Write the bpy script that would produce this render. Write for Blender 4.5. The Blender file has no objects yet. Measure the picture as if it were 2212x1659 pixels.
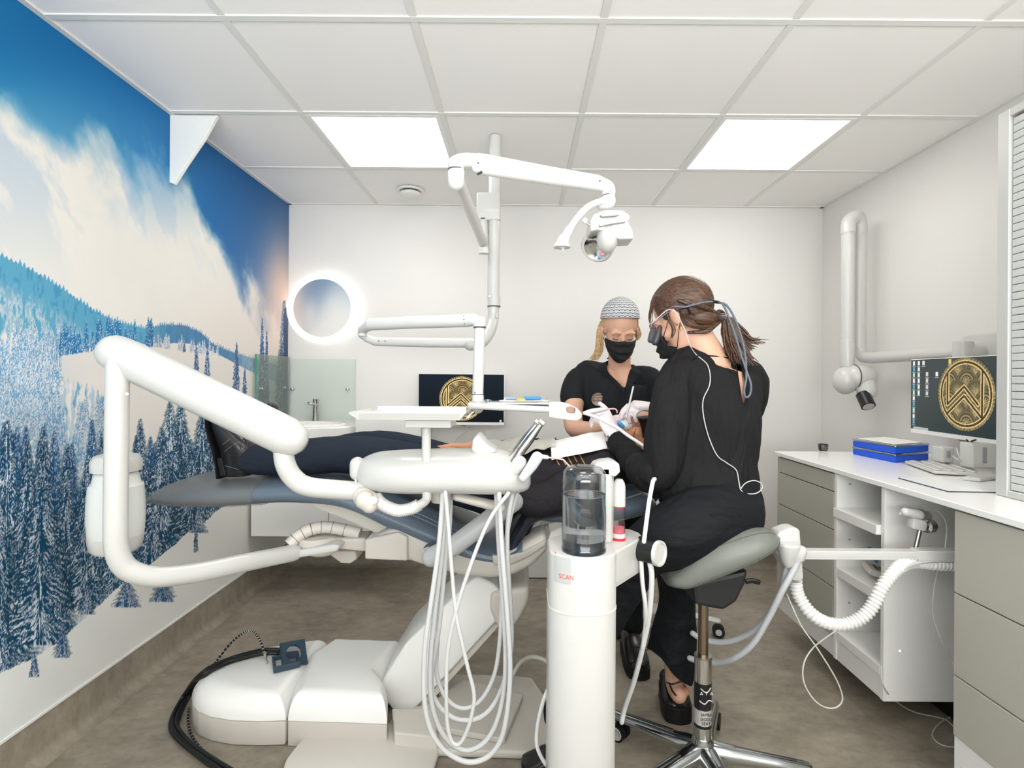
import bpy, bmesh, math, random
import numpy as np
from mathutils import Vector, Matrix
random.seed(7)
SC = bpy.context.scene
C = SC.collection
PI = math.pi
# ------------------------------------------------------------------ camera, exposure, light
CAMH = 1.227
FPX = 1150.0
ROLL = 0.007
cam_d = bpy.data.cameras.new('camera'); cam = bpy.data.objects.new('camera', cam_d); C.objects.link(cam)
cam.location = (0, 0, CAMH); cam.rotation_euler = (PI/2, -ROLL, 0)
cam_d.sensor_width = 36.0; cam_d.lens = FPX/2212*36.0
cam_d.shift_x = (1106-1124)/2212.0; cam_d.shift_y = (818.5-829.5)/2212.0
cam_d.clip_start = 0.02
SC.camera = cam
SC.view_settings.view_transform = 'Standard'; SC.view_settings.look = 'None'
SC.view_settings.gamma = 1.0; SC.view_settings.use_curve_mapping = False
SC.view_settings.exposure = 0.60
W_ = bpy.data.worlds.new('world'); SC.world = W_; W_.use_nodes = True
W_.node_tree.nodes['Background'].inputs[0].default_value = (0.9, 0.95, 1, 1)
W_.node_tree.nodes['Background'].inputs[1].default_value = 0.3
PANEL_EMIT = 5.2
FILL_W = 120.0
ld = bpy.data.lights.new('fill_light', 'AREA'); ld.shape = 'RECTANGLE'; ld.size = 2.6; ld.size_y = 1.5; ld.energy = FILL_W
ld.color = (0.985, 0.98, 1.0)
lo = bpy.data.objects.new('fill_light', ld); C.objects.link(lo); lo.location = (0.2, -1.80, 1.35); lo.rotation_euler = (PI/2+1.12, 0, 0)  # added fill lamp behind the camera, tilted up to brighten the ceiling

# ------------------------------------------------------------------ helpers
def P(px, py, Y):
    """the point at depth Y whose picture falls on this spot of the photograph"""
    x = px-1124.0; y = py-818.5
    return Vector(((x+y*ROLL)/FPX*Y, Y, CAMH-(y-x*ROLL)/FPX*Y))
def V(x, y, z): return Vector((x, y, z))
def S(c):   # sRGB 0..255 -> linear
    return tuple((v/255/12.92 if v/255 <= .04045 else ((v/255+.055)/1.055)**2.4) for v in c)
MATS = {}
def mat(name, rgb, rough=.5, metal=0, spec=.5, trans=0, ior=1.45, emit=None, estr=1, bump=None, coat=0, alpha=1, sheen=0, sub=0):
    if name in MATS: return MATS[name]
    m = bpy.data.materials.new(name); m.use_nodes = True
    nt = m.node_tree; b = nt.nodes['Principled BSDF']
    b.inputs['Base Color'].default_value = (*S(rgb), 1)
    b.inputs['Roughness'].default_value = rough; b.inputs['Metallic'].default_value = metal
    b.inputs['Specular IOR Level'].default_value = spec; b.inputs['IOR'].default_value = ior
    b.inputs['Transmission Weight'].default_value = trans; b.inputs['Coat Weight'].default_value = coat
    b.inputs['Alpha'].default_value = alpha; b.inputs['Sheen Weight'].default_value = sheen
    if sub: b.inputs['Subsurface Weight'].default_value = sub; b.inputs['Subsurface Radius'].default_value = (.02, .008, .004); b.inputs['Subsurface Scale'].default_value = .5
    if emit is not None:
        b.inputs['Emission Color'].default_value = (*S(emit), 1); b.inputs['Emission Strength'].default_value = estr
    if bump:
        sc, st, var = bump
        tc = nt.nodes.new('ShaderNodeTexCoord'); n = nt.nodes.new('ShaderNodeTexNoise'); n.inputs['Scale'].default_value = sc; n.inputs['Detail'].default_value = 5
        nt.links.new(tc.outputs['Object'], n.inputs['Vector'])
        bp = nt.nodes.new('ShaderNodeBump'); bp.inputs['Strength'].default_value = st; bp.inputs['Distance'].default_value = .01
        nt.links.new(n.outputs['Fac'], bp.inputs['Height']); nt.links.new(bp.outputs['Normal'], b.inputs['Normal'])
        if var:
            r = nt.nodes.new('ShaderNodeMapRange'); r.inputs[3].default_value = 1-var; r.inputs[4].default_value = 1+var
            nt.links.new(n.outputs['Fac'], r.inputs[0])
            mx = nt.nodes.new('ShaderNodeVectorMath'); mx.operation = 'SCALE'; mx.inputs[0].default_value = S(rgb)
            nt.links.new(r.outputs[0], mx.inputs['Scale']); nt.links.new(mx.outputs[0], b.inputs['Base Color'])
    MATS[name] = m
    return m
def glassmat(name, rgb, alpha_like=0.15, rough=0.02, ior=1.45, thin=True):
    """thin clear sheet: mostly transparent with a fresnel sheen"""
    if name in MATS: return MATS[name]
    m = bpy.data.materials.new(name); m.use_nodes = True; nt = m.node_tree; nt.nodes.clear()
    o = nt.nodes.new('ShaderNodeOutputMaterial'); t = nt.nodes.new('ShaderNodeBsdfTransparent'); t.inputs[0].default_value = (*S(rgb), 1)
    g = nt.nodes.new('ShaderNodeBsdfGlossy'); g.inputs['Roughness'].default_value = rough
    f0 = nt.nodes.new('ShaderNodeLayerWeight'); f0.inputs[0].default_value = .5; f = nt.nodes.new('ShaderNodeMath'); f.operation = 'POWER'; f.inputs[1].default_value = 4.0; nt.links.new(f0.outputs['Facing'], f.inputs[0])
    a = nt.nodes.new('ShaderNodeMath'); a.operation = 'ADD'; a.inputs[1].default_value = alpha_like; a.use_clamp = True
    mx = nt.nodes.new('ShaderNodeMixShader'); nt.links.new(f.outputs[0], a.inputs[0]); nt.links.new(a.outputs[0], mx.inputs[0])
    nt.links.new(t.outputs[0], mx.inputs[1]); nt.links.new(g.outputs[0], mx.inputs[2]); nt.links.new(mx.outputs[0], o.inputs[0])
    MATS[name] = m; return m
def vcmat(name, rough=.5, emit=0.0, diffuse=1.0, spec=.3):
    m = bpy.data.materials.new(name); m.use_nodes = True; nt = m.node_tree; b = nt.nodes['Principled BSDF']
    a = nt.nodes.new('ShaderNodeAttribute'); a.attribute_name = 'print'
    if diffuse > 0: nt.links.new(a.outputs['Color'], b.inputs['Base Color'])
    else: b.inputs['Base Color'].default_value = (.01, .01, .012, 1)
    b.inputs['Roughness'].default_value = rough; b.inputs['Specular IOR Level'].default_value = spec
    if emit: nt.links.new(a.outputs['Color'], b.inputs['Emission Color']); b.inputs['Emission Strength'].default_value = emit
    return m

class MB:
    """collects primitive shapes in world space"""
    def __init__(s): s.v = []; s.f = []; s.sm = []; s.uv = None
    def add(s, vs, fs, smooth=False):
        n = len(s.v); s.v += [tuple(v) for v in vs]; s.f += [tuple(i+n for i in f) for f in fs]; s.sm += [smooth]*len(fs); return s
    def bm(s, bm, smooth=False):
        bm.verts.index_update(); s.add([v.co.copy() for v in bm.verts], [[v.index for v in f.verts] for f in bm.faces], smooth); bm.free(); return s
    def box(s, a, b, bev=0, seg=2, M=None):
        a = Vector(a); b = Vector(b)
        bm = bmesh.new(); bmesh.ops.create_cube(bm, size=1)
        for v in bm.verts: v.co = Vector(((a.x+b.x)/2+v.co.x*abs(b.x-a.x), (a.y+b.y)/2+v.co.y*abs(b.y-a.y), (a.z+b.z)/2+v.co.z*abs(b.z-a.z)))
        if bev: bmesh.ops.bevel(bm, geom=list(bm.edges), offset=bev, segments=seg, profile=.5, affect='EDGES', clamp_overlap=True)
        if M is not None: bmesh.ops.transform(bm, matrix=M, verts=bm.verts)
        return s.bm(bm, bool(bev) and seg > 2)
    def obox(s, c, size, rot=(0, 0, 0), bev=0, seg=2):
        from mathutils import Euler
        M = Matrix.Translation(Vector(c)) @ Euler(rot).to_matrix().to_4x4()
        h = Vector(size)/2
        return s.box(-h, h, bev, seg, M)
    def prism(s, poly, n, bev=0, seg=2, smooth=False):
        """poly: 3D points of one flat face; extruded by vector n"""
        bm = bmesh.new(); n = Vector(n); k = len(poly)
        a = [bm.verts.new(Vector(p)) for p in poly]; b = [bm.verts.new(Vector(p)+n) for p in poly]
        bm.faces.new(a); bm.faces.new(b[::-1])
        for i in range(k): bm.faces.new((a[i], b[i], b[(i+1) % k], a[(i+1) % k]))
        bmesh.ops.recalc_face_normals(bm, faces=bm.faces)
        if bev: bmesh.ops.bevel(bm, geom=list(bm.edges), offset=bev, segments=seg, profile=.5, affect='EDGES', clamp_overlap=True)
        return s.bm(bm, smooth)
    def ring(s, pts, radii, n=16, cap='round', closed=False, flat=None):
        """swept tube; radii: number, list of numbers, or list of (ra, rb); flat: direction of ra"""
        pts = [Vector(p) for p in pts]; m = len(pts)
        if not isinstance(radii, (list, tuple)): radii = [radii]*m
        R = [(r, r) if not isinstance(r, (list, tuple)) else r for r in radii]
        T = []
        for i in range(m):
            if closed: t = pts[(i+1) % m]-pts[i-1]
            else: t = pts[min(i+1, m-1)]-pts[max(i-1, 0)]
            T.append(t.normalized() if t.length > 1e-9 else Vector((0, 0, 1)))
        up = Vector(flat) if flat is not None else (Vector((0, 0, 1)) if abs(T[0].z) < .9 else Vector((1, 0, 0)))
        A = (up-T[0]*up.dot(T[0])).normalized()
        secs = []
        def sec(c, a, b, ra, rb): return [c+a*(ra*math.cos(2*PI*k/n))+b*(rb*math.sin(2*PI*k/n)) for k in range(n)]
        fr = []
        for i in range(m):
            if flat is not None:
                q = Vector(flat); A2 = q-T[i]*q.dot(T[i]); A = A2.normalized() if A2.length > 1e-3 else A
            else:
                A = (A-T[i]*A.dot(T[i])).normalized()
            fr.append((A.copy(), T[i].cross(A)))
        if not closed and cap == 'round':
            for j in (3, 2, 1):
                th = j/4*PI/2; ra, rb = R[0]; rr = min(ra, rb)
                secs.append(sec(pts[0]-T[0]*rr*math.sin(th), *fr[0], ra*math.cos(th), rb*math.cos(th)))
        for i in range(m): secs.append(sec(pts[i], *fr[i], *R[i]))
        if not closed and cap == 'round':
            for j in (1, 2, 3):
                th = j/4*PI/2; ra, rb = R[-1]; rr = min(ra, rb)
                secs.append(sec(pts[-1]+T[-1]*rr*math.sin(th), *fr[-1], ra*math.cos(th), rb*math.cos(th)))
        vs = [v for q in secs for v in q]; fs = []
        K = len(secs)
        for i in range(K if closed else K-1):
            for k in range(n):
                a = i*n+k; b = i*n+(k+1) % n; c = ((i+1) % K)*n+(k+1) % n; d = ((i+1) % K)*n+k
                fs.append((a, b, c, d))
        s.add(vs, fs, True)
        if not closed:
            if cap == 'round':
                for q, e, t, rr, flip in ((0, pts[0], -T[0], min(R[0]), True), (K-1, pts[-1], T[-1], min(R[-1]), False)):
                    tip = len(vs); b0 = len(s.v)-len(vs); s.v.append(tuple(e+t*rr))
                    for k in range(n):
                        f = (b0+q*n+k, b0+q*n+(k+1) % n, len(s.v)-1)
                        s.f.append(f[::-1] if flip else f); s.sm.append(True)
                    if q == 0: vs = vs+[0]
            else:
                b0 = len(s.v)-len(vs)
                s.f.append(tuple(b0+k for k in range(n))[::-1]); s.sm.append(False)
                s.f.append(tuple(b0+(K-1)*n+k for k in range(n))); s.sm.append(False)
        return s
    def cyl(s, a, b, r, r2=None, n=24): return s.ring([a, b], [r, r2 if r2 is not None else r], n, 'flat')
    def lathe(s, prof, c, axis=(0, 0, 1), n=32, smooth=True):
        """prof: list of (radius, height along axis) from c"""
        c = Vector(c); ax = Vector(axis).normalized(); a = ax.orthogonal().normalized(); b = ax.cross(a)
        vs = []; fs = []
        for r, h in prof:
            for k in range(n): vs.append(c+ax*h+(a*math.cos(2*PI*k/n)+b*math.sin(2*PI*k/n))*max(r, 1e-5))
        for i in range(len(prof)-1):
            for k in range(n): fs.append((i*n+k, i*n+(k+1) % n, (i+1)*n+(k+1) % n, (i+1)*n+k))
        return s.add(vs, fs, smooth)
    def ell(s, c, r, ax=None, n=20, m=12, fn=None):
        """ellipsoid with radii r along axes ax (3 vectors)"""
        c = Vector(c); ax = ax or (Vector((1, 0, 0)), Vector((0, 1, 0)), Vector((0, 0, 1)))
        if not isinstance(r, (list, tuple)): r = (r, r, r)
        vs = []; fs = []
        def pt(d):
            k = fn(d) if fn else 1
            return c+(ax[0]*d.x*r[0]+ax[1]*d.y*r[1]+ax[2]*d.z*r[2])*k
        vs.append(pt(Vector((0, 0, 1))))
        for i in range(1, m):
            th = PI*i/m
            for k in range(n): vs.append(pt(Vector((math.sin(th)*math.cos(2*PI*k/n), math.sin(th)*math.sin(2*PI*k/n), math.cos(th)))))
        vs.append(pt(Vector((0, 0, -1))))
        for k in range(n): fs.append((0, 1+k, 1+(k+1) % n))
        for i in range(m-2):
            for k in range(n): fs.append((1+i*n+k, 1+(i+1)*n+k, 1+(i+1)*n+(k+1) % n, 1+i*n+(k+1) % n))
        L = len(vs)-1
        for k in range(n): fs.append((L, 1+(m-2)*n+(k+1) % n, 1+(m-2)*n+k))
        return s.add(vs, fs, True)
def pill(outline, z0, z1, r, steps=4):
    """upright solid with this outline and a softly rounded top edge"""
    mb = MB(); c = sum(outline, V(0, 0, 0))/len(outline); n = len(outline); vs = []; rows = [(0, z0)]+[(r*(1-math.cos(k/steps*PI/2)), z1-r+r*math.sin(k/steps*PI/2)) for k in range(steps+1)]
    for ins, z in rows:
        for p in outline:
            d = V(p.x-c.x, p.y-c.y, 0); L = d.length; d = d*((L-ins)/L); vs.append(V(c.x+d.x, c.y+d.y, z))
    K = len(rows); fs = [(k*n+i, k*n+(i+1) % n, (k+1)*n+(i+1) % n, (k+1)*n+i) for k in range(K-1) for i in range(n)]
    fs += [tuple(range(n))[::-1], tuple((K-1)*n+i for i in range(n))]
    return mb.add(vs, fs, True)
def folds(m, vec, strength=.5, dist=.02, scale=3.0):
    """large soft cloth folds as relief"""
    nt = m.node_tree; b = nt.nodes['Principled BSDF']; tc = nt.nodes.new('ShaderNodeTexCoord'); mp = nt.nodes.new('ShaderNodeMapping'); mp.inputs['Scale'].default_value = vec
    mp.inputs['Rotation'].default_value = (.2, .35, .1)
    nz = nt.nodes.new('ShaderNodeTexNoise'); nz.inputs['Scale'].default_value = scale; nz.inputs['Detail'].default_value = 3; nz.inputs['Distortion'].default_value = .6
    nt.links.new(tc.outputs['Object'], mp.inputs[0]); nt.links.new(mp.outputs[0], nz.inputs['Vector'])
    bp = nt.nodes.new('ShaderNodeBump'); bp.inputs['Strength'].default_value = strength; bp.inputs['Distance'].default_value = dist
    nt.links.new(nz.outputs['Fac'], bp.inputs['Height'])
    for l in list(nt.links):
        if l.to_socket == b.inputs['Normal']: nt.links.new(l.from_socket, bp.inputs['Normal'])
    nt.links.new(bp.outputs[0], b.inputs['Normal'])
def cr(pts, n=8, closed=False):
    """Catmull-Rom through points (tuples of any length, Vectors too)"""
    p = [np.array(q, float) for q in pts]; out = []; m = len(p)
    for i in range(m if closed else m-1):
        if closed: a, b, c, d = p[i-1], p[i], p[(i+1) % m], p[(i+2) % m]
        else: a, b, c, d = p[max(i-1, 0)], p[i], p[i+1], p[min(i+2, m-1)]
        for k in range(n):
            t = k/n; out.append(.5*((2*b)+(-a+c)*t+(2*a-5*b+4*c-d)*t*t+(-a+3*b-3*c+d)*t**3))
    if not closed: out.append(p[-1])
    return [Vector(o) if len(o) <= 4 and len(o) == 3 else o for o in out]
ORG = {}
def link(name, me, parent, origin):
    o = bpy.data.objects.new(name, me); C.objects.link(o)
    o.location = origin - (ORG[parent.name] if parent else Vector((0, 0, 0)))
    if parent: o.parent = parent
    ORG[o.name] = Vector(origin)
    return o
def obj(name, mb, m, parent=None, **props):
    co = np.array(mb.v, float)
    if parent is not None: org = ORG[parent.name].copy()
    else:
        mn = co.min(0); mx = co.max(0); org = Vector(((mn[0]+mx[0])/2, (mn[1]+mx[1])/2, mn[2]))
    me = bpy.data.meshes.new(name)
    me.from_pydata([tuple(v) for v in (co-np.array(org))], [], mb.f); 
    me.polygons.foreach_set('use_smooth', mb.sm)
    bmx = bmesh.new(); bmx.from_mesh(me); bmesh.ops.recalc_face_normals(bmx, faces=bmx.faces); bmx.to_mesh(me); bmx.free()
    me.materials.append(m); me.update()
    if any(mb.sm): me.set_sharp_from_angle(angle=math.radians(38))
    o = link(name, me, parent, org)
    for k, v in props.items(): o[k] = v
    return o
def empty(name, loc, label=None, cat=None, group=None):
    o = bpy.data.objects.new(name, None); C.objects.link(o); o.location = loc; o.empty_display_size = .05
    ORG[o.name] = Vector(loc)
    if label: o['label'] = label
    if cat: o['category'] = cat
    if group: o['group'] = group
    return o
def tag(o, label, cat, group=None):
    o['label'] = label; o['category'] = cat
    if group: o['group'] = group
    return o
def st(o): o['kind'] = 'structure'; return o
def copy_tree(o, loc=None, parent=None):
    c = o.copy(); C.objects.link(c); c.parent = parent
    if loc is not None: c.location = loc; ORG[c.name] = Vector(loc)
    for ch in list(o.children): copy_tree(ch, None, c)
    return c
def voxel(name, mb, m, parent, vox, smooth=4, deci=None, shrink=None, **props):
    """fuse the closed shapes of mb into ONE continuous surface"""
    o = obj(name+'_src', mb, m, None); org = o.location.copy()
    md = o.modifiers.new('r', 'REMESH'); md.mode = 'VOXEL'; md.voxel_size = vox; md.use_smooth_shade = True
    if smooth: ms = o.modifiers.new('s', 'SMOOTH'); ms.factor = .5; ms.iterations = smooth
    if deci: dm = o.modifiers.new('d', 'DECIMATE'); dm.ratio = deci
    bpy.context.view_layer.update()
    dg = bpy.context.evaluated_depsgraph_get()
    me = bpy.data.meshes.new_from_object(o.evaluated_get(dg)); me.name = name
    co = np.empty(len(me.vertices)*3); me.vertices.foreach_get('co', co); co = co.reshape(-1, 3)+np.array(org)
    bpy.data.objects.remove(o)
    if parent is not None: no = ORG[parent.name].copy()
    else:
        mn = co.min(0); mx = co.max(0); no = Vector(((mn[0]+mx[0])/2, (mn[1]+mx[1])/2, mn[2]))
    me.vertices.foreach_set('co', (co-np.array(no)).ravel())
    me.polygons.foreach_set('use_smooth', [True]*len(me.polygons))
    me.materials.clear(); me.materials.append(m); me.update()
    q = link(name, me, parent, no)
    for k, v in props.items(): q[k] = v
    return q
# common materials
WHITE = mat('white_lacquer', (238, 238, 234), .28, bump=(300, .01, 0))
WALLW = mat('wall_paint', (230, 228, 224), .7, bump=(120, .05, .01))
PLAST = mat('white_plastic', (203, 203, 199), .3, coat=.3)
IVORY = mat('ivory_plastic', (205, 200, 190), .35)
GREYP = mat('grey_plastic', (196, 196, 194), .4)
DARKJ = mat('joint_dark', (90, 90, 88), .6)
BLACKP = mat('black_plastic', (22, 23, 25), .35)
RUBBER = mat('black_rubber', (14, 14, 15), .6)
CHROME = mat('chrome', (205, 205, 203), .14, metal=1)
STEEL = mat('brushed_steel', (176, 172, 166), .3, metal=1)
TAUPE = mat('taupe_front', (180, 178, 166), .55)
HOSEG = mat('hose_grey', (205, 206, 205), .45)
NAVYL = mat('navy_vinyl', (96, 110, 124), .34, bump=(500, .12, .03), coat=.15)
# ------------------------------------------------------------------ the room
XL, XR, YB, YF, ZC = -1.523, 1.97, 3.485, -1.95, CAMH+1.132
def floor_mat(name, base, dark):
    m = bpy.data.materials.new(name); m.use_nodes = True; nt = m.node_tree; b = nt.nodes['Principled BSDF']
    tc = nt.nodes.new('ShaderNodeTexCoord'); mp = nt.nodes.new('ShaderNodeMapping'); mp.inputs['Scale'].default_value = (1, 1.6, 1)
    mp.inputs['Rotation'].default_value = (0, 0, -.35)
    n1 = nt.nodes.new('ShaderNodeTexNoise'); n1.inputs['Scale'].default_value = 2.6; n1.inputs['Detail'].default_value = 8; n1.inputs['Roughness'].default_value = .68
    n2 = nt.nodes.new('ShaderNodeTexNoise'); n2.inputs['Scale'].default_value = 14; n2.inputs['Detail'].default_value = 6; n2.inputs['Roughness'].default_value = .7
    nt.links.new(tc.outputs['Object'], mp.inputs[0]); nt.links.new(mp.outputs[0], n1.inputs['Vector']); nt.links.new(mp.outputs[0], n2.inputs['Vector'])
    ad = nt.nodes.new('ShaderNodeMix'); ad.inputs[0].default_value = .45; nt.links.new(n1.outputs['Fac'], ad.inputs[2]); nt.links.new(n2.outputs['Fac'], ad.inputs[3])
    r = nt.nodes.new('ShaderNodeValToRGB'); r.color_ramp.elements[0].position = .34; r.color_ramp.elements[1].position = .68
    r.color_ramp.elements[0].color = (*S(dark), 1); r.color_ramp.elements[1].color = (*S(base), 1)
    nt.links.new(ad.outputs[0], r.inputs[0]); nt.links.new(r.outputs[0], b.inputs['Base Color'])
    rr = nt.nodes.new('ShaderNodeMapRange'); rr.inputs[3].default_value = .38; rr.inputs[4].default_value = .55
    nt.links.new(n2.outputs['Fac'], rr.inputs[0]); nt.links.new(rr.outputs[0], b.inputs['Roughness'])
    bp = nt.nodes.new('ShaderNodeBump'); bp.inputs['Strength'].default_value = .08; nt.links.new(n2.outputs['Fac'], bp.inputs['Height']); nt.links.new(bp.outputs[0], b.inputs['Normal'])
    MATS[name] = m; return m
FLOORM = floor_mat('floor_vinyl', (174, 164, 147), (113, 105, 93))
st(obj('floor', MB().box((XL-.1, YF-.1, -.1), (XR+.1, YB+.1, 0)), FLOORM))
st(obj('wall_left', MB().box((XL-.12, YF-.12, 0), (XL, YB+.12, ZC+.1)), WALLW))
st(obj('wall_back', MB().box((XL, YB, 0), (XR, YB+.12, ZC+.1)), WALLW))
st(obj('wall_right', MB().box((XR, YF-.12, 0), (XR+.12, YB+.12, ZC+.1)), WALLW))
wf = MB()
wf.box((XL, YF-.12, 0), (-1.2, YF, ZC+.1)); wf.box((1.6, YF-.12, 0), (XR, YF, ZC+.1))
wf.box((-1.2, YF-.12, 0), (1.6, YF, .55)); wf.box((-1.2, YF-.12, 2.15), (1.6, YF, ZC+.1))
st(obj('wall_front', wf, WALLW))
wn = MB()
for a, b in (((-1.2, .55), (-1.14, 2.15)), ((1.54, .55), (1.6, 2.15)), ((.17, .55), (.23, 2.15)), ((-1.14, .55), (1.54, .61)), ((-1.14, 2.09), (1.54, 2.15))):
    wn.box((a[0], YF-.1, a[1]), (b[0], YF-.04, b[1]))
win = st(obj('added_window', wn, WHITE))  # unseen window, added to go with the fill lamp
obj('pane', MB().box((-1.14, YF-.075, .61), (1.54, YF-.065, 2.09)), glassmat('window_glass', (245, 250, 250), .02), win)
# coved vinyl skirting
SK = .142
def cove(x0, n, along0, along1, name):
    """profile climbs the wall; n = inward normal"""
    prof = [(.045, .001)]+[(.045-.04*math.sin(t), .041-.04*math.cos(t)) for t in (0.3, .6, .9, 1.2, 1.5)]+[(.004, SK), (0, SK), (0, 0), (.045, 0)]
    a = Vector(along0); d = Vector(along1)-a; n = Vector(n)
    poly = [a+n*p+Vector((0, 0, h)) for p, h in prof]
    return st(obj(name, MB().prism(poly, d, smooth=True), FLOORM))
cove(XL, (1, 0, 0), (XL, YF, 0), (XL, YB, 0), 'baseboard_left')
cove(XL, (0, -1, 0), (XL, YB, 0), (XR, YB, 0), 'baseboard_back')
cove(XL, (-1, 0, 0), (XR, YF, 0), (XR, YB, 0), 'baseboard_right')
st(obj('trim_1', MB().box((XL, YF, SK), (XL+.006, YB, SK+.008)), WHITE))
st(obj('trim_2', MB().box((XL+.006, YB-.006, SK), (XR, YB, SK+.006)), WHITE))
# ceiling: slab, tiles as parts, T-bars as parts, light panels as things
ceil = st(obj('ceiling', MB().box((XL-.1, YF-.1, ZC+.07), (XR+.1, YB+.1, ZC+.15)), WALLW))
TILE = mat('ceiling_tile', (251, 249, 246), .85, bump=(900, .12, .03))
TBAR = mat('ceiling_bar', (232, 232, 227), .5)
gx = [XL, -.945, -.345, .255, .855, 1.455, XR]
gy = [YF]+[1.68+.6*k for k in range(-5, 3)]+[YB]
lights = [(1, 2.28), (4, 2.28), (1, -.72), (4, -.72), (2, .48), (4, .48)]  # panels above and behind the camera are unseen, added for more light
shared = {}
LIGHTM = mat('light_diffuser', (250, 250, 248), .5, emit=(255, 252, 246), estr=PANEL_EMIT)
lab = {(2, .48): 'added unseen ceiling light panel above the camera, nearer the mural', (4, .48): 'added unseen ceiling light panel above the camera, nearer the worktop', (1, 2.28): 'square ceiling light panel left of the hanging pole', (1, -.72): 'added unseen ceiling light panel behind the camera on the mural side', (4, -.72): 'added unseen ceiling light panel behind the camera on the cabinet side', (4, 2.28): 'square ceiling light panel on the right, above the wall mounted x-ray arm'}
for i in range(6):
    for j in range(len(gy)-1):
        x0, x1, y0, y1 = gx[i], gx[i+1], gy[j], gy[j+1]
        lt = [l for l in lights if l[0] == i and abs(l[1]-y0) < .01]
        if lt:
            key = lt[0]
            e = empty('ceiling_light', (x0+.3, y0+.3, ZC), lab.get(key, 'added unseen ceiling light panel behind the camera'), 'ceiling light', 'recessed ceiling light panels')
            fr = MB()
            for a, b in (((x0+.012, y0+.012), (x1-.012, y0+.03)), ((x0+.012, y1-.03), (x1-.012, y1-.012)), ((x0+.012, y0+.03), (x0+.03, y1-.03)), ((x1-.03, y0+.03), (x1-.012, y1-.03))):
                fr.box((a[0], a[1], ZC-.002), (b[0], b[1], ZC+.02))
            obj('frame', fr, WHITE, e)
            obj('diffuser', MB().box((x0+.028, y0+.028, ZC+.002), (x1-.028, y1-.028, ZC+.012)), LIGHTM, e)
            continue
        w, h = round(x1-x0, 3), round(y1-y0, 3)
        if (w, h) not in shared:
            mb = MB().box((-w/2+.010, -h/2+.010, .004), (w/2-.010, h/2-.010, .02), .003, 1)
            me = bpy.data.meshes.new('tile'); me.from_pydata(mb.v, [], mb.f); me.materials.append(TILE); shared[(w, h)] = me
        t = bpy.data.objects.new('ceiling_tile', shared[(w, h)]); C.objects.link(t); t.parent = ceil
        t.location = Vector(((x0+x1)/2, (y0+y1)/2, ZC))-ORG[ceil.name]
for x in gx[1:-1]: obj('ceiling_bar', MB().box((x-.012, YF, ZC), (x+.012, YB, ZC+.03)), TBAR, ceil)
for y in gy[1:-1]: obj('ceiling_bar', MB().box((XL, y-.012, ZC-.001), (XR, y+.012, ZC+.03)), TBAR, ceil)
for a, b in (((XL, YF), (XL+.022, YB)), ((XR-.022, YF), (XR, YB)), ((XL, YB-.022), (XR, YB))):
    obj('edge_bar', MB().box((*a, ZC-.002), (*b, ZC+.03)), TBAR, ceil)
# round air valve
ev = empty('ceiling_vent', P(886, 415, 3.22), 'round white air valve in the ceiling near the back wall', 'vent')
cv = Vector((P(886, 411, 3.2).x, 3.2, ZC))
obj('vent_rim', MB().lathe([(.0, 0), (.078, 0), (.083, -.006), (.078, -.012), (.062, -.012), (.055, -.002), (0, -.002)], cv), WHITE, ev)
obj('vent_disc', MB().lathe([(0, -.018), (.06, -.018), (.066, -.024), (.056, -.034), (.03, -.038), (0, -.038)], cv), WHITE, ev)
obj('vent_throat', MB().cyl(cv+V(0, 0, -.02), cv, .045), DARKJ, ev)
# triangular white wall bracket near the mural top
tb = P(363, 248, 2.30); tb.z = ZC; tr = P(470, 250, 2.30); tr.z = ZC
pts = [V(XL, 2.30, ZC-.002), V(tr.x, 2.30, ZC-.002), V(tr.x-.012, 2.30, ZC-.02)]
for q in ((440, 300), (418, 332), (399, 360), (384, 384), (375, 397)): pts.append(P(*q, 2.30))
pts.append(V(XL, 2.30, P(363, 394, 2.3).z))
tag(obj('ceiling_bracket', MB().prism(pts, (0, .02, 0), .002), WHITE), 'white triangular wall bracket hanging from ceiling at the top of the mural', 'bracket')

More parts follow.
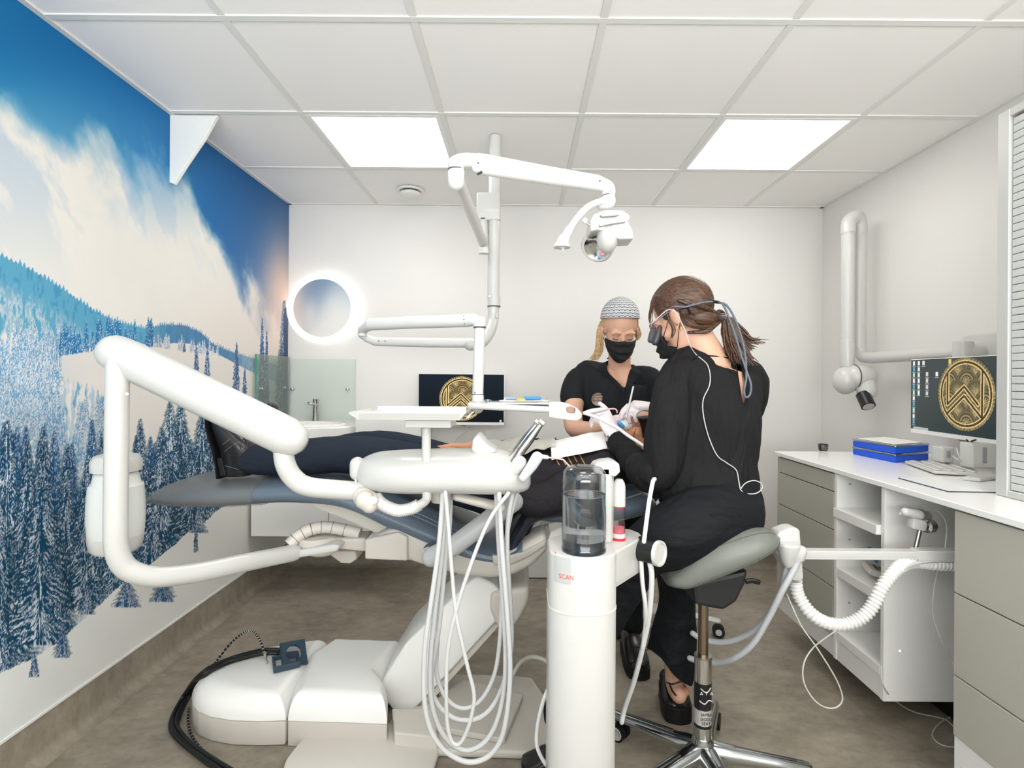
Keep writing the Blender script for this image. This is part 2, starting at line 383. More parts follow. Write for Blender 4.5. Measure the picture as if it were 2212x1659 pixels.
# ------------------------------------------------------------------ the mural print
def lat(seed, n=256): return np.random.RandomState(seed).rand(n, n)
def vnoise(x, y, L):
    n = L.shape[0]; xi = np.floor(x).astype(int); yi = np.floor(y).astype(int); fx = x-xi; fy = y-yi
    fx = fx*fx*(3-2*fx); fy = fy*fy*(3-2*fy); xi %= n; yi %= n; x1 = (xi+1) % n; y1 = (yi+1) % n
    return (L[yi, xi]*(1-fx)+L[yi, x1]*fx)*(1-fy)+(L[y1, xi]*(1-fx)+L[y1, x1]*fx)*fy
def fbm(x, y, L, o=5):
    s = 0; a = .5; t = 0
    for k in range(o): s = s+a*vnoise(x*2**k+k*17.3, y*2**k+k*9.1, L); t += a; a *= .55
    return s/t
def sm(a, b, x): t = np.clip((x-a)/(b-a), 0, 1); return t*t*(3-2*t)
def paint_mural(U, H):
    """U: distance along the wall, H: height. colours in sRGB 0..255"""
    px = 1124+XL/U*FPX; py = 818.5-(H-CAMH)/U*FPX          # where the motif sits, in the print's own drawing units
    L1, L2, L3 = lat(1), lat(2), lat(3)
    I = lambda pts, x=px: np.interp(x, [p[0] for p in pts], [p[1] for p in pts])
    col = np.zeros(U.shape+(3,))
    def put(m, c): 
        m = m[..., None]; np.copyto(col, col*(1-m)+np.array(c, float)*m)
    # wall-metric noise (clouds run down to the right)
    n1 = fbm(U*3.0+H*1.3, H*2.2-U*.6, L1, 6); n2 = fbm(U*5.5+H*2.8+5, H*3.0+2, L2, 6); nf = fbm(U*40, H*40, L3, 3)
    c_top = np.stack([I([(0, 2), (300, 8), (560, 30), (620, 40)]), I([(0, 108), (300, 108), (560, 92), (620, 92)]), I([(0, 165), (300, 176), (560, 150), (620, 150)])], -1)
    col[:] = c_top
    hz = sm(90, 330, py-.1*px)*sm(520, 0, px)*.75; put(hz, (108, 168, 200))
    pur = sm(330, 700, py)*sm(430, 600, px); put(pur*.7, (120, 135, 178))
    Bd = I([(0, 185), (80, 225), (140, 262), (220, 262), (290, 290), (350, 365), (400, 372), (440, 440), (490, 540), (520, 640), (620, 690)])
    c = sm(-35, 75, py-Bd+(n1-.5)*330*1.0+(n2-.5)*90)
    cc = np.stack([222+10*n2, 220+8*n2, 214+8*n2], -1)
    sh = sm(.5, .62, n2)*.6*sm(700, 300, py); cc = cc*(1-sh[..., None])+np.array([160, 184, 206.])*sh[..., None]
    col = col*(1-c[..., None])+cc*c[..., None]
    put(sm(.53, .68, fbm(U*2.4+3, H*2.0, L3, 5))*.45*c*sm(560, 360, py), (92, 150, 195))
    warm = np.exp(-((px-606)/42)**2-((py-640)/120)**2); put(warm*.85, (246, 206, 180))
    warm = np.exp(-((px-540)/120)**2-((py-730)/80)**2); put(warm*.5, (226, 212, 206))
    # treelines
    def spikes(step, amp, seed):
        r = np.random.RandomState(seed).rand(4000); k = np.floor(U/step).astype(int) % 4000; f = np.abs(U/step-np.floor(U/step)-.5)*2
        return (1-f)*amp*(.35+.65*r[k])
    R = I([(0, 562), (60, 590), (110, 618), (150, 645), (200, 678), (250, 704), (310, 716), (360, 708), (400, 710), (430, 724), (460, 750), (500, 766), (540, 778), (620, 800)])
    m = (py > R-spikes(.014, 18/np.maximum(U, 1)*1.4, 3)).astype(float)
    put(m, (88, 160, 192)); put(m*sm(300, 380, px), (76, 128, 168)); put(m*sm(480, 560, px)*.8, (190, 196, 208))
    vs_ = fbm(U*95, H*26, L1, 4); fr = sm(30, 95, py-R)*sm(360, 300, px)
    put(m*fr*sm(.42, .6, vs_), (205, 212, 215)); put(m*sm(.55, .68, vs_)*.35, (28, 118, 170))
    Sn = I([(0, 900), (118, 900), (124, 768), (200, 756), (330, 748), (400, 746), (440, 756), (480, 775), (540, 806), (620, 838)])
    put((py > Sn).astype(float), (226, 221, 215)); put((py > Sn)*sm(200, 120, px)*.4, (200, 206, 215))
    put((py > Sn)*sm(.5, .8, n1)*.3*sm(500, 100, px), (205, 208, 212))
    Lt = I([(0, 735), (60, 742), (124, 758), (132, 832), (200, 850), (232, 872), (238, 930), (260, 1000), (300, 1010), (620, 1000)])
    fl = (py > Lt-spikes(.02, 16, 8)).astype(float)*(px < 300)
    put(fl, (176, 196, 208)); put(fl*sm(.40, .55, vs_), (224, 223, 219)); put(fl*sm(.58, .70, fbm(U*60, H*18, L2, 4))*.7, (70, 140, 184))
    G = I([(0, 1462), (60, 1436), (130, 1396), (200, 1330), (250, 1280), (290, 1246), (340, 1215), (400, 1165), (440, 1135), (480, 1100), (540, 1082), (620, 1062)])
    G = G+(n2-.5)*18
    rs = np.random.RandomState(5)
    def tree(x, top, base, hw, dark=(2, 66, 100), snow=(208, 216, 224), amt=.5, dens=1.0):
        b = (px > x-hw*1.5) & (px < x+hw*1.5) & (py > top-2) & (py < base+6)
        if not b.any(): return
        X = px[b]-x; Y = py[b]; t = np.clip((Y-top)/(base-top), 0, 1); a = np.abs(X)
        nn = nf[b]; n3 = n2[b]; k = max(5, (base-top)/15)
        saw = (t*k+nn*1.4+rs.rand()) % 1.0
        w = hw*(t**.8)*(.62+.45*saw)+.8
        inside = (a < w)
        halo = (a < w*1.25+2) & (hw > 12); cur0 = col[b]; cur0[halo] = cur0[halo]*.62+np.array(dark)*.2; col[b] = cur0
        dr = np.clip(a/np.maximum(w, 1), 0, 1)*.9+.25; ac_ = a*np.cos(dr*.7)-Y*np.sin(dr*.35)*.55; al_ = Y*.85+a*.5
        Lg = max(6.0, (base-top)/(12+hw*.1)); br = ((Y-.6*a+nn*16)/Lg+(X > 0)*.4) % 1.0
        st_ = fbm(ac_/(3.6+hw*.035)+x+(X > 0)*40, al_/(12.0+hw*.22), L3, 2)
        s_ = np.clip((st_-(.66-.22*amt))*11+1.3*(.45-br), 0, 1)
        c_ = np.array(dark, float)*(1-s_[:, None])+np.array(snow, float)*s_[:, None]
        c_ *= (.82+.36*n3)[:, None]
        cur = col[b]; cur[inside] = cur[inside]*(1-dens)+np.clip(c_[inside], 0, 232)*dens; col[b] = cur
    for k in range(150):                       # frosted trees of the middle distance
        x = rs.uniform(-5, 132) if k % 3 else rs.uniform(60, 235); top = rs.uniform(700, 900) if x < 125 else rs.uniform(840, 930)
        tree(x, top, top+rs.uniform(60, 110), rs.uniform(6, 11), (92, 146, 186), (218, 219, 220), .9, .85)
    for k in range(46):
        x = rs.uniform(130, 330); R0 = float(np.interp(x, [130, 230, 330], [765, 750, 745])); tree(x, R0-rs.uniform(25, 60), R0+4, rs.uniform(4, 7), (30, 112, 164), (180, 200, 214), .4)
    for k in range(26):
        x = rs.uniform(330, 470); tree(x, 735+(x-330)*.12+rs.uniform(-14, 6), 748+(x-330)*.14, 2.5, (150, 168, 190), (215, 215, 218), .8)
    for x, t, b, h in ((423, 752, 812, 7), (447, 750, 830, 8), (510, 745, 850, 9), (528, 800, 850, 5), (397, 742, 760, 3), (565, 690, 900, 10), (575, 720, 900, 8), (612, 655, 1000, 16)):
        tree(x, t, b, h, (52, 92, 140), (190, 196, 206), .35)
    put((px > 612)*(py > 668)*(py < 1000)*.8, (58, 70, 96))
    tree(604, 760, 1000, 14, (70, 98, 118), (180, 196, 190), .6)
    for k in range(60):                       # back rows of the near forest
        x = rs.uniform(0, 470); g = float(np.interp(x, [0, 200, 480], [1400, 1250, 1080])); top = rs.uniform(905, 990) if x < 200 else rs.uniform(930, 1010)-(x > 330)*30
        if 200 < x < 290: top += 70
        tree(x, top, min(top+rs.uniform(220, 330), g), rs.uniform(22, 34), (22, 84, 132), (196, 206, 218), .45)
    for a in ((16, 915, 1430, 62), (143, 975, 1300, 34), (60, 960, 1380, 50), (94, 925, 1330, 48), (188, 1003, 1318, 46), (219, 945, 1240, 26), (303, 912, 1170, 32), (390, 868, 1140, 40), (367, 872, 1190, 52),
              (437, 886, 1150, 44), (470, 930, 1100, 30), (348, 930, 1225, 46), (415, 985, 1150, 40), (-5, 1050, 1470, 60), (120, 1130, 1390, 45), (330, 1112, 1232, 36), (250, 1130, 1285, 34), (89, 1040, 1395, 76), (5, 1300, 1462, 26)):
        tree(*a)
    gm = (py > G).astype(float)
    put(gm, (236, 236, 231)); put(gm*sm(.45, .75, n1)*.35, (224, 228, 229)); put(gm*sm(300, 0, px)*.35, (226, 236, 238))
    for a in ((277, 1255, 1312, 24), (355, 1235, 1300, 22), (138, 1360, 1422, 16), (78, 1412, 1464, 12), (190, 1272, 1328, 15), (310, 1235, 1262, 8), (430, 1100, 1150, 14), (425, 1130, 1192, 5)):
        tree(*a, (30, 84, 128), (206, 212, 218), .6)
    return np.clip(col, 0, 255)
def s2l(c):
    c = c/255.; return np.where(c <= .04045, c/12.92, ((c+.055)/1.055)**2.4)
def print_grid(name, fn, us, hs, place, m, parent=None):
    """a flat print as a fine mesh that carries the motif's own colours"""
    U, H = np.meshgrid(us, hs); nu, nh = len(us), len(hs)
    rgb = s2l(fn(U, H)).reshape(-1, 3)
    co = np.array(place(U.ravel(), H.ravel())).T
    org = np.array([co[:, 0].mean(), co[:, 1].mean(), co[:, 2].min()]) if parent is None else np.array(ORG[parent.name])
    i = np.arange(nu*nh).reshape(nh, nu); q = np.stack([i[:-1, :-1], i[:-1, 1:], i[1:, 1:], i[1:, :-1]], -1).reshape(-1, 4)
    me = bpy.data.meshes.new(name); me.vertices.add(nu*nh); me.vertices.foreach_set('co', (co-org).ravel())
    me.loops.add(len(q)*4); me.loops.foreach_set('vertex_index', q.ravel()); me.polygons.add(len(q))
    me.polygons.foreach_set('loop_start', np.arange(len(q))*4); me.update(); me.validate()
    a = me.color_attributes.new('print', 'FLOAT_COLOR', 'POINT'); a.data.foreach_set('color', np.concatenate([rgb, np.ones((len(rgb), 1))], 1).ravel())
    me.materials.append(m)
    return link(name, me, parent, Vector(org))
# finer columns where the wall comes near
inv = np.linspace(1/1.45, 1/(YB-.001), 560); us = np.concatenate([np.linspace(YF+.05, 1.44, 120), 1/inv])
mural = print_grid('wall_mural', paint_mural, us, np.linspace(SK+.008, ZC-.003, 620), lambda U, H: (np.full(U.shape, XL+.0015), U, H), vcmat('mural_print', .55, spec=.25))
tag(mural, 'full height photo mural of snowy fir forest, mountain and blue cloudy sky on left wall', 'mural')
# ------------------------------------------------------------------ back wall: mirror, basin, monitor
mc = P(697, 666, 3.455)
e = empty('wall_mirror', mc, 'round wall mirror with a glowing white rim above the basin', 'mirror')
RINGM = mat('led_ring', (255, 255, 252), .5, emit=(255, 253, 248), estr=.72)
ro, ri = .229, .189
obj('light_ring', MB().lathe([(ri, .0), (ri, -.018), (ro-.004, -.018), (ro, -.014), (ro, .02), (ri, .02), (ri, 0)], mc, (0, 1, 0), 64), RINGM, e)
mg = bpy.data.materials.new('mirror_glass'); mg.use_nodes = True
b = mg.node_tree.nodes['Principled BSDF']; b.inputs['Metallic'].default_value = 1; b.inputs['Roughness'].default_value = .22; b.inputs['Base Color'].default_value = (.88, .89, .89, 1)
obj('mirror_glass', MB().cyl(mc+V(0, -.012, 0), mc+V(0, .01, 0), ri+.002, n=64), mg, e)

def seg(X, Y, a, b):
    a = np.array(a); b = np.array(b); d = b-a; t = np.clip(((X-a[0])*d[0]+(Y-a[1])*d[1])/(d@d), 0, 1)
    return np.hypot(X-a[0]-d[0]*t, Y-a[1]-d[1]*t)
def emblem(X, Y, gold, dark, back, base):
    """art deco fan pattern in a disc with a ribbon zigzag; X, Y in disc radii; base: ground colour array"""
    r = np.hypot(X, Y); out = base.copy()
    sx, sy = .62, .56
    best = np.full(X.shape, 9.); ang = np.zeros(X.shape); kind = np.zeros(X.shape)
    for row in range(4, -5, -1):           # upper rows first; lower rows overlap
        for c in range(-4, 5):
            cx = c*sx+(row % 2)*sx/2+.05; cy = row*sy/2-.22
            d = np.hypot(X-cx, Y-cy); m = (d < .34) & (Y > cy-.16)
            best[m] = d[m]; ang[m] = np.arctan2(X[m]-cx, Y[m]-cy); kind[m] = row % 2
    rays = (np.sin(ang*26) > -.1); arcs = (np.sin(best*68) > -.2)
    g = np.where(kind > .5, np.where(best < .30, rays*.75+.1*(best < .12), .9), np.where(best > .15, arcs*.9, (np.sin(ang*12) > 0)*.8))
    g = g*np.clip(1.05-.5*np.abs(np.sin(ang))*0, 0, 1)
    c = np.array(dark, float)[None, None]*(1-g[..., None])+np.array(gold, float)[None, None]*g[..., None]*(.75+.25*np.cos(best*9))[..., None]
    rim = (r > .88) & (np.sin(np.arctan2(Y, X)*60) > .1)
    c[rim] = np.array(gold)*.55+np.array(dark)*.3
    w = .022
    lines = [((-.63, .58), (-.63, -.30)), ((-.63, -.30), (-.03, .20)), ((-.03, .20), (.44, -.26)), ((-.63, -.55), (-.03, -.05)), ((-.03, -.05), (.56, -.60)), ((.58, .62), (.57, -.60)), ((.52, -.55), (.44, -.26))]
    dl = np.full(X.shape, 9.)
    for a, bb in lines[:6]: dl = np.minimum(dl, seg(X, Y, a, bb))
    dl = np.minimum(dl, np.abs(r-.86))
    c[dl < .062] = np.array(gold)*.95
    c[dl < .030] = np.array(back)*.9
    m = r < .99; out[m] = c[m]
    return out
def screen_a(U, H):   # back wall: dark screen, bright emblem; U 0..1.79, H 0..1
    X = (U-.90)/.475; Y = (H-.49)/.475
    base = np.zeros(U.shape+(3,)); base[:] = (6, 12, 18); base += (np.array((12, 18, 22)))*(H[..., None]*.8)
    o = emblem(X, Y, (226, 200, 138), (64, 50, 28), (52, 40, 18), base)
    k = (np.abs(U-1.72) < .02) & (H < .05); o[k] = (170, 172, 170)
    return np.clip(o, 0, 255)
SCRM = vcmat('screen_print', .3, emit=1.0, diffuse=0, spec=.0)
def monitor(name, label, org, ux, w, h, fn, chin=.016, nx=300, ny=170, thick=.03, back=(0, 1, 0), logo_text=False):
    """org: lower left corner of the picture area; ux: unit vector along the width; back: away from the viewer"""
    ux = Vector(ux); bk = Vector(back); up = V(0, 0, 1)
    e = empty(name, org, label, 'monitor')
    def bx(u0, u1, h0, h1, d0, d1, bev=.002):
        return MB().prism([org+ux*u+up*z+bk*d0 for u, z in ((u0, h0), (u1, h0), (u1, h1), (u0, h1))], bk*(d1-d0), bev, 1)
    obj('casing', bx(-.003, w+.003, -chin, h+.003, .002, thick), WHITE, e)
    print_grid('screen', fn, np.linspace(0, w/h, nx), np.linspace(0, 1, ny), lambda U, H: ((org+bk*.001).x+ux.x*U*h, (org+bk*.001).y+ux.y*U*h, (org+bk*.001).z+H*h), SCRM, e)
    obj('control_button', bx(w*.50, w*.56, -chin-.003, -chin, .004, .016, 0), DARKJ, e)
    return e
o = P(904, 911, 3.36); w = (P(1088, 911, 3.36)-o).x; h = P(904, 808, 3.36).z-o.z
m1 = monitor('monitor', 'small wall monitor on the back wall showing a gold emblem on black', o, (1, 0, 0), w, h, screen_a, chin=.020)
obj('wall_bracket', MB().box((o.x+w/2-.05, 3.388, o.z+.08), (o.x+w/2+.05, YB, o.z+.2), .004), WHITE, m1)
obj('cable', MB().ring(cr([P(1010, 918, 3.38), P(1008, 930, 3.42), P(985, 950, 3.46), P(975, 990, 3.47)], 6), .003, 6), WHITE, m1)
# tempered glass splash guards
GL = glassmat('splash_glass', (226, 234, 230), .10, rough=.4); GLB = glassmat('back_splash_glass', (249, 252, 251), .0, rough=.15); GEDGE = mat('glass_edge', (46, 150, 128), .1, spec=.8)
y0 = 3.02; ztop = CAMH+(819-769)*3.02/1150; zb = .955
e = empty('glass_splash_guard', (XL+.02, 3.2, zb), 'clear glass splash guard with green edge fixed on the mural beside basin', 'glass panel', 'glass splash guards at the basin')
obj('pane', MB().box((XL+.018, y0, zb), (XL+.026, YB-.03, ztop)), GL, e)
obj('pane_edge', MB().box((XL+.0175, y0-.001, zb), (XL+.0265, y0+.002, ztop)), GEDGE, e)
for yy in (3.08, 3.38): obj('standoff', MB().lathe([(0, 0), (.009, 0), (.009, .032), (.006, .034), (0, .034)], V(XL, yy, 1.16), (1, 0, 0), 14), CHROME, e)
e = empty('glass_splash_guard', (-1.3, YB-.02, zb), 'clear glass splash guard on the white wall behind the tap', 'glass panel', 'glass splash guards at the basin')
gx0, gx1 = XL+.03, P(770, 800, YB).x; zt2 = P(700, 776, YB).z
obj('pane', MB().box((gx0, YB-.024, zb), (gx1, YB-.016, zt2)), GLB, e)
obj('pane_edge', MB().box((gx1-.001, YB-.0245, zb), (gx1+.001, YB-.0155, zt2)), mat('glass_edge_pale', (205, 220, 214), .2), e)
for q in ((633, 840), (752, 841)):
    c = P(*q, YB-.01); c.y = YB; obj('standoff', MB().lathe([(0, 0), (.009, 0), (.009, .032), (.006, .034), (0, .034)], c, (0, -1, 0), 14), CHROME, e)
# basin, tap, vanity
e = empty('wash_basin', (-1.25, 3.25, .8), 'white ceramic wash basin with curved front in the back left corner', 'basin')
CER = mat('ceramic', (244, 244, 242), .12, coat=.5)
outl = [V(XL+.04, YB-.03, .82), V(XL+.04, 3.06, .82)]+[V(*q, .82) for q in ((-1.40, 3.01), (-1.30, 2.99), (-1.2, 3.01), (-1.1, 3.07), (-1.01, 3.16), (-.97, 3.24))]+[V(-.965, YB-.03, .82)]
obj('bowl', MB().prism(outl, (0, 0, .12), .008, 2), CER, e)
rim = MB(); inn = []
for t in range(28):
    a = 2*PI*t/28; inn.append(V(-1.26+.20*math.cos(a), 3.20+.125*math.sin(a), .942))
rim.ring(inn, .012, 8, closed=True)
obj('rim', rim, CER, e)
hol = MB(); hol.lathe([(0, -.045), (.6, -.03), (.93, -.004), (1.0, .002)], (0, 0, 0), n=28)
hol.v = [(-1.26+v[0]*.195, 3.20+v[1]*.12, .944+v[2]) for v in hol.v]
obj('hollow', hol, CER, e)
obj('overflow_hole', MB().cyl(P(702, 918, 3.36)+V(0, .002, .0), P(702, 918, 3.36)+V(0, -.004, 0), .008, n=16), BLACKP, e)
e = empty('tap', P(682, 909, 3.40), 'chrome lever tap on the wash basin', 'tap')
tb_ = P(682, 909, 3.40); tb_.z = .944
obj('spout_body', MB().ring([tb_, tb_+V(0, 0, .10), tb_+V(0, 0, .145)], [.02, .017, .019], 16, 'flat').obox(tb_+V(0, -.05, .115), (.028, .11, .018), (-.15, 0, 0), .006), CHROME, e)
obj('lever', MB().ring([tb_+V(0, 0, .13), tb_+V(-.03, -.01, .11), tb_+V(-.055, -.02, .115)], [.007, .005, .004], 10), CHROME, e)
e = empty('vanity_cabinet', (-1.1, 3.2, .33), 'white wall hung cabinet under the wash basin', 'cabinet')
obj('carcass', MB().box((XL+.02, 3.0, .335), (-.62, YB-.005, .555), .003, 1), WALLW, e)
obj('door', MB().box((XL+.02, 2.98, .335), (-1.07, 2.998, .555), .002, 1), WHITE, e)
obj('door', MB().box((-1.066, 2.98, .335), (-.62, 2.998, .555), .002, 1), WHITE, e)
x0 = P(768, 907, 3.1).x
e = empty('side_cabinet', (x0+.2, 3.3, 0), 'plain white cabinet to the right of the wash basin', 'cabinet')
obj('carcass', MB().box((x0+.002, 3.12, .57), (x0+.38, YB-.005, .985), .003, 1), WALLW, e)
obj('door', MB().box((x0, 3.10, .57), (x0+.38, 3.118, .985), .002, 1), WHITE, e)
e = empty('low_cabinet', (.3, 3.37, 0), 'low white cabinet on the floor at back wall behind patient chair', 'cabinet')
obj('carcass', MB().box((.02, 3.29, 0.0), (.62, YB-.05, .42), .003, 1), WALLW, e)
obj('door', MB().box((.02, 3.272, .005), (.32, 3.288, .42), .002, 1), WHITE, e)
obj('door', MB().box((.324, 3.272, .005), (.62, 3.288, .42), .002, 1), WHITE, e)

# ------------------------------------------------------------------ right wall furniture
XF = 1.257
def drawers(name, label, y0, y1, levels, foot=.124, plate=TAUPE, group=None, z_top=.862):
    e = empty(name, (1.6, (y0+y1)/2, foot), label, 'cabinet', group)
    obj('carcass', MB().box((XF+.022, y0, foot+.001), (XR-.002, y1, z_top), .001, 1), WHITE, e)
    obj('plinth_rail', MB().box((XF+.006, y0, foot+.001), (XF+.022, y1, levels[-1]-.002)), WHITE, e)
    for a, b in zip(levels[:-1], levels[1:]):
        obj('drawer_front', MB().box((XF, y0+.002, b+.002), (XF+.02, y1-.002, a-.002), .0015, 1), plate, e)
    for yy in (y0+.06, y1-.06):
        for xx in (XF+.34, XR-.09): obj('foot', MB().cyl((xx, yy, 0), (xx, yy, foot+.003), .016, n=14), BLACKP, e)
    obj('gap_shade', MB().box((XF+.30, y0, .002), (XF+.312, y1, foot), 0), BLACKP, e)  # black sheet stands in for the shade under the cabinet
    if y0 < 1.5: obj('side_plinth', MB().box((XF+.006, y1-.018, 0.03), (XF+.30, y1, foot)), WHITE, e)
    return e
drawers('drawer_cabinet', 'grey fronted drawer cabinet at the far end of the worktop', 2.13, 2.598, [.858, .784, .631, .401, .205])
drawers('drawer_cabinet', 'grey fronted drawer cabinet at the right picture edge, beside the knee space', .94, 1.54, [.858, .619, .382, .208], foot=.128)
drawers('drawer_cabinet', 'grey fronted drawer cabinet nearest the camera, outside the frame', .34, .936, [.858, .619, .382, .208], foot=.128)
e = empty('shelf_cabinet', (1.6, 1.98, .124), 'open white shelf unit under the worktop between grey drawers and knee space', 'cabinet')
obj('side_panel', MB().box((XF, 1.832, .125), (XR-.002, 1.85, .862), .001, 1), WHITE, e)
obj('side_panel', MB().box((XF, 2.108, .125), (XR-.002, 2.126, .862), .001, 1), WHITE, e)
obj('back_panel', MB().box((XR-.2, 1.85, .14), (XR-.19, 2.108, .862)), WALLW, e)
obj('bottom_panel', MB().box((XF+.004, 1.85, .125), (XR-.2, 2.108, .205)), WHITE, e)
for z, x_ in ((.715, -.016), (.478, 0), (.225, .0)):
    obj('shelf', MB().box((XF+x_, 1.852, z-.022), (XR-.205, 2.106, z+.012), .001, 1), WHITE, e)
for z in (.82, .60, .54, .35, .3): obj('peg', MB().cyl((XF+.05, 2.1085, z), (XF+.05, 2.104, z), .003, n=8), STEEL, e)
for q in ((1946, 1109), (1944, 1406)): obj('peg', MB().cyl(P(*q, 1.832), P(*q, 1.828), .004, n=10), STEEL, e)
for yy in (1.88, 2.09): obj('foot', MB().cyl((XF+.36, yy, 0), (XF+.36, yy, .127), .014, n=12), BLACKP, e)
obj('gap_shade', MB().box((XF+.32, 1.85, .002), (XF+.332, 2.126, .124), 0), BLACKP, e)  # shade below the shelf unit, put in as a black sheet
wt = MB().box((XF-.012, .3, .863), (XR-.001, 2.605, .882), .002, 1)
tag(obj('worktop', wt, mat('worktop_white', (244, 244, 242), .22, coat=.2)), 'long white worktop along the right wall', 'worktop')
TZ = .882
# shutter cabinet
e = empty('shutter_cabinet', (1.7, 1.1, TZ), 'tall grey roller shutter cabinet on the worktop at right edge', 'cabinet')
ALU = mat('aluminium_frame', (200, 201, 198), .35, metal=.3); SLAT = mat('shutter_slat', (196, 198, 195), .4)
XS = 1.462; zt = CAMH+.79
obj('carcass', MB().box((XS+.03, .55, TZ), (XR-.002, 1.625, zt+.02), .001, 1), WHITE, e)
obj('frame_post', MB().box((XS-.004, 1.592, TZ+.001), (XS+.03, 1.632, zt+.03), .002, 1), ALU, e)
obj('frame_rail', MB().box((XS-.004, .55, zt+.005), (XS+.03, 1.592, zt+.03), .002, 1), ALU, e)
obj('frame_rail', MB().box((XS-.004, .55, TZ+.001), (XS+.03, 1.592, TZ+.022), .002, 1), ALU, e)
sl = MB().box((XS+.004, .56, -.0105), (XS+.014, 1.59, .0105), .0022, 2); me = bpy.data.meshes.new('slat'); me.from_pydata(sl.v, [], sl.f); me.materials.append(SLAT)
k = 0; z = TZ+.034
while z < zt-.005:
    q = bpy.data.objects.new('slat', me); C.objects.link(q); q.parent = e; q.location = V(0, 0, z)-ORG[e.name]; z += .0227
obj('shutter_roll', MB().ring([V(XS+.045, .56, zt-.025), V(XS+.045, 1.588, zt-.025)], .03, 16, 'flat'), SLAT, e)
# right monitor, desktop picture with icons
def screen_b(U, H):
    X = (U-1.02)/.475; Y = (H-.53)/.475
    base = np.zeros(U.shape+(3,)); base[:] = (60, 66, 64); base -= np.array((26, 22, 20))*np.clip((1-H)*.7+(U-1)*.5, 0, 1)[..., None]
    o = emblem(X, Y, (200, 178, 124), (62, 60, 48), (72, 56, 34), base)
    rs = np.random.RandomState(3)
    def icon(u, v, c): 
        m = (np.abs(U-u) < .022) & (np.abs(H-v) < .028); o[m] = c
        m = (np.abs(U-u) < .035) & (np.abs(H-v+.045) < .006); o[m] = (150, 152, 150)
    for i in range(11): icon(.06, .95-i*.085, ((200, 202, 200), (70, 150, 190), (150, 190, 180))[i % 3])
    for i in (0, 1, 2, 3, 4, 5): icon(.16, .95-i*.085, (205, 206, 202))
    icon(.26, .95, (190, 192, 190)); icon(.76, .955, (190, 175, 90)); icon(.52, .79, (200, 200, 198))
    for i in range(4): icon(.33, .79-i*.09, (176, 178, 176))
    m = (H < .03) & (U > .05) & (U < .36); o[m] = (150, 158, 156)
    return np.clip(o, 0, 255)
a = P(1967, 925, 2.45); bq = P(2156, 960, 1.97); ux = V(bq.x-a.x, bq.y-a.y, 0).normalized()
hh = P(1969, 778, 2.45).z-a.z
m2 = monitor('monitor', 'desk monitor on the right wall showing a gold emblem and desktop icons', a, ux, hh*1.78, hh, screen_b, chin=.02, back=(-ux.y, ux.x, 0) if -ux.y > 0 else (ux.y*-1, ux.x, 0))
obj('wall_bracket', MB().obox(V((a.x+bq.x)/2+.09, 2.18, a.z+hh*.45), (.13, .09, .09), (0, 0, 0), .005), PLAST, m2)
# things on the worktop
def onz(px, py):  # a spot of the worktop
    y = (CAMH-TZ)*FPX/((py-818.5)-(px-1124)*ROLL); p = P(px, py, y); p.z = TZ; return p
c = onz(1778, 974)
e = empty('cup', c, 'small dark grey glass cup alone on the far end of worktop', 'cup')
obj('glass_wall', MB().lathe([(.0, .001), (.018, .001), (.022, .01), (.023, .034), (.021, .034), (.020, .012), (0, .01)], c, n=24), glassmat('smoke_glass', (120, 120, 122), .15), e)
obj('contents', MB().lathe([(0, .011), (.0195, .011), (.0205, .022), (0, .022)], c, n=24), mat('dark_liquid', (58, 58, 62), .3), e)
A, B_, D_ = onz(1934, 1000), onz(1842, 981), onz(2006, 993); A.z = B_.z = D_.z = TZ
BLUE = mat('blue_box', (8, 84, 214), .35); CLEARP = glassmat('clear_lid', (225, 235, 250), .25)
for k, lb in enumerate(('blue case with clear lid on the worktop, lower of two stacked', 'blue case with clear lid and papers, upper of two stacked')):
    z0 = TZ+.0005+k*.037; off = V(.0, .0, 0)
    Pk = [V(q.x, q.y, z0) for q in (A, B_, B_+(D_-A), D_)]
    e = empty('storage_case', Pk[0], lb, 'box', 'blue cases on the worktop')
    obj('tray', MB().prism(Pk, (0, 0, .027), .003, 2), BLUE, e)
    cen = sum(Pk, V(0, 0, 0))/4; Lk = [cen+(q-cen)*1.025+V(0, 0, .0275) for q in Pk]
    obj('lid', MB().prism(Lk, (0, 0, .0085), .002, 1), CLEARP, e)
e = empty('paper_sheet', cen, 'printed white sheets lying on top of the blue cases', 'paper')
e.location.z = TZ+.075; ORG[e.name] = e.location.copy()
Lk = [V(cen.x, cen.y, TZ+.0745)+V(q.x-cen.x, q.y-cen.y, 0)*.85 for q in Pk]; obj('sheet', MB().prism(Lk, (0, 0, .0015)), mat('paper', (240, 238, 232), .7), e)
c1, c2, c3, c4 = onz(1942, 1034), onz(2048, 1063), onz(2155, 1066), onz(2150, 1008)
c3 = V(c2.x+.12, c2.y+.0, TZ); pad = [c1, c2, V(1.455, c2.y-.05, TZ), V(1.455, c1.y-.1, TZ)]
obj_ = obj('desk_pad', MB().prism([V(q.x, q.y, TZ+.0005) for q in (onz(1942, 1034), onz(2048, 1063), onz(2200, 1066), onz(2120, 1030))], (0, 0, .003)), mat('pad_white', (236, 238, 240), .25)); tag(obj_, 'thin white desk mat with a dark edge under the keyboard', 'desk mat')
tag(obj('mat_edging', MB().ring([onz(1942, 1034)+V(-.001, 0, .002), onz(2048, 1063)+V(-.001, -.001, .002), onz(2200, 1066)+V(0, -.001, .002)], .0018, 6), mat('pad_edge', (60, 66, 80), .4), obj_), '', '') 
for kk in ('label', 'category'):
    q = bpy.data.objects['mat_edging']
    if kk in q: del q[kk]
k1, k2, k3, k4 = onz(1954, 1003), onz(2018, 1026), onz(2160, 1034), onz(1985, 996)
e = empty('keyboard', k1, 'white keyboard on the worktop in front of the right monitor', 'keyboard')
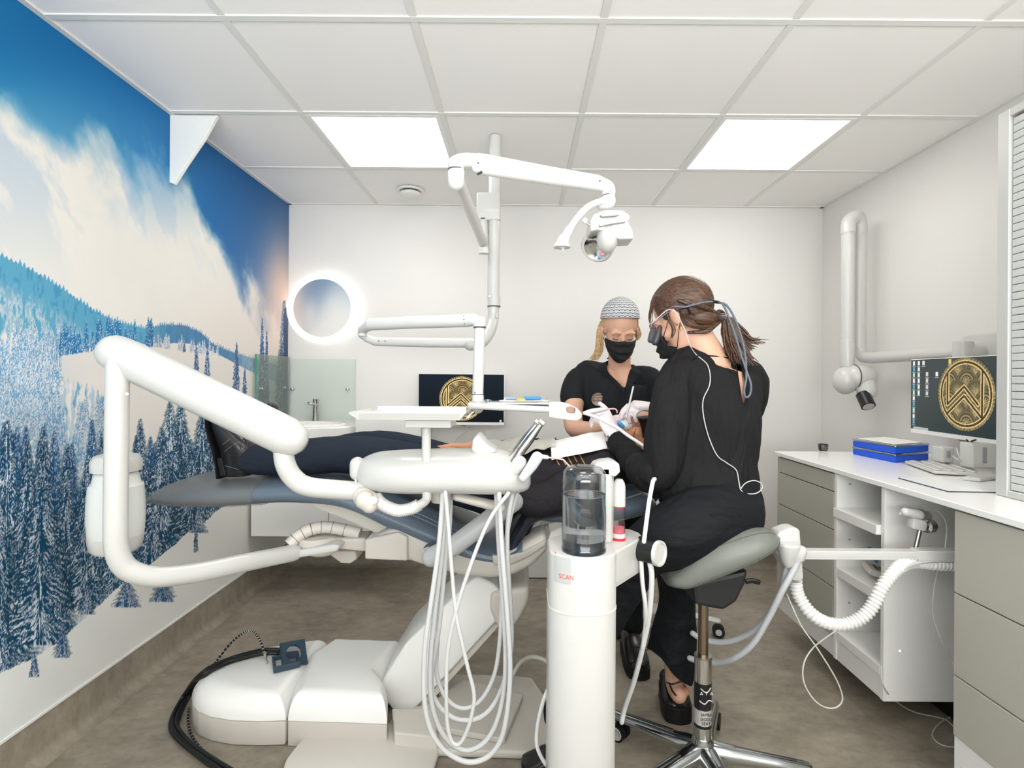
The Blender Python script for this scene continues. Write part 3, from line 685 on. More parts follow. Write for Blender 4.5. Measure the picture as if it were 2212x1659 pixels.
kb = [k1+V(0, 0, .004), k2+V(0, 0, .004), V(k2.x+.15, k2.y-.06, TZ+.004), V(k1.x+.17, k1.y-.07, TZ+.004)]
obj('case', MB().prism(kb, (0, 0, .012), .004, 2), PLAST, e)
ks = MB()
for i in range(4):
    for j in range(12):
        u = (i+.6)/4.6; v = (j+.6)/12.6; q = kb[0]*(1-u)*(1-v)+kb[3]*u*(1-v)+kb[1]*(1-u)*v+kb[2]*u*v
        ks.obox(q+V(0, 0, .0138), (.022, .013, .004), (0, 0, .4), .001, 1)
ko = obj('key_rows', ks, PLAST, e); ko['kind'] = 'stuff'
p1 = onz(2079, 1040)
e = empty('tablet_device', p1, 'flat white panel lying on the worktop nearest the shutter cabinet', 'tablet')
obj('body', MB().prism([V(q.x, q.y, TZ+.004) for q in (p1, onz(2118, 1044), onz(2152, 1038), onz(2140, 1025))], (0, 0, .013), .003, 2), PLAST, e)
obj('feet', MB().prism([V(q.x, q.y, TZ) for q in (onz(2084, 1040), onz(2118, 1043), onz(2145, 1037), onz(2138, 1027))], (0, 0, .004)), DARKJ, e)
for (xa, xb, ya, yb, Y, lb) in ((2036, 2062, 966, 1000, 2.12, 'small white socket box by the blue cases below the monitor'), (2100, 2154, 958, 1012, 1.98, 'larger white socket box with cables under the right monitor')):
    a_ = P(xa, yb, Y); b_ = P(xb, ya, Y)
    e = empty('socket_box', V(a_.x, Y, TZ), lb, 'socket box')
    obj('housing', MB().box((a_.x, Y, max(a_.z, TZ+.001)), (b_.x, Y+.06, b_.z), .006, 2), PLAST, e)
    obj('slot', MB().box(((a_.x+b_.x)/2-.008, Y-.002, a_.z+.02), ((a_.x+b_.x)/2+.008, Y+.001, b_.z-.015), .001, 1), mat('socket_grey', (150, 152, 150), .4), e)
def cable(name, label, pts, r, m, grp=None, n=8, cat='cable', seg_=7):
    return tag(obj(name, MB().ring(cr(pts, seg_), r, n), m), label, cat, grp)
cable('power_cable', 'black cable looped below the right monitor', [P(2088, 950, 2.05), P(2098, 962, 2.0), P(2110, 968, 2.0), P(2098, 955, 2.02), P(2108, 950, 2.05)], .003, RUBBER)
cable('power_cable', 'black cable curling between the two socket boxes', [P(2080, 984, 2.05), P(2092, 982, 2.05), P(2100, 996, 2.05), P(2112, 1000, 2.02)], .0045, RUBBER)
cable('power_cable', 'white cable crossing between the two socket boxes', [P(2058, 985, 2.1), P(2075, 995, 2.05), P(2088, 978, 2.05), P(2104, 982, 2.0)], .003, PLAST)
cable('power_cable', 'second white cable standing behind the keyboard', [P(2066, 968, 2.1), P(2072, 985, 2.07), P(2082, 1002, 2.05), P(2070, 990, 2.0)], .0028, PLAST)
# wall mounted x-ray unit
e = empty('xray_unit', V(1.9, 2.3, CAMH), 'white wall mounted x-ray arm with round head and black cone', 'x-ray unit')
za = CAMH+.125
obj('wall_plate', MB().box((XR-.03, 2.16, za-.10), (XR, 2.34, za+.08), .01, 3), PLAST, e)
obj('wall_joint', MB().ring([V(XR-.03, 2.25, za), V(1.87, 2.25, za)], [.04, .035], 20).lathe([(0, -.04), (.036, -.04), (.036, .045), (.02, .05), (0, .05)], V(1.87, 2.25, za)), PLAST, e)
obj('lower_arm', MB().ring(cr([V(1.87, 2.25, za), V(1.862, 2.55, za+.002), V(1.855, 2.82, za), V(1.852, 2.89, za+.015), V(1.85, 2.91, za+.07)], 8), .030, 20), PLAST, e)
jt = P(1862, 560, 2.90).z
obj('fold_arm', MB().ring([V(1.85, 2.91, za+.06), V(1.85, 2.91, P(1860, 505, 2.91).z)], .034, 20, 'flat'), PLAST, e)
top = P(1861, 503, 2.91); t2 = P(1832, 503, 2.87)
obj('top_bend', MB().ring(cr([V(1.85, 2.91, top.z), V(1.845, 2.908, top.z+.05), V(1.82, 2.895, top.z+.085), V(t2.x+.01, 2.88, top.z+.05), V(t2.x, 2.87, t2.z)], 8), .037, 20), PLAST, e)
b2 = P(1829, 740, 2.87)
obj('front_arm', MB().ring([t2, V(t2.x, 2.87, b2.z)], .034, 20, 'flat').ring([V(t2.x, 2.87, b2.z+.004), V(t2.x, 2.87, b2.z-.12)], .036, 20), PLAST, e)
obj('arm_seam', MB().cyl(V(t2.x, 2.87, b2.z+.004), V(t2.x, 2.87, b2.z+.001), .0365, n=20), GREYP, e)
obj('arm_seam', MB().cyl(V(t2.x, 2.87, t2.z), V(t2.x, 2.87, t2.z-.003), .0375, n=20), GREYP, e)
hc = P(1826, 822, 2.86); hx = P(1862, 815, 2.84)
obj('head_yoke', MB().ell(hc, (.062, .066, .074)), PLAST, e)
obj('tube_head', MB().ring([hx+V(-.03, 0, 0), hx+V(.005, 0, -.002)], .068, 24).ring([hx, P(1873, 845, 2.80)], [.055, .048], 24), PLAST, e)
obj('head_seam', MB().cyl(hx+V(-.047, 0, 0), hx+V(-.043, 0, 0), .069, n=28), DARKJ, e)
ca, cb = P(1864, 852, 2.79), P(1876, 878, 2.74)
obj('cone', MB().ring([ca, cb], .034, 28, 'flat'), BLACKP, e)
dv = (cb-ca).normalized()
obj('cone_window', MB().cyl(cb+dv*.001, cb+dv*.002, .027, n=24), GREYP, e)

# suction head, rail and hoses right of the stool
RY = 1.665
e = empty('suction_unit', P(1700, 1198, RY), 'white suction hose holder with rail reaching into the knee space', 'suction unit')
ra, rb = P(1722, 1198, RY), P(2075, 1198, RY)
obj('rail', MB().box((ra.x, RY-.018, ra.z-.010), (rb.x, RY+.018, rb.z+.013), .003, 2), PLAST, e)
obj('rail_groove', MB().box((ra.x+.02, RY-.0185, ra.z-.004), (P(1970, 1198, RY).x, RY-.0175, ra.z+.004)), GREYP, e)
obj('rail_sleeve', MB().box((P(1975, 1198, RY).x, RY-.021, ra.z-.014), (rb.x+.1, RY+.021, rb.z+.016), .002, 1), PLAST, e)
prof = [P(*q, RY-.03) for q in ((1683, 1150), (1706, 1141), (1720, 1140), (1729, 1146), (1737, 1252), (1729, 1256), (1712, 1255), (1703, 1235), (1690, 1215), (1678, 1195), (1676, 1165))]
obj('holder_body', MB().prism(prof, (0, .055, 0), .006, 3, True), PLAST, e)
cc_ = P(1703, 1185, RY-.045)
obj('holder_cup', MB().lathe([(0, .0), (.030, 0), (.0345, -.006), (.033, -.018), (.02, -.06), (.008, -.075), (0, -.076)], cc_+V(0, 0, .018), (0, 0, 1)), PLAST, e)
obj('holder_bracket', MB().ring([P(1675, 1158, RY+.02), P(1700, 1163, RY)], .017, 14), PLAST, e)
CORR = mat('corrugated_white', (226, 226, 223), .45)
def corrugated(pts, r, pitch=.0115):
    path = cr(pts, 14); L = [0]
    for a, b in zip(path[:-1], path[1:]): L.append(L[-1]+(b-a).length)
    m = int(L[-1]/pitch)*4; q = []; R = []
    for i in range(m+1):
        s = L[-1]*i/m; k = min(np.searchsorted(L, s, 'right')-1, len(path)-2); t = (s-L[k])/max(L[k+1]-L[k], 1e-9)
        q.append(path[k].lerp(path[k+1], t)); R.append(r*(1+(.10 if i % 4 in (0, 1) else -.10)))
    return MB().ring(q, R, 14, 'flat')
sh_ = tag(obj('suction_hose', corrugated([P(1718, 1254, RY), P(1724, 1285, RY), P(1752, 1325, RY-.02), P(1792, 1347, RY-.03), P(1840, 1345, RY-.04), P(1878, 1318, RY-.05), P(1908, 1265, RY-.05), P(1938, 1228, RY-.03), P(1970, 1214, RY), P(2020, 1218, RY), P(2070, 1220, RY)], .0185), CORR), 'white corrugated suction hose looping below the rail on the right', 'hose')
HG = mat('hose_bluegrey', (186, 190, 192), .45)
cable('suction_tube', 'pale grey tube from the holder cup curving under the stool, upper of two', [P(1703, 1215, RY-.03), P(1690, 1270, RY-.03), P(1672, 1310, RY), P(1640, 1352, RY+.05), P(1600, 1378, RY+.1), P(1560, 1388, RY+.14), P(1520, 1382, RY+.18), P(1496, 1368, RY+.2)], .0095, HG, 'grey suction tubes', 12, 'hose')
cable('suction_tube', 'pale grey tube with plug running low behind the stool column', [P(1726, 1196, RY-.06), P(1719, 1222, RY-.06), P(1690, 1275, RY-.06), P(1660, 1335, RY-.03), P(1628, 1388, RY), P(1590, 1420, RY+.04), P(1550, 1432, RY+.1), P(1510, 1428, RY+.14), P(1490, 1422, RY+.16)], .0095, HG, 'grey suction tubes', 12, 'hose')
obj('tube_plug', MB().ring([P(1731, 1190, RY-.06), P(1726, 1206, RY-.06), P(1722, 1214, RY-.06)], [.016, .016, .009], 14), GREYP, e)
(obj('tied_wire', MB().ring(cr([P(1750, 1330, RY-.01), P(1790, 1356, RY-.03), P(1835, 1353, RY-.05), P(1880, 1325, RY-.06), P(1925, 1250, RY-.05), P(1985, 1216, RY-.03), P(2070, 1214, RY)], 8), .004, 8), GREYP, sh_))
for q in ((1868, 1330), (1922, 1268)):
    pass
TW = mat('thin_cable', (200, 200, 192), .5)
cable('thin_cable', 'thin cream cable hanging in a long loop below the suction hose', [P(1700, 1284, 1.66), P(1730, 1350, 1.64), P(1765, 1400, 1.63), P(1805, 1465, 1.62), P(1820, 1510, 1.62), P(1800, 1530, 1.62), P(1765, 1518, 1.62), P(1738, 1478, 1.63), P(1736, 1435, 1.64), P(1758, 1398, 1.65), P(1806, 1362, 1.62)], .0022, TW)
cable('thin_cable', 'thin grey cable hanging down the knee space', [P(1992, 1116, 1.72), P(2012, 1101, 1.74), P(2034, 1112, 1.72), P(2045, 1140, 1.7), P(2040, 1194, 1.68)], .002, TW)
cable('thin_cable', 'thin grey cable behind the rail falling towards the drawer corner', [P(2032, 1206, 1.69), P(2026, 1230, 1.70), P(2017, 1280, 1.70), P(2016, 1330, 1.70), P(2035, 1385, 1.69), P(2062, 1442, 1.68), V(1.40, 1.62, .12), V(1.42, 1.60, .004)], .002, TW)
def fl(px, py, z=.003):
    y = (CAMH-z)*FPX/((py-818.5)-(px-1124)*ROLL); p = P(px, py, y); p.z = z; return p
cable('thin_cable', 'thin cream cable on the floor at the foot of the shelf unit', [P(1904, 1438, 1.78), P(1908, 1482, 1.75), fl(1935, 1515, .06), fl(1975, 1538, .01), fl(2020, 1548), fl(2045, 1556), fl(2062, 1572)], .0024, TW)
cable('thin_cable', 'small cream cable loop on the floor beside near drawer cabinet', [fl(2062, 1545), fl(2030, 1562), fl(2014, 1585), fl(2025, 1604), fl(2048, 1613), fl(2068, 1613)], .0024, TW)
# curing light in its clamp
e = empty('handpiece_clamp', P(1985, 1135, 1.72), 'chrome and white handpiece clamped on a rod above the rail', 'handpiece holder')
obj('grip', MB().ring([P(1956, 1106, 1.72), P(1985, 1112, 1.72)], [.014, .016], 14).obox(P(1981, 1132, 1.72), (.05, .03, .034), (0, .2, 0), .006), PLAST, e)
obj('clamp', MB().cyl(P(1996, 1114, 1.72)+V(0, -.01, 0), P(1996, 1114, 1.72)+V(.006, .02, 0), .017, n=20).lathe([(.012, -.015), (.021, -.012), (.021, .012), (.012, .015)], P(2006, 1136, 1.71), (1, .3, 0)), CHROME, e)
obj('rod', MB().cyl(P(1976, 1190, 1.71), P(1990, 1130, 1.72), .007, n=12), STEEL, e)
# device on the shelf
dv0 = P(1885, 1223, 1.98)
e = empty('curing_device', dv0, 'cream control box with green display lying on the middle shelf', 'control device')
import mathutils
Mz = Matrix.Translation(V(1.37, 1.975, .494)) @ mathutils.Euler((0, .32, -.35)).to_matrix().to_4x4()
obj('case', MB().box((-.08, -.05, 0), (.08, .05, .022), .005, 2, Mz), IVORY, e)
obj('display', MB().box((-.0, -.012, .0221), (.024, .010, .0235), 0, 1, Mz), mat('green_display', (18, 140, 78), .3, emit=(18, 140, 78), estr=.4), e)
bt = [(-.05, -.02), (-.05, .0), (-.05, .02), (-.03, -.02), (-.03, 0), (-.03, .02), (.04, -.02), (.04, .02)]
for i, (u, v) in enumerate(bt): obj('button', MB().cyl(Mz @ V(u, v, .0221), Mz @ V(u, v, .025), .006, n=12), (DARKJ, GREYP)[i > 5], e)
obj('legs', MB().box((.05, -.045, -.03), (.075, .045, .0), 0, 1, Mz), IVORY, e)
sp = P(1885, 1190, 1.99)
e = empty('syringe', sp, 'teal and blue tipped syringe on the middle shelf behind the control box', 'syringe')
obj('barrel', MB().ring([P(1879, 1188, 1.97), P(1893, 1212, 1.95)], .006, 10), mat('blue_tip', (30, 110, 160), .3), e)
obj('cap', MB().ell(P(1879, 1187, 1.97), .011), mat('teal_cap', (30, 150, 150), .3), e)
# ------------------------------------------------------------------ patient chair (stands around Y = 2.05)
def sil(pts, Y, depth, bev, m, name, parent, seg_=3, smooth=True, n=(0, 1, 0), curve=None):
    """a moulded part: its side profile at depth Y, extruded away from the viewer"""
    pp = [P(*q, Y) for q in pts]
    if curve: pp = cr(pp, curve, closed=True)
    return obj(name, MB().prism(pp, Vector(n)*depth, bev, seg_, smooth), m, parent)
def slab(path, Yc, half_w, name, parent, m, n_=20, power=2.6, widths=None):
    """upholstered pad: path of (px, py_top, py_bottom) at depth Yc; superelliptic cross section across Y"""
    mb = MB(); vs = []; N = 28; K = len(path)
    pth = cr(path, 5); K = len(pth)
    for i, q in enumerate(pth):
        a = P(q[0], q[1], Yc); b = P(q[0], q[2], Yc); c = (a+b)/2; h = (a.z-b.z)/2
        w = half_w*(widths(i/(K-1)) if widths else 1)
        for k in range(N):
            t = 2*PI*k/N; cs, sn = math.cos(t), math.sin(t)
            vs.append(V(c.x, c.y+w*math.copysign(abs(cs)**(2/power), cs), c.z+h*math.copysign(abs(sn)**(2/power), sn)))
    fs = [(i*N+k, i*N+(k+1) % N, (i+1)*N+(k+1) % N, (i+1)*N+k) for i in range(K-1) for k in range(N)]
    fs += [tuple(range(N))[::-1], tuple((K-1)*N+k for k in range(N))]
    return obj(name, mb.add(vs, fs, True), m, parent)
ch = empty('patient_chair', (-.3, 2.05, 0), 'reclined treatment chair with navy vinyl upholstery on an ivory base', 'treatment chair')
YC = 2.07
endround = lambda t: max(.05, min(1, math.sin(min(1, t*7+.04)*PI/2)))
PADY = 1.90
slab([(399, 1048, 1056), (404, 1036, 1066), (425, 1027, 1072), (470, 1026, 1075), (560, 1023, 1074), (650, 1018, 1068), (740, 1019, 1072), (800, 1036, 1086), (870, 1058, 1122), (950, 1092, 1158), (1020, 1130, 1178), (1080, 1150, 1183), (1112, 1140, 1184), (1128, 1120, 1180)], YC, .235, 'seat_pad', ch, NAVYL, widths=lambda t: endround(t) if t < .9 else 1)
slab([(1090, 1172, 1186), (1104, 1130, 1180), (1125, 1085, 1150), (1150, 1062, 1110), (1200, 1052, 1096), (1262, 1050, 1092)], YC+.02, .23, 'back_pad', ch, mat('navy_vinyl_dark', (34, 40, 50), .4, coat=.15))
# piping and stitched seams along the near side of the leg rest
for off, nm in ((0, 'piping'), (6, 'piping')):
    path = [P(x, y+off, 1.845) for x, y in ((630, 1043), (700, 1043), (750, 1052), (790, 1066))]
    obj(nm, MB().ring(cr(path, 6), .0022, 6), mat('piping', (30, 36, 44), .5), ch)
st_pts = cr([P(885, 1098, 1.842), P(920, 1112, 1.842), P(952, 1128, 1.842), P(990, 1145, 1.842)], 9)
for i in range(0, len(st_pts)-1):
    pass
smb = MB()
for off in (0, 9):
    q = cr([P(640, 1046+off, 1.842), P(700, 1050+off, 1.842), P(760, 1062+off, 1.842), P(880, 1100+off, 1.842), P(945, 1128+off, 1.842), P(1000, 1152+off, 1.842)], 30)
    for a_, b_ in zip(q[::2], q[1::2]): smb.ring([a_, b_], .0013, 5)
so = obj('stitching', smb, mat('thread', (150, 158, 166), .6), ch); so['kind'] = 'stuff'
# clear vinyl cover on the foot end
slab([(402, 1046, 1060), (408, 1034, 1068), (428, 1024.5, 1075), (470, 1023.5, 1078), (545, 1021.5, 1077.5), (610, 1018, 1074)], YC, .24, 'foot_cover', ch, mat('clear_vinyl', (150, 146, 138), .22, alpha=.30), widths=endround)
# headrest
slab([(1152, 1094, 1100), (1160, 1084, 1108), (1195, 1078, 1115), (1260, 1074, 1118), (1330, 1058, 1114), (1375, 1052, 1102), (1396, 1062, 1086), (1400, 1070, 1078)], 2.06, .15, 'headrest', ch, NAVYL, widths=lambda t: endround(t)*endround(1-t))
hs = cr([P(1160, 1094, 1.905), P(1200, 1090, 1.905), (P(1260, 1090, 1.905)), P(1330, 1082, 1.905), P(1385, 1066, 1.92)], 8)
obj('piping', MB().ring(hs, .002, 6), mat('thread', (150, 158, 166), .6), ch)
obj('headrest_rim', MB().ring(cr([P(1388, 1088, 1.94), P(1368, 1110, 1.93), P(1335, 1122, 1.93), P(1290, 1128, 1.93)], 6), .006, 8), IVORY, ch)
# frame shells
sil([(430, 1076), (520, 1077), (620, 1066), (700, 1052), (780, 1070), (860, 1112), (948, 1160), (875, 1170), (822, 1156), (760, 1128), (700, 1104), (662, 1089), (600, 1082), (500, 1080)], 1.90, .34, .012, IVORY, 'leg_rest_shell', ch)
sil([(790, 1168), (822, 1152), (862, 1133), (905, 1140), (975, 1172), (1060, 1202), (1100, 1196), (1150, 1166), (1180, 1153), (1184, 1190), (1150, 1225), (1112, 1244), (1060, 1252), (1000, 1246), (940, 1232), (880, 1212), (788, 1209)], 1.84, .42, .022, IVORY, 'seat_casting', ch, 3)
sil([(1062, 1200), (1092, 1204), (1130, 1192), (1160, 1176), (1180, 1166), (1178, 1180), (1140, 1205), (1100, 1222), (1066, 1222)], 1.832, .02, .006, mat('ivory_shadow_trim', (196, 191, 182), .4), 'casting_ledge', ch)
sil([(1112, 1182), (1126, 1160), (1140, 1135), (1170, 1118), (1212, 1108), (1240, 1112), (1238, 1124), (1200, 1130), (1172, 1136), (1150, 1156), (1143, 1180), (1136, 1192)], 1.98, .12, .01, IVORY, 'headrest_bracket', ch)
sil([(1150, 1155), (1160, 1137), (1185, 1134), (1189, 1160), (1180, 1182), (1150, 1180)], 2.0, .10, .008, GREYP, 'bracket_link', ch)
sil([(1085, 1142), (1120, 1104), (1150, 1092), (1170, 1100), (1140, 1160), (1112, 1186), (1085, 1180)], 1.93, .25, .01, BLACKP, 'backrest_shell', ch)
# knuckle box towards the left and the ivory hub of the instrument arm
sil([(788, 1166), (860, 1150), (880, 1160), (880, 1212), (788, 1208)], 1.825, .3, .006, IVORY, 'side_box', ch)
sil([(700, 1190), (768, 1190), (771, 1208), (756, 1218), (736, 1217)], 1.98, .12, .006, IVORY, 'step_block', ch)
# yoke: neck under the casting, lifting arm, base
yn = [P(1062, 1249, 2.05), P(1144, 1240, 2.05), P(1140, 1275, 2.05), P(1122, 1310, 2.05), P(1100, 1330, 2.05), P(1075, 1320, 2.05), P(1060, 1285, 2.05)]
obj('pivot_drum', MB().prism([p+V(0, -.13, 0) for p in yn], (0, .26, 0), .02, 3, True), IVORY, ch)
LW = mat('lift_white', (240, 240, 236), .35, coat=.2)
arm_f = [P(*q, 1.93) for q in ((1022, 1248), (1034, 1244), (1068, 1262), (1096, 1298), (1098, 1316), (900, 1530), (868, 1560), (836, 1520), (818, 1500), (826, 1470), (876, 1390))]
arm_b = [v+V(-.0, .25, 0) for v in arm_f]
obj('lift_arm', MB().prism(arm_f, (-.01, .26, .0), .012, 3, True), LW, ch)
obj('lift_arm_rail', MB().prism([P(*q, 1.95) for q in ((1104, 1306), (1106, 1322), (905, 1546), (893, 1536))], (0, .2, 0), .004, 2), IVORY, ch)
obj('hydraulic_rod', MB().cyl(P(1040, 1246, 2.0), P(1046, 1276, 2.0), .008, n=12), STEEL, ch)
0 and obj('rod_slot', MB().prism([P(*q, 1.926) for q in ((1023, 1276), (1034, 1258), (1038, 1262), (1029, 1280))], (0, .003, 0), 0), BLACKP, ch)
# base: nose cover, middle cover, beige rim, foot plates. built on the floor
def fp(px, py, z):
    y = (CAMH-z)*FPX/((py-818.5)-(px-1124)*ROLL); p = P(px, py, y); p.z = z; return p
def dome(outline, z0, z1, inset, name, m, rings=8):
    """cover with vertical skirt and a rounded shoulder"""
    mb = MB(); c = sum(outline, V(0, 0, 0))/len(outline); n = len(outline); vs = []
    for k in range(rings+1):
        t = k/rings*PI/2; z = z0+(z1-z0)*math.sin(t)
        for p in outline:
            L_ = math.hypot(p.x-c.x, p.y-c.y); s = 1-inset*(1-math.cos(t))/L_; vs.append(V(c.x+(p.x-c.x)*s, c.y+(p.y-c.y)*s, z))
    fs = [(k*n+i, k*n+(i+1) % n, (k+1)*n+(i+1) % n, (k+1)*n+i) for k in range(rings) for i in range(n)]
    fs += [tuple(range(n))[::-1], tuple(rings*n+i for i in range(n))]
    return obj(name, mb.add(vs, fs, True), m, ch)
zr = .085; zt_ = .165
nose = [fp(617, 1556, zr), fp(560, 1558, zr), fp(500, 1556, zr), fp(455, 1548, zr), fp(428, 1537, zr), fp(417, 1522, zr), fp(414, 1505, .09), fp(426, 1482, .10), fp(455, 1452, .12), fp(500, 1428, .135), fp(560, 1408, .145), fp(600, 1391, .148), fp(660, 1384, .148), fp(712, 1380, .148)]
nose = [V(v.x, v.y, zr) for v in nose]
nose_d = [v for v in nose]
dome(nose_d, zr, zt_, .075, 'nose_cover', LW)
BEI = mat('beige_plastic', (196, 190, 181), .4)
lowr = [V(v.x, v.y, .001) for v in nose_d]
obj('nose_rim', MB().prism([v+(V(.0, .0, 0)) for v in lowr], (0, 0, zr-.003), .008, 2, True), BEI, ch)
mid = [fp(622, 1557, zr), fp(760, 1561, zr), fp(836, 1564, zr), fp(838, 1525, zr), fp(826, 1500, zr), fp(868, 1384, .15), fp(800, 1380, .15), fp(720, 1380, .15), fp(662, 1450, zr), fp(632, 1510, zr)]
mid = [V(v.x, v.y, zr) for v in mid]
mid = [v.lerp(w_, t_) for v, w_ in zip(mid, mid[1:]+mid[:1]) for t_ in (0, .08, .5, .92)]
dome(mid, zr, zt_+.004, .055, 'base_cover', LW)
obj('cover_lock', MB().cyl(P(726, 1550, 1.82), P(726, 1550, 1.84), .006, n=14), DARKJ, ch)
obj('base_rim', MB().prism([V(v.x+(.0), v.y-(.0), .001) for v in mid], (0, 0, zr-.003), .008, 2, True), BEI, ch)
FZ = .03
obj('foot_plate', MB().prism([fp(655, 1590, FZ), fp(618, 1636, FZ), fp(612, 1652, FZ), fp(616, 1668, FZ), fp(930, 1680, FZ), fp(948, 1618, FZ), fp(1150, 1624, FZ), fp(1180, 1610, FZ), fp(1190, 1520, FZ), fp(1150, 1462, FZ), fp(1110, 1458, FZ), fp(900, 1452, FZ), fp(840, 1560, FZ), fp(700, 1575, FZ)], (0, 0, -.029), .010, 3, True), IVORY, ch)
obj('foot_plate_ridge', MB().prism([fp(868, 1556, .05), fp(1090, 1596, .05), fp(1094, 1588, .05), fp(1130, 1500, .05), fp(1000, 1466, .05), fp(900, 1540, .05)], (0, 0, -.019), .004, 2), IVORY, ch)
obj('chassis', MB().prism([fp(846, 1530, .07), fp(852, 1582, .07), fp(945, 1592, .07), fp(940, 1530, .07)], (0, 0, -.045), .005, 2), IVORY, ch)
obj('bellows', MB().ring([P(885, 1560, 1.93), P(900, 1540, 1.96), P(920, 1520, 1.98)], [.035, .03, .03], 14), RUBBER, ch)
obj('motor', MB().ring([P(900, 1545, 1.90), P(935, 1535, 1.92)], [.026, .026], 16), BEI, ch)
cable('drain_tube', 'grey tube arching from the base plate behind the white column', [fp(1085, 1490, .04), P(1105, 1462, 2.05), P(1125, 1430, 2.05), P(1150, 1419, 2.0), P(1180, 1428, 1.98), P(1196, 1450, 1.97)], .0075, IVORY, None, 12, 'hose')
cable('floor_wire', 'thin ivory wires lying on the chair base plate', [fp(950, 1500, .045), fp(1000, 1512, .045), fp(1040, 1504, .045), fp(1075, 1502, .045)], .004, IVORY)

# ------------------------------------------------------------------ instrument console and its big arm (nearest, left)
un = empty('instrument_unit', P(640, 1200, 1.8), 'white instrument console on a thick jointed arm in front of the reclined patient', 'dental unit')
YU = 1.50
a, b = P(252, 763, YU), P(618, 942, YU)
d = (b-a).normalized()
obj('spring_arm', MB().ring([a-d*.0, a+d*.05, b], [(.051, .051), (.0545, .0545), (.0545, .0545)], 36), PLAST, un)
obj('arm_seam', MB().ring([b-d*.006, b-d*.004], .0549, 36, 'flat'), GREYP, un)
obj('arm_cap', MB().ring([b-d*.003, b+d*.012], [.0547, .050], 36), PLAST, un)
obj('arm_slot', MB().obox(P(262, 801, 1.475), (.03, .012, .006), (0, .5, 0), .002), BLACKP, un)
R1 = .0285
obj('riser_tube', MB().ring(cr([P(254, 790, 1.47), P(252, 950, 1.46), P(250, 1120, 1.45), P(252, 1185, 1.45), P(268, 1222, 1.46), P(300, 1240, 1.48), P(350, 1246, 1.52), P(430, 1236, 1.60), P(520, 1217, 1.70), P(590, 1203, 1.79), P(634, 1194, 1.85)], 8), .0285, 24), PLAST, un)
obj('riser_screw', MB().cyl(P(274, 851, 1.44), P(274, 851, 1.43), .004, n=10), STEEL, un)
obj('swivel_fork', MB().prism([P(*q, 1.84) for q in ((600, 1200), (640, 1190), (720, 1176), (734, 1180), (728, 1192), (690, 1198), (612, 1212), (604, 1208))], (0, .10, 0), .008, 3, True), PLAST, un)
hub = P(696, 1184, 1.93)
obj('hub_disc', MB().lathe([(0, -.022), (.04, -.02), (.058, -.010), (.060, .004), (.0, .006)], hub, n=36), IVORY, un)
obj('hub_cover', MB().lathe([(0, .012), (.065, .012), (.073, .02), (.073, .034), (.066, .042), (0, .046)], hub+V(-.02, 0, .004), n=36), IVORY, un)
obj('hub_link', MB().prism([P(*q, 1.90) for q in ((655, 1172), (700, 1166), (790, 1162), (790, 1192), (700, 1184), (660, 1182))], (0, .10, 0), .008, 3, True), IVORY, un)
segs = cr([P(624, 1178, 1.86), P(645, 1158, 1.88), P(672, 1144, 1.90), P(705, 1139, 1.92), P(745, 1145, 1.93), P(790, 1156, 1.93)], 6)
for i in range(0, len(segs)-3, 4):
    obj('hose_sleeve', MB().ring(segs[i:i+5], [.0225, .0215, .021, .021, .0215][:len(segs[i:i+5])], 16, 'flat'), mat('sleeve_ivory', (214, 208, 198), .4), un)
    obj('sleeve_joint', MB().ring([segs[i], segs[i]+(segs[i+1]-segs[i]).normalized()*.0018], .0231, 16, 'flat'), DARKJ, un)
obj('lower_elbow', MB().ring(cr([P(612, 964, 1.50), P(616, 1000, 1.50), P(632, 1030, 1.51), P(662, 1050, 1.52), P(720, 1057, 1.54), P(788, 1061, 1.56)], 8), .0275, 24), PLAST, un)
obj('knuckle', MB().ring([P(784, 1072, 1.54), P(806, 1084, 1.54)], [.03, .026], 20).ring([P(788, 1080, 1.52), P(798, 1092, 1.52)], [.028, .022], 20), IVORY, un)
obj('knuckle_bolt', MB().cyl(P(806, 1081, 1.515), P(806, 1081, 1.505), .011, n=18), GREYP, un)
# console body: lofted pod
pod = cr([(770, 1015, 13, .02), (782, 1018, 27, .05), (812, 1017, 39, .085), (862, 1017, 43, .115), (930, 1016, 44, .135), (1000, 1015, 44, .14), (1060, 1016, 45, .135), (1096, 1020, 42, .115), (1122, 1026, 34, .09), (1140, 1033, 22, .055), (1146, 1037, 8, .02)], 5)
vs = []; N = 36; YP = 1.60
for q in pod:
    c = P(q[0], q[1], YP); h = q[2]*YP/FPX; w = q[3]
    for k in range(N):
        t = 2*PI*k/N; cs, sn = math.cos(t), math.sin(t)
        vs.append(V(c.x, c.y+w*math.copysign(abs(cs)**.8, cs), c.z+h*(math.copysign(abs(sn)**.75, sn))))
K = len(pod)
fs = [(i*N+k, i*N+(k+1) % N, (i+1)*N+(k+1) % N, (i+1)*N+k) for i in range(K-1) for k in range(N)]+[tuple(range(N))[::-1], tuple((K-1)*N+k for k in range(N))]
obj('console_body', MB().add(vs, fs, True), PLAST, un)
obj('end_knob', MB().ring([P(772, 1003, 1.57), P(772, 1022, 1.57)], [.022, .022], 20), PLAST, un)
obj('console_hook', MB().ring([P(768, 1036, 1.55), P(769, 1044, 1.55), P(774, 1046, 1.55)], .0035, 8), PLAST, un)
obj('panel_seam', MB().box(P(948, 1025, 1.459), P(975, 1026, 1.4605)), GREYP, un)
obj('underside_tray', MB().prism([P(*q, 1.52) for q in ((935, 1052), (1095, 1056), (1090, 1066), (945, 1066))], (0, .16, 0), .004, 2), GREYP, un)
for q in ((951, 1056), (1058, 1058)): obj('vent_notch', MB().obox(P(*q, 1.515), (.014, .006, .006)), BLACKP, un)
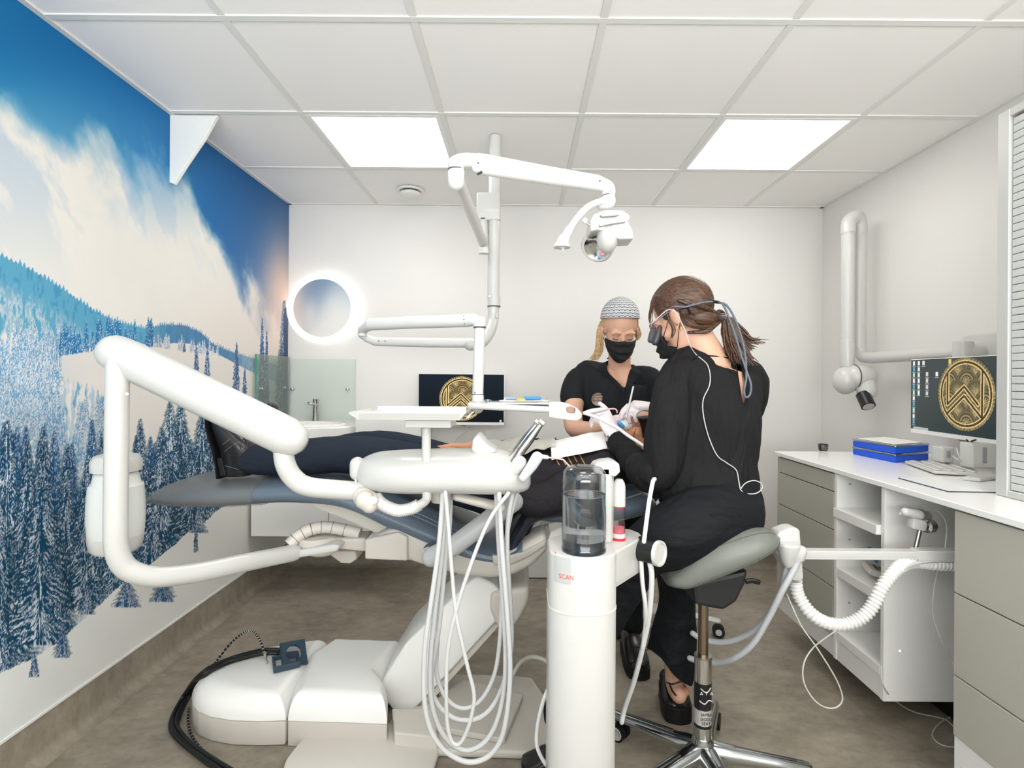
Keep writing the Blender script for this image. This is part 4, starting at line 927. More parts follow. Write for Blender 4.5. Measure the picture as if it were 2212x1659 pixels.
obj('pivot_cup', MB().lathe([(.0, 0), (.026, 0), (.034, .02), (.036, .045), (.0, .05)], P(952, 1084, 1.57), n=24), IVORY, un)
obj('handle_bar', MB().ring([P(985, 1072, 1.56), P(1030, 1083, 1.57), P(1082, 1096, 1.58)], [(.026, .012), (.022, .014), (.019, .016)], 20, flat=(0, 1, 0)), IVORY, un)
# tray table on its post
obj('tray_post', MB().ring(cr([P(921, 928, 1.50), P(921, 1000, 1.50), P(922, 1064, 1.50), P(921, 1078, 1.505), P(914, 1086, 1.51), P(902, 1093, 1.515)], 6), [.0128]*31, 20, 'round'), PLAST, un)
obj('tray_socket', MB().box(P(874, 924, 1.44), P(974, 908, 1.44)+V(0, .12, 0), .003, 2), PLAST, un)
obj('post_hose', corrugated([P(905, 1090, 1.52), P(890, 1098, 1.52), P(862, 1103, 1.52), P(838, 1096, 1.53), P(820, 1084, 1.54), P(813, 1074, 1.55)], .0165, .0052), CORR, un)
ty = 1.36
tr0 = [P(768, 902, 1.42), P(786, 908, 1.42), P(1000, 909, 1.42), P(1004, 906, 1.42), P(1012, 898, 1.42), P(1016, 893, 1.42), P(1012, 892, 1.42), P(1002, 900, 1.42), P(980, 903, 1.42), P(796, 902, 1.42), P(780, 893, 1.42), P(768, 893, 1.42)]
e = empty('instrument_tray', P(890, 900, 1.5), 'empty shallow white tray on the post above the console', 'tray')
tm = MB()
z0 = P(890, 906, 1.42).z; xa, xb = P(786, 0, 1.42).x, P(1000, 0, 1.42).x
tm.prism([V(xa, 1.40, z0), V(xb, 1.40, z0), V(xb, 1.58, z0), V(xa, 1.58, z0)], (0, 0, .004), .001, 1)
for (A1, B1, o1, o2) in ((V(xa, 1.40, z0), V(xb, 1.40, z0), V(0, -.01, .018), V(0, -.01, .018)), (V(xb, 1.40, z0), V(xb, 1.58, z0), V(.02, -.01, .022), V(.02, .01, .022)), (V(xb, 1.58, z0), V(xa, 1.58, z0), V(0, .01, .022), V(0, .01, .022)), (V(xa, 1.58, z0), V(xa, 1.40, z0), V(-.022, .01, .016), V(-.022, -.01, .016))):
    tm.prism([A1, B1, B1+o2, A1+o1], (0, 0, .004), 0)
obj('tray_body', tm, PLAST, e)
obj('tray_lip', MB().box(P(768, 902, 1.42), P(792, 892, 1.42)+V(0, .15, 0), .003, 2), PLAST, e)
obj('spout', MB().prism([P(*q, 1.44) for q in ((1006, 903), (1016, 892), (1019, 893), (1012, 904))], (0, .08, 0), .001, 1), PLAST, e)
# handpieces in their holders at the console's right end
def hp(nm, lb, pts, rr, m, cat='handpiece', grp='handpieces in the console holders'):
    e = empty(nm, pts[0], lb, cat, grp); return e
obj('holder_block', MB().ring([P(1102, 1028, 1.52), P(1122, 1000, 1.51)], [.017, .021], 16).prism([P(*q, 1.54) for q in ((1082, 1010), (1112, 975), (1128, 990), (1102, 1030))], (0, .08, 0), .006, 3), PLAST, un)
obj('display_pod', MB().prism([P(*q, 1.55) for q in ((1018, 975), (1020, 950), (1031, 939), (1052, 962), (1072, 976), (1040, 986))], (0, .12, 0), .006, 3, True), PLAST, un)
for (x, dy, lb) in ((0, 0, 'steel dental handpiece standing in the holder, front of two'), (-9, .035, 'steel dental handpiece standing in the holder, behind the front one')):
    A_ = [P(1102+x, 1012, 1.53+dy), P(1125+x, 975, 1.53+dy), P(1146+x, 947, 1.53+dy), P(1164+x, 922, 1.53+dy), P(1172+x, 913, 1.53+dy)]
    e = empty('dental_handpiece', A_[0], lb, 'handpiece', 'handpieces in the console holders')
    obj('barrel', MB().ring(A_, [.012, .0125, .0125, .0085, .007], 20), mat('handpiece_steel', (190, 184, 176), .22, metal=1), e)
    t_ = P(1169+x, 914, 1.525+dy)
    obj('head', MB().cyl(t_+V(-.006, 0, .006), t_+V(.007, -.002, -.004), .0075, n=18), CHROME, e)
    obj('collar', MB().ring([A_[1], A_[1].lerp(A_[2], .12)], .0132, 20, 'flat'), STEEL, e)
e = empty('air_water_syringe', P(1130, 1010, 1.5), 'pale grey air water syringe with a bent copper tip', 'syringe')
sg = mat('pale_grey_grip', (205, 210, 212), .35)
obj('grip', MB().ring([P(1130, 1032, 1.49), P(1150, 1005, 1.49), P(1160, 988, 1.49)], [.012, .0155, .0165], 20), sg, e)
obj('nozzle_nut', MB().ring([P(1168, 986, 1.49), P(1182, 988, 1.49)], [.007, .0055], 14), sg, e)
obj('tip', MB().ring(cr([P(1182, 988, 1.49), P(1200, 990, 1.49), P(1216, 993, 1.49), P(1222, 999, 1.49), P(1232, 1009, 1.49)], 5), .0026, 10), mat('copper_tip', (226, 196, 184), .25, metal=.6), e)
# hose loops
def hose_loop(x0, x1, top, bot, r, Y, lb, wob=0, m=HOSEG):
    xm = (x0+x1)/2+wob
    pts = [P(x0, top, Y), P(x0-6+wob*.2, (top+bot)/2-100, Y), P(x0-14+wob*.4, (top+bot)/2+60, Y), P(x0+4+wob*.5, bot-70, Y), P(xm-38, bot-16, Y), P(xm, bot, Y), P(xm+38, bot-14, Y), P(x1-2, bot-75, Y), P(x1+12, (top+bot)/2+60, Y), P(x1+4, (top+bot)/2-100, Y), P(x1, top, Y)]
    return tag(obj('instrument_hose', MB().ring(cr(pts, 8), r, 12), m), lb, 'hose', 'hoses hanging in loops below the console')
def hose(pts, r, lb, Y0):
    return tag(obj('instrument_hose', MB().ring(cr([P(x, y, Y0) for x, y in pts], 8), r, 12), HOSEG), lb, 'hose', 'hoses hanging in loops below the console')
hose([(957, 1064), (948, 1180), (930, 1310), (918, 1400), (916, 1500), (928, 1570), (955, 1615), (995, 1642), (1030, 1645), (1062, 1628), (1085, 1590), (1098, 1520), (1102, 1430), (1094, 1300), (1084, 1180), (1078, 1064)], .0072, 'pale grey hose hanging lowest, outer loop below the console', 1.50)
hose([(964, 1064), (955, 1190), (940, 1320), (930, 1420), (930, 1500), (944, 1560), (968, 1600), (1000, 1620), (1030, 1615), (1058, 1590), (1078, 1545), (1090, 1480), (1092, 1400), (1086, 1290), (1078, 1180), (1072, 1064)], .0072, 'pale grey hose loop just inside the lowest one', 1.53)
hose([(968, 1064), (962, 1200), (950, 1340), (936, 1430), (932, 1480), (945, 1520), (975, 1548), (1006, 1556), (1040, 1548), (1068, 1520), (1090, 1470), (1104, 1400), (1104, 1330), (1096, 1200), (1098, 1120), (1108, 1064)], .0070, 'pale grey hose loop of middle length, crossing to the right end', 1.56)
hose([(962, 1064), (968, 1130), (975, 1220), (984, 1320), (996, 1380), (1010, 1440), (1024, 1500), (1018, 1550), (1004, 1590), (990, 1608), (975, 1600), (966, 1560), (964, 1480), (968, 1400), (985, 1320), (1010, 1240), (1040, 1160), (1065, 1110), (1098, 1066)], .0055, 'thin white hose crossing itself inside the larger loops', 1.47)
hose([(975, 1066), (968, 1180), (952, 1300), (944, 1400), (944, 1460), (962, 1505), (990, 1528), (1020, 1526), (1048, 1500), (1070, 1450), (1080, 1380), (1084, 1290), (1090, 1190), (1104, 1110), (1118, 1062)], .0065, 'pale grey hose in the shortest loop, innermost below the console', 1.59)
# assistant's suction arm crossing under the patient
e = empty('support_arm', P(950, 1200, 1.70), 'grey padded tube arm slanting up from the chair casting', 'support arm')
obj('tube', MB().ring([P(932, 1203, 1.70), P(980, 1180, 1.70), P(1070, 1112, 1.72), P(1110, 1084, 1.74)], .031, 24), mat('tube_grey', (188, 190, 190), .4), e)
obj('pivot', MB().cyl(P(930, 1189, 1.81), P(930, 1189, 1.785), .024, n=28), BLACKP, e)
obj('pivot_cap', MB().cyl(P(926, 1196, 1.79), P(926, 1196, 1.765), .022, n=28), GREYP, e)
# water bottle hanging behind the riser
bc = P(251, 1100, 1.56)
e = empty('water_bottle', P(251, 1195, 1.56), 'translucent white water bottle with ribbed cap hanging behind the arm tube', 'bottle')
zt1, zb1 = P(251, 1010, 1.56).z, P(251, 1188, 1.56).z
MILK = mat('milky_plastic', (214, 217, 213), .35, trans=.0, sub=.1)
H_ = zt1-zb1; bx_ = bc.x; base = V(bx_, 1.56, zb1)
obj('bottle_body', MB().lathe([(0, .0), (.052, .0), (.062, .008), (.068, .04), (.0715, .09), (.071, .14), (.067, .19), (.060, H_-.045), (.055, H_-.02), (.045, H_), (0, H_)], base, n=40), MILK, e)
obj('bottle_base', MB().lathe([(0, -.004), (.053, -.003), (.064, .008), (.0695, .04), (.0700, .045)], base, n=40), PLAST, e)
capb = V(bx_, 1.56, P(251, 1018, 1.56).z)
mbc = MB(); nv = 48; prof = [(.056, 0), (.0625, .002), (.0635, .03), (.055, .046), (.03, .054), (.0, .056)]
mbc.lathe(prof, capb, n=nv)
obj('cap', mbc, PLAST, e)
obj('neck', MB().cyl(capb+V(0, 0, -.012), capb, .05, n=32), GREYP, e)

# ------------------------------------------------------------------ ceiling pole with lamp and tray arms
YPp = 2.49
px0 = P(1070, 297, YPp)
lp = empty('ceiling_mount', V(px0.x, YPp, ZC), 'white ceiling pole carrying the lamp arm and the tray arm', 'ceiling mount')
pz = P(1069, 640, YPp).z
obj('pole', MB().cyl(V(px0.x, YPp, ZC), V(px0.x-.004, YPp, P(1069, 640, YPp).z), .0275, n=32), PLAST, lp)
obj('pole_sleeve', MB().cyl(V(px0.x-.002, YPp, P(1069, 460, YPp).z), V(px0.x-.004, YPp, P(1067, 648, YPp).z), .0285, n=32), PLAST, lp)
obj('clamp_block', MB().box(P(1029, 475, YPp-.03), P(1082, 424, YPp+.03), .008, 3), PLAST, lp)
obj('clamp_tube', MB().cyl(P(1044, 475, YPp-.01), P(1046, 544, YPp-.01), .021, n=28), PLAST, lp)
obj('clamp_ring', MB().cyl(P(1044, 473, YPp-.01), P(1044, 475.5, YPp-.01), .0225, n=28), DARKJ, lp)
obj('pole_joint', MB().ring([P(1067, 641, YPp), P(1067, 662, YPp)], .030, 28, 'flat'), PLAST, lp)
obj('joint_ring', MB().cyl(P(1067, 661, YPp), P(1067, 663.5, YPp), .0305, n=28), DARKJ, lp)
obj('elbow', MB().ring(cr([P(1066, 664, YPp), P(1065, 690, YPp), P(1060, 712, YPp-.03), P(1048, 732, YPp-.06), P(1035, 742, YPp-.09), P(1015, 745, YPp-.11)], 6), [.026]*31, 24), PLAST, lp)
obj('label_plate', MB().obox(P(1073, 681, YPp-.03), (.010, .004, .024), (0, 0, 0), .001), GREYP, lp)
for q in ((1058, 640),): obj('screw', MB().cyl(P(*q, YPp-.03), P(*q, YPp-.034), .004, n=10), STEEL, lp)
# tray arms
TR = mat('arm_white', (222, 222, 219), .32, coat=.2)
obj('rear_tray_arm', MB().ring([P(1040, 741, YPp-.11), P(930, 740, 2.40), P(812, 738, 2.42)], [.0215, .022, .020], 24, 'flat'), TR, lp)
obj('rear_arm_tip', MB().ring([P(812, 738, 2.42), P(792, 731, 2.42), P(781, 722, 2.42)], [.020, .017, .018], 20), TR, lp)
for x in (818, 832): obj('screw', MB().cyl(P(x, 737, 2.397), P(x, 737, 2.394), .0028, n=10), DARKJ, lp)
obj('arm_hinge', MB().cyl(P(783, 726, 2.38), P(783, 708, 2.38), .020, n=24), TR, lp)
obj('hinge_ring', MB().cyl(P(783, 719.6, 2.38), P(783, 718.6, 2.38), .0205, n=24), DARKJ, lp)
obj('front_arm_tip', MB().ring([P(783, 712, 2.37), P(794, 706, 2.34), P(804, 700, 2.31)], [.018, .022, .026], 20), TR, lp)
obj('front_tray_arm', MB().ring([P(800, 701, 2.31), P(900, 696, 2.20), P(1012, 692, 2.10)], [(.0265, .0265)]*3, 28, 'flat'), TR, lp)
for q in ((1002, 681), (1002, 690), (1003, 700)): obj('screw', MB().cyl(P(*q, 2.075), P(*q, 2.071), .0024, n=8), DARKJ, lp)
obj('front_arm_head', MB().ring([P(1012, 692, 2.10), P(1024, 690, 2.09), P(1038, 697, 2.08)], [.0262, .0255, .021], 24), TR, lp)
tpx = 1036
obj('drop_head', MB().lathe([(0, 0), (.024, 0), (.026, .004), (.025, .03), (.018, .04), (0, .042)], P(tpx, 706, 2.08), n=28), TR, lp)
obj('drop_ring', MB().cyl(P(tpx, 706, 2.08), P(tpx, 709, 2.08), .0245, n=28), DARKJ, lp)
obj('drop_post', MB().cyl(P(tpx, 709, 2.08), P(1032, 852, 2.08), .0215, n=28), TR, lp)
obj('post_ring', MB().cyl(P(1032, 851, 2.08), P(1032, 853, 2.08), .0222, n=28), DARKJ, lp)
obj('post_foot', MB().ring([P(1032, 853, 2.08), P(1032, 880, 2.08)], [.022, .024], 28), TR, lp)
obj('screw', MB().cyl(P(1026, 848, 2.058), P(1026, 848, 2.055), .003, n=8), DARKJ, lp)
# tray holder bar with handle
zb_ = P(1100, 890, 2.0).z
hb = [P(1014, 884, 2.0), P(1020, 874, 2.0), P(1060, 862, 2.0), P(1200, 868, 2.0), P(1235, 872, 2.0), P(1254, 886, 2.0), P(1258, 897, 2.0), P(1252, 907, 2.0), P(1236, 907, 2.0), P(1200, 902, 2.0), P(1100, 894, 2.0), P(1020, 888, 2.0)]
yw0, yw1 = 1.94, 2.13
top_z = P(1100, 872, 2.0).z
tb2 = MB()
xa, xb = P(1016, 0, 1.96).x, P(1196, 0, 1.96).x
tb2.prism([V(xa, yw0, P(1016, 884, yw0).z), V(xb, yw0, P(1196, 893, yw0).z), V(xb, yw1, P(1196, 893, yw0).z+.004), V(xa, yw1, P(1016, 884, yw0).z+.004)], (0, 0, .024), .009, 3, True)
obj('tray_plate', tb2, PLAST, lp)
hm = MB()
hz = P(1225, 890, yw0).z+.006
outer = [P(*q, 1.94) for q in ((1186, 868), (1210, 868), (1228, 872), (1246, 881), (1257, 893), (1256, 903), (1246, 908), (1228, 907), (1208, 904), (1186, 900), (1186, 890), (1186, 880))]
inner = [P(*q, 1.94) for q in ((1224, 879), (1228, 878), (1234, 878), (1240, 880), (1243, 883), (1243, 888), (1242, 892), (1236, 893), (1230, 892), (1225, 891), (1223, 887), (1223, 883))]
dn = V(0, .05, 0); vs_h = outer+inner+[v+dn for v in outer]+[v+dn for v in inner]; fh = []
for i in range(12):
    j = (i+1) % 12; fh += [(i, j, 12+j, 12+i), (24+i, 36+i, 36+j, 24+j), (i, 24+i, 24+j, j), (12+i, 12+j, 36+j, 36+i)]
hm.add(vs_h, fh, False)
obj('tray_handle', hm, PLAST, lp)
tray_top = P(1100, 888, yw0).z+.024
e = empty('tool_tray', V(P(1110, 0, 2.03).x, 2.03, tray_top), 'clear shallow tray holding dental tools beside the assistant', 'tray')
txa, txb = P(1062, 0, 1.98).x, P(1192, 0, 1.98).x
obj('tray_body', MB().box((txa, 1.955, tray_top), (txb, 2.115, tray_top+.006), .002, 1), mat('tray_clear', (226, 229, 232), .15, coat=.5), e)
tz = tray_top+.010
rs_ = random.Random(4)
items = [('dental_probe', 'steel probe at the back of the tool tray', (1070, 1190), 2.09, STEEL, .0022), ('dental_probe', 'steel probe in the middle of the tool tray', (1080, 1186), 2.06, STEEL, .0025), ('dental_tweezers', 'steel tweezers at the front of the tool tray', (1075, 1180), 1.985, STEEL, .0028), ('dental_mirror', 'steel handled mouth mirror among the tray tools', (1095, 1195), 2.015, CHROME, .003)]
for nm, lb, (xa_, xb_), Y_, m_, r_ in items:
    A1 = V(P(xa_, 0, Y_).x, Y_, tz); B1 = V(P(xb_, 0, Y_).x, Y_-.01, tz+.002)
    e = empty(nm, A1, lb, 'dental tool', 'steel tools on the tool tray')
    obj('handle', MB().ring([A1.lerp(B1, .2), A1.lerp(B1, .8)], r_, 10), m_, e)
    obj('tip', MB().ring([A1.lerp(B1, .8), A1.lerp(B1, .95), B1+V(.002, 0, .008)], [r_*.8, r_*.4, r_*.25], 8), m_, e)
    if nm == 'dental_mirror': obj('mirror_head', MB().cyl(A1+V(0, 0, .002), A1+V(-.002, 0, .004), .011, n=16), CHROME, e)
def toolbar(nm, lb, xa_, xb_, Y_, z_, r_, m_, cat):
    A1 = V(P(xa_, 0, Y_).x, Y_, z_); B1 = V(P(xb_, 0, Y_).x, Y_-.005, z_)
    return tag(obj(nm, MB().ring([A1, A1.lerp(B1, .1), A1.lerp(B1, .9), B1], [r_*.7, r_, r_, r_*.5], 10), m_), lb, cat)
toolbar('syringe', 'light blue syringe lying across the back of the tool tray', 1138, 1175, 2.05, tz+.010, .0062, mat('sky_blue', (60, 150, 226), .3), 'syringe')
toolbar('syringe', 'slim syringe with a pale blue band, left on the tray', 1096, 1120, 2.07, tz+.008, .004, mat('pale_blue', (150, 190, 236), .3), 'syringe')
toolbar('composite_tip', 'yellow capped tip at the front of the tool tray', 1124, 1140, 1.985, tz+.006, .006, mat('yellow_cap', (226, 196, 60), .35), 'dental tool')
toolbar('burr_strip', 'white strip with dark marks lying at the tray front', 1085, 1120, 1.965, tz+.002, .0035, PLAST, 'dental tool')
c_ = V(P(1060, 0, 2.0).x, 2.0, tray_top-.002)
tag(obj('dappen_dish', MB().lathe([(0, 0), (.010, 0), (.012, .018), (.010, .018), (.008, .006), (0, .006)], c_, n=16), glassmat('dish_glass', (215, 222, 222), .2)), 'tiny clear glass dish at the left end of the tool tray', 'dish')
# lamp: arm towards the viewer, long arm, lamp head
LA = P(1044, 524, YPp-.01); LB = P(988, 385, 1.72)
obj('lamp_arm_rear', MB().ring([LA+V(0, 0, -.005), LB+V(0, .0, .0)], [(.0215, .0215), (.0215, .0215)], 24, 'round'), TR, lp)
obj('lamp_arm_foot', MB().cyl(P(1045, 536, YPp-.02), P(1045, 548, YPp-.02), .024, n=24), TR, lp)
Yl = 1.70
obj('lamp_hinge', MB().ring([P(986, 372, Yl), P(985, 395, Yl)], [.0265, .0255], 28, 'round'), TR, lp)
obj('lamp_hinge_ring', MB().cyl(P(985, 366, Yl), P(985, 369, Yl), .0262, n=28), DARKJ, lp)
obj('lamp_arm_knuckle', MB().ring(cr([P(985, 360, Yl), P(986, 352, Yl), P(1002, 347, Yl+.005), P(1030, 348, Yl+.01), P(1060, 354, Yl+.02)], 5), [.026, .026, .026, .026, .025]+[.0235]*16, 28), TR, lp)
obj('lamp_arm_long', MB().ring([P(1032, 353, Yl+.01), P(1060, 358, Yl+.02), P(1190, 380, 1.76), P(1290, 395, 1.80), P(1310, 402, 1.81)], [(.034, .022), (.034, .024), (.030, .024), (.0265, .024), (.022, .022)], 24, flat=(0, 0, 1)), TR, lp)
for q in ((1033, 352), (1296, 391)): obj('screw', MB().cyl(P(*q, 1.69 if q[0] < 1100 else 1.775), P(*q, 1.686 if q[0] < 1100 else 1.771), .003, n=8), DARKJ, lp)
obj('slot', MB().obox(P(1036, 374, 1.70), (.018, .01, .004), (0, -.5, 0)), BLACKP, lp)
obj('lamp_drop', MB().ring(cr([P(1300, 398, 1.81), P(1313, 405, 1.81), P(1315, 418, 1.81)], 5), .0225, 24, 'round'), TR, lp)
obj('drop_ring', MB().cyl(P(1314, 422, 1.81), P(1314, 424, 1.81), .021, n=24), DARKJ, lp)
lm = empty('operating_lamp', P(1314, 440, 1.81), 'white operating lamp head with side handles and round mirror lens', 'lamp')
obj('neck', MB().ring(cr([P(1314, 426, 1.81), P(1316, 438, 1.81), P(1300, 440, 1.815)], 5), [.021]*11, 24), TR, lm)
fk = MB().ring(cr([P(1320, 440, 1.81), P(1295, 437, 1.80), P(1268, 449, 1.80), P(1245, 474, 1.80), P(1225, 505, 1.80), P(1214, 526, 1.80)], 6), [(.017, .012)]*12+[(.012, .012)]*10+[(.013, .015)]*4+[(.018, .02)]*5, 18, flat=(0, 1, 0))
obj('yoke', fk, TR, lm)
obj('yoke_foot', MB().lathe([(0, 0), (.029, 0), (.030, .004), (.02, .02), (.012, .03)], P(1214, 535, 1.80), n=24), TR, lm)
obj('yoke_pin', MB().cyl(P(1216, 536, 1.80), P(1216, 543, 1.80), .004, n=12), TR, lm)
obj('knob', MB().cyl(P(1260, 474, 1.79), P(1268, 480, 1.79), .009, n=16), TR, lm)
obj('knob_stem', MB().cyl(P(1266, 480, 1.79), P(1276, 488, 1.79), .0045, n=12), CHROME, lm)
ring_c = P(1288, 535, 1.86)
hd = (Vector((-.35, -.62, -.52))).normalized()
obj('lens_ring', MB().lathe([(.043, 0), (.052, .0), (.0585, -.008), (.058, -.03), (.045, -.05), (.02, -.055), (0, -.056)], ring_c-hd*.0+V(0, 0, 0), hd, 40), PLAST, lm)
obj('mirror_lens', MB().lathe([(0, -.012), (.02, -.010), (.036, -.004), (.044, .001)], ring_c, hd, 40), CHROME, lm)
obj('front_shell', MB().ell(P(1312, 512, 1.80), (.036, .05, .050), fn=lambda d: 1.0+.12*max(0, -d.z)), PLAST, lm)
obj('hood', MB().prism([P(*q, 1.76) for q in ((1275, 478), (1282, 462), (1306, 453), (1345, 453), (1360, 463), (1362, 473), (1356, 478), (1366, 494), (1370, 516), (1336, 517), (1316, 500), (1290, 496), (1276, 500))], (0, .10, 0), .014, 4, True), PLAST, lm)
obj('hood_slot', MB().prism([P(*q, 1.745) for q in ((1294, 484), (1312, 479), (1348, 475), (1352, 479), (1318, 484), (1296, 489))], (0, .03, 0), .001, 1), mat('groove_shadow', (176, 178, 176), .5), lm)
obj('hood_slot', MB().prism([P(*q, 1.745) for q in ((1296, 464), (1312, 461), (1338, 463), (1330, 466), (1300, 468))], (0, .03, 0), .001, 1), MATS['groove_shadow'], lm)
obj('sensor', MB().ell(P(1301, 550, 1.765), (.008, .005, .006)), mat('sensor_red', (214, 110, 120), .3), lm)

# ------------------------------------------------------------------ free standing white column in front
YT = 1.42
tw = empty('treatment_column', V(P(1260, 1200, YT).x, YT, 0), 'free standing white treatment column with bottle and black hose holder', 'dental unit')
cx0, cx1 = P(1184, 1300, 1.42).x, P(1338, 1300, 1.36).x
W2 = P(1182, 1400, 1.42).x; W3 = P(1330, 1400, 1.36).x
colr = (W3-W2)/2; cxm = (W2+W3)/2
def stad(x0, x1, y0, y1, r0, r1, z):
    """outline: rounded front, rounded back"""
    o = []
    cxa = (x0+x1)/2; rx = (x1-x0)/2
    for t in range(0, 13): a_ = PI+PI*t/12; o.append(V(cxa+rx*math.cos(a_), y0+r0+r0*math.sin(a_), z))
    for t in range(0, 13): a_ = PI*t/12; o.append(V(cxa+rx*math.cos(a_), y1-r1+r1*math.sin(a_), z))
    return o
topz = P(1260, 1200, 1.32).z
obj('column', pill(stad(W2, W3, 1.30, 1.50, .06, .04, 0), 0.001, topz, .006), PLAST, tw)
T1 = P(1184, 1180, 1.40); 
hz_ = topz
head = [P(1185, 1170, 1.40), P(1192, 1192, 1.34), P(1215, 1206, 1.31), P(1255, 1212, 1.30), P(1300, 1208, 1.31)]
ho = [V(W2-.002, 1.36, 0), V(W2+.006, 1.325, 0), V(W2+.03, 1.298, 0), V(cxm-.02, 1.29, 0), V(cxm+.04, 1.295, 0), V(W3+.02, 1.33, 0), V(P(1386, 1140, 1.50).x, 1.47, 0), V(P(1386, 1140, 1.50).x+.0, 1.54, 0), V(W3+.02, 1.58, 0), V(cxm, 1.575, 0), V(W2+.03, 1.54, 0), V(W2, 1.47, 0)]
xw = P(1387, 1140, 1.50).x
hoc = [V(W3-.030, 1.322, 0), V(W3-.008, 1.345, 0), V(xw-.004, 1.475, 0), V(xw, 1.49, 0), V(xw-.002, 1.525, 0), V(xw-.02, 1.56, 0), V(cxm+.06, 1.59, 0), V(cxm+.01, 1.595, 0), V(cxm-.04, 1.58, 0), V(W2+.012, 1.53, 0), V(W2+.002, 1.46, 0), V(W2+.03, 1.38, 0)]
obj('column_head', pill(hoc, hz_-.082, hz_-.0005, .006), PLAST, tw)
obj('head_underside', MB().prism([V(cxm+(v.x-cxm)*.97, 1.45+(v.y-1.45)*.97, hz_-.094) for v in hoc], (0, 0, .012), 0), GREYP, tw)
obj('seam', MB().prism([v+V(0, 0, topz-.142) for v in stad(W2-.0012, W3+.0012, 1.2988, 1.5012, .06, .04, 0)], (0, 0, .003), 0, 1, True), mat('cream_seam', (228, 226, 214), .5), tw)
# label: grey field without code, red word
def text(name, s, size, m, parent, loc, rot, ext=.0003, align='CENTER', sx=1):
    cu = bpy.data.curves.new(name, 'FONT'); cu.body = s; cu.size = size; cu.extrude = ext; cu.align_x = align
    o = bpy.data.objects.new(name+'_c', cu); C.objects.link(o); bpy.context.view_layer.update()
    me = bpy.data.meshes.new_from_object(o.evaluated_get(bpy.context.evaluated_depsgraph_get())); bpy.data.objects.remove(o)
    me.materials.clear(); me.materials.append(m)
    M = Matrix.Translation(Vector(loc)-ORG[parent.name]) @ mathutils.Euler(rot).to_matrix().to_4x4() @ Matrix.Diagonal((sx, 1, 1, 1))
    me.transform(M)
    q = bpy.data.objects.new(name, me); C.objects.link(q); q.parent = parent; ORG[q.name] = ORG[parent.name]; return q
RED = mat('red_print', (226, 88, 66), .5)
def colY(x):
    t = max(-1, min(1, (x-cxm)/((W3-W2)/2))); return 1.36-.06*math.sqrt(1-t*t)
sx0, sx1 = P(1206, 0, 1.31).x, P(1241, 0, 1.31).x; sz0, sz1 = P(1222, 1260, 1.31).z, P(1222, 1205, 1.31).z
vs = []; n_ = 12
for k in range(n_):
    x = sx0+(sx1-sx0)*k/(n_-1)
    for z in (sz0, sz1): vs += [V(x, colY(x)-.0008, z), V(x, colY(x)+.001, z)]
fs = [(4*k, 4*k+4, 4*k+6, 4*k+2) for k in range(n_-1)]+[(4*k+1, 4*k+3, 4*k+7, 4*k+5) for k in range(n_-1)]+[(4*k, 4*k+1, 4*k+5, 4*k+4) for k in range(n_-1)]+[(4*k+2, 4*k+6, 4*k+7, 4*k+3) for k in range(n_-1)]
obj('sticker', MB().add(vs, fs, False), mat('sticker_clear', (188, 190, 188), .45), tw)
q = text('scan_lettering', 'SCAN', .0165, RED, tw, P(1223, 1251, 1.31), (PI/2, 0, 0), sx=.82)
for v_ in q.data.vertices: v_.co.y = colY(v_.co.x+ORG[tw.name].x)-.0014-ORG[tw.name].y+(v_.co.y+ORG[tw.name].y-1.31)*.3
obj('red_mark', MB().obox(V(P(1209, 0, 1.31).x, colY(P(1209, 0, 1.31).x), P(1209, 1199, 1.31).z), (.003, .003, .003)), RED, tw)
# black hose holder
ha, hb_ = P(1379, 1187, 1.47), P(1420, 1195, 1.43)
obj('hose_holder', MB().cyl(ha, hb_, .0305, n=32), BLACKP, tw)
dv = (hb_-ha).normalized()
obj('holder_cap', MB().lathe([(0, 0), (.034, 0), (.0345, .006), (.033, .011), (.028, .011), (.026, .007), (0, .007)], hb_, dv, 32), PLAST, tw)
obj('holder_clip', MB().ring([ha+V(.005, 0, .031), ha+V(.02, -.005, .033)], .006, 10), RUBBER, tw)
# main water bottle (standing on the head)
wb = V(P(1261, 1180, 1.365).x, 1.365, hz_)
e = empty('water_bottle', wb, 'clear glass water bottle half filled on top of the white column', 'bottle')
sc_ = 1.365/FPX; bh = P(1261, 1006, 1.365).z-wb.z; rb_ = 47*sc_
CG = glassmat('clear_bottle', (236, 239, 241), .10, rough=.12)
obj('bottle_shell', MB().lathe([(rb_, .012), (rb_+.001, .05), (rb_, bh*.6), (rb_, bh-.035), (rb_*.96, bh-.015), (rb_*.8, bh-.004), (rb_*.5, bh), (rb_*.3, bh-.004), (0, bh-.004)], wb, n=48), CG, e)
WAT = bpy.data.materials.new('water'); WAT.use_nodes = True; b = WAT.node_tree.nodes['Principled BSDF']
b.inputs['Base Color'].default_value = (.93, .96, .97, 1); b.inputs['Transmission Weight'].default_value = 1; b.inputs['Roughness'].default_value = .02; b.inputs['IOR'].default_value = 1.33
obj('water', MB().lathe([(0, .030), (rb_*.96, .030), (rb_*.97, .05), (rb_*.97, bh*.655), (0, bh*.655)], wb, n=48), WAT, e)
obj('water_line', MB().lathe([(rb_*.955, bh*.655), (rb_*.985, bh*.655+.001), (rb_*.985, bh*.655+.0022), (rb_*.955, bh*.655+.002)], wb, n=48), mat('meniscus', (120, 124, 130), .2), e)
obj('bottle_foot', MB().lathe([(0, .0), (rb_*1.02, .0), (rb_*1.03, .006), (rb_*.99, .012), (rb_*.94, .0305), (0, .030)], wb, n=48), mat('smoke_base', (30, 38, 44), .15, coat=.6), e)
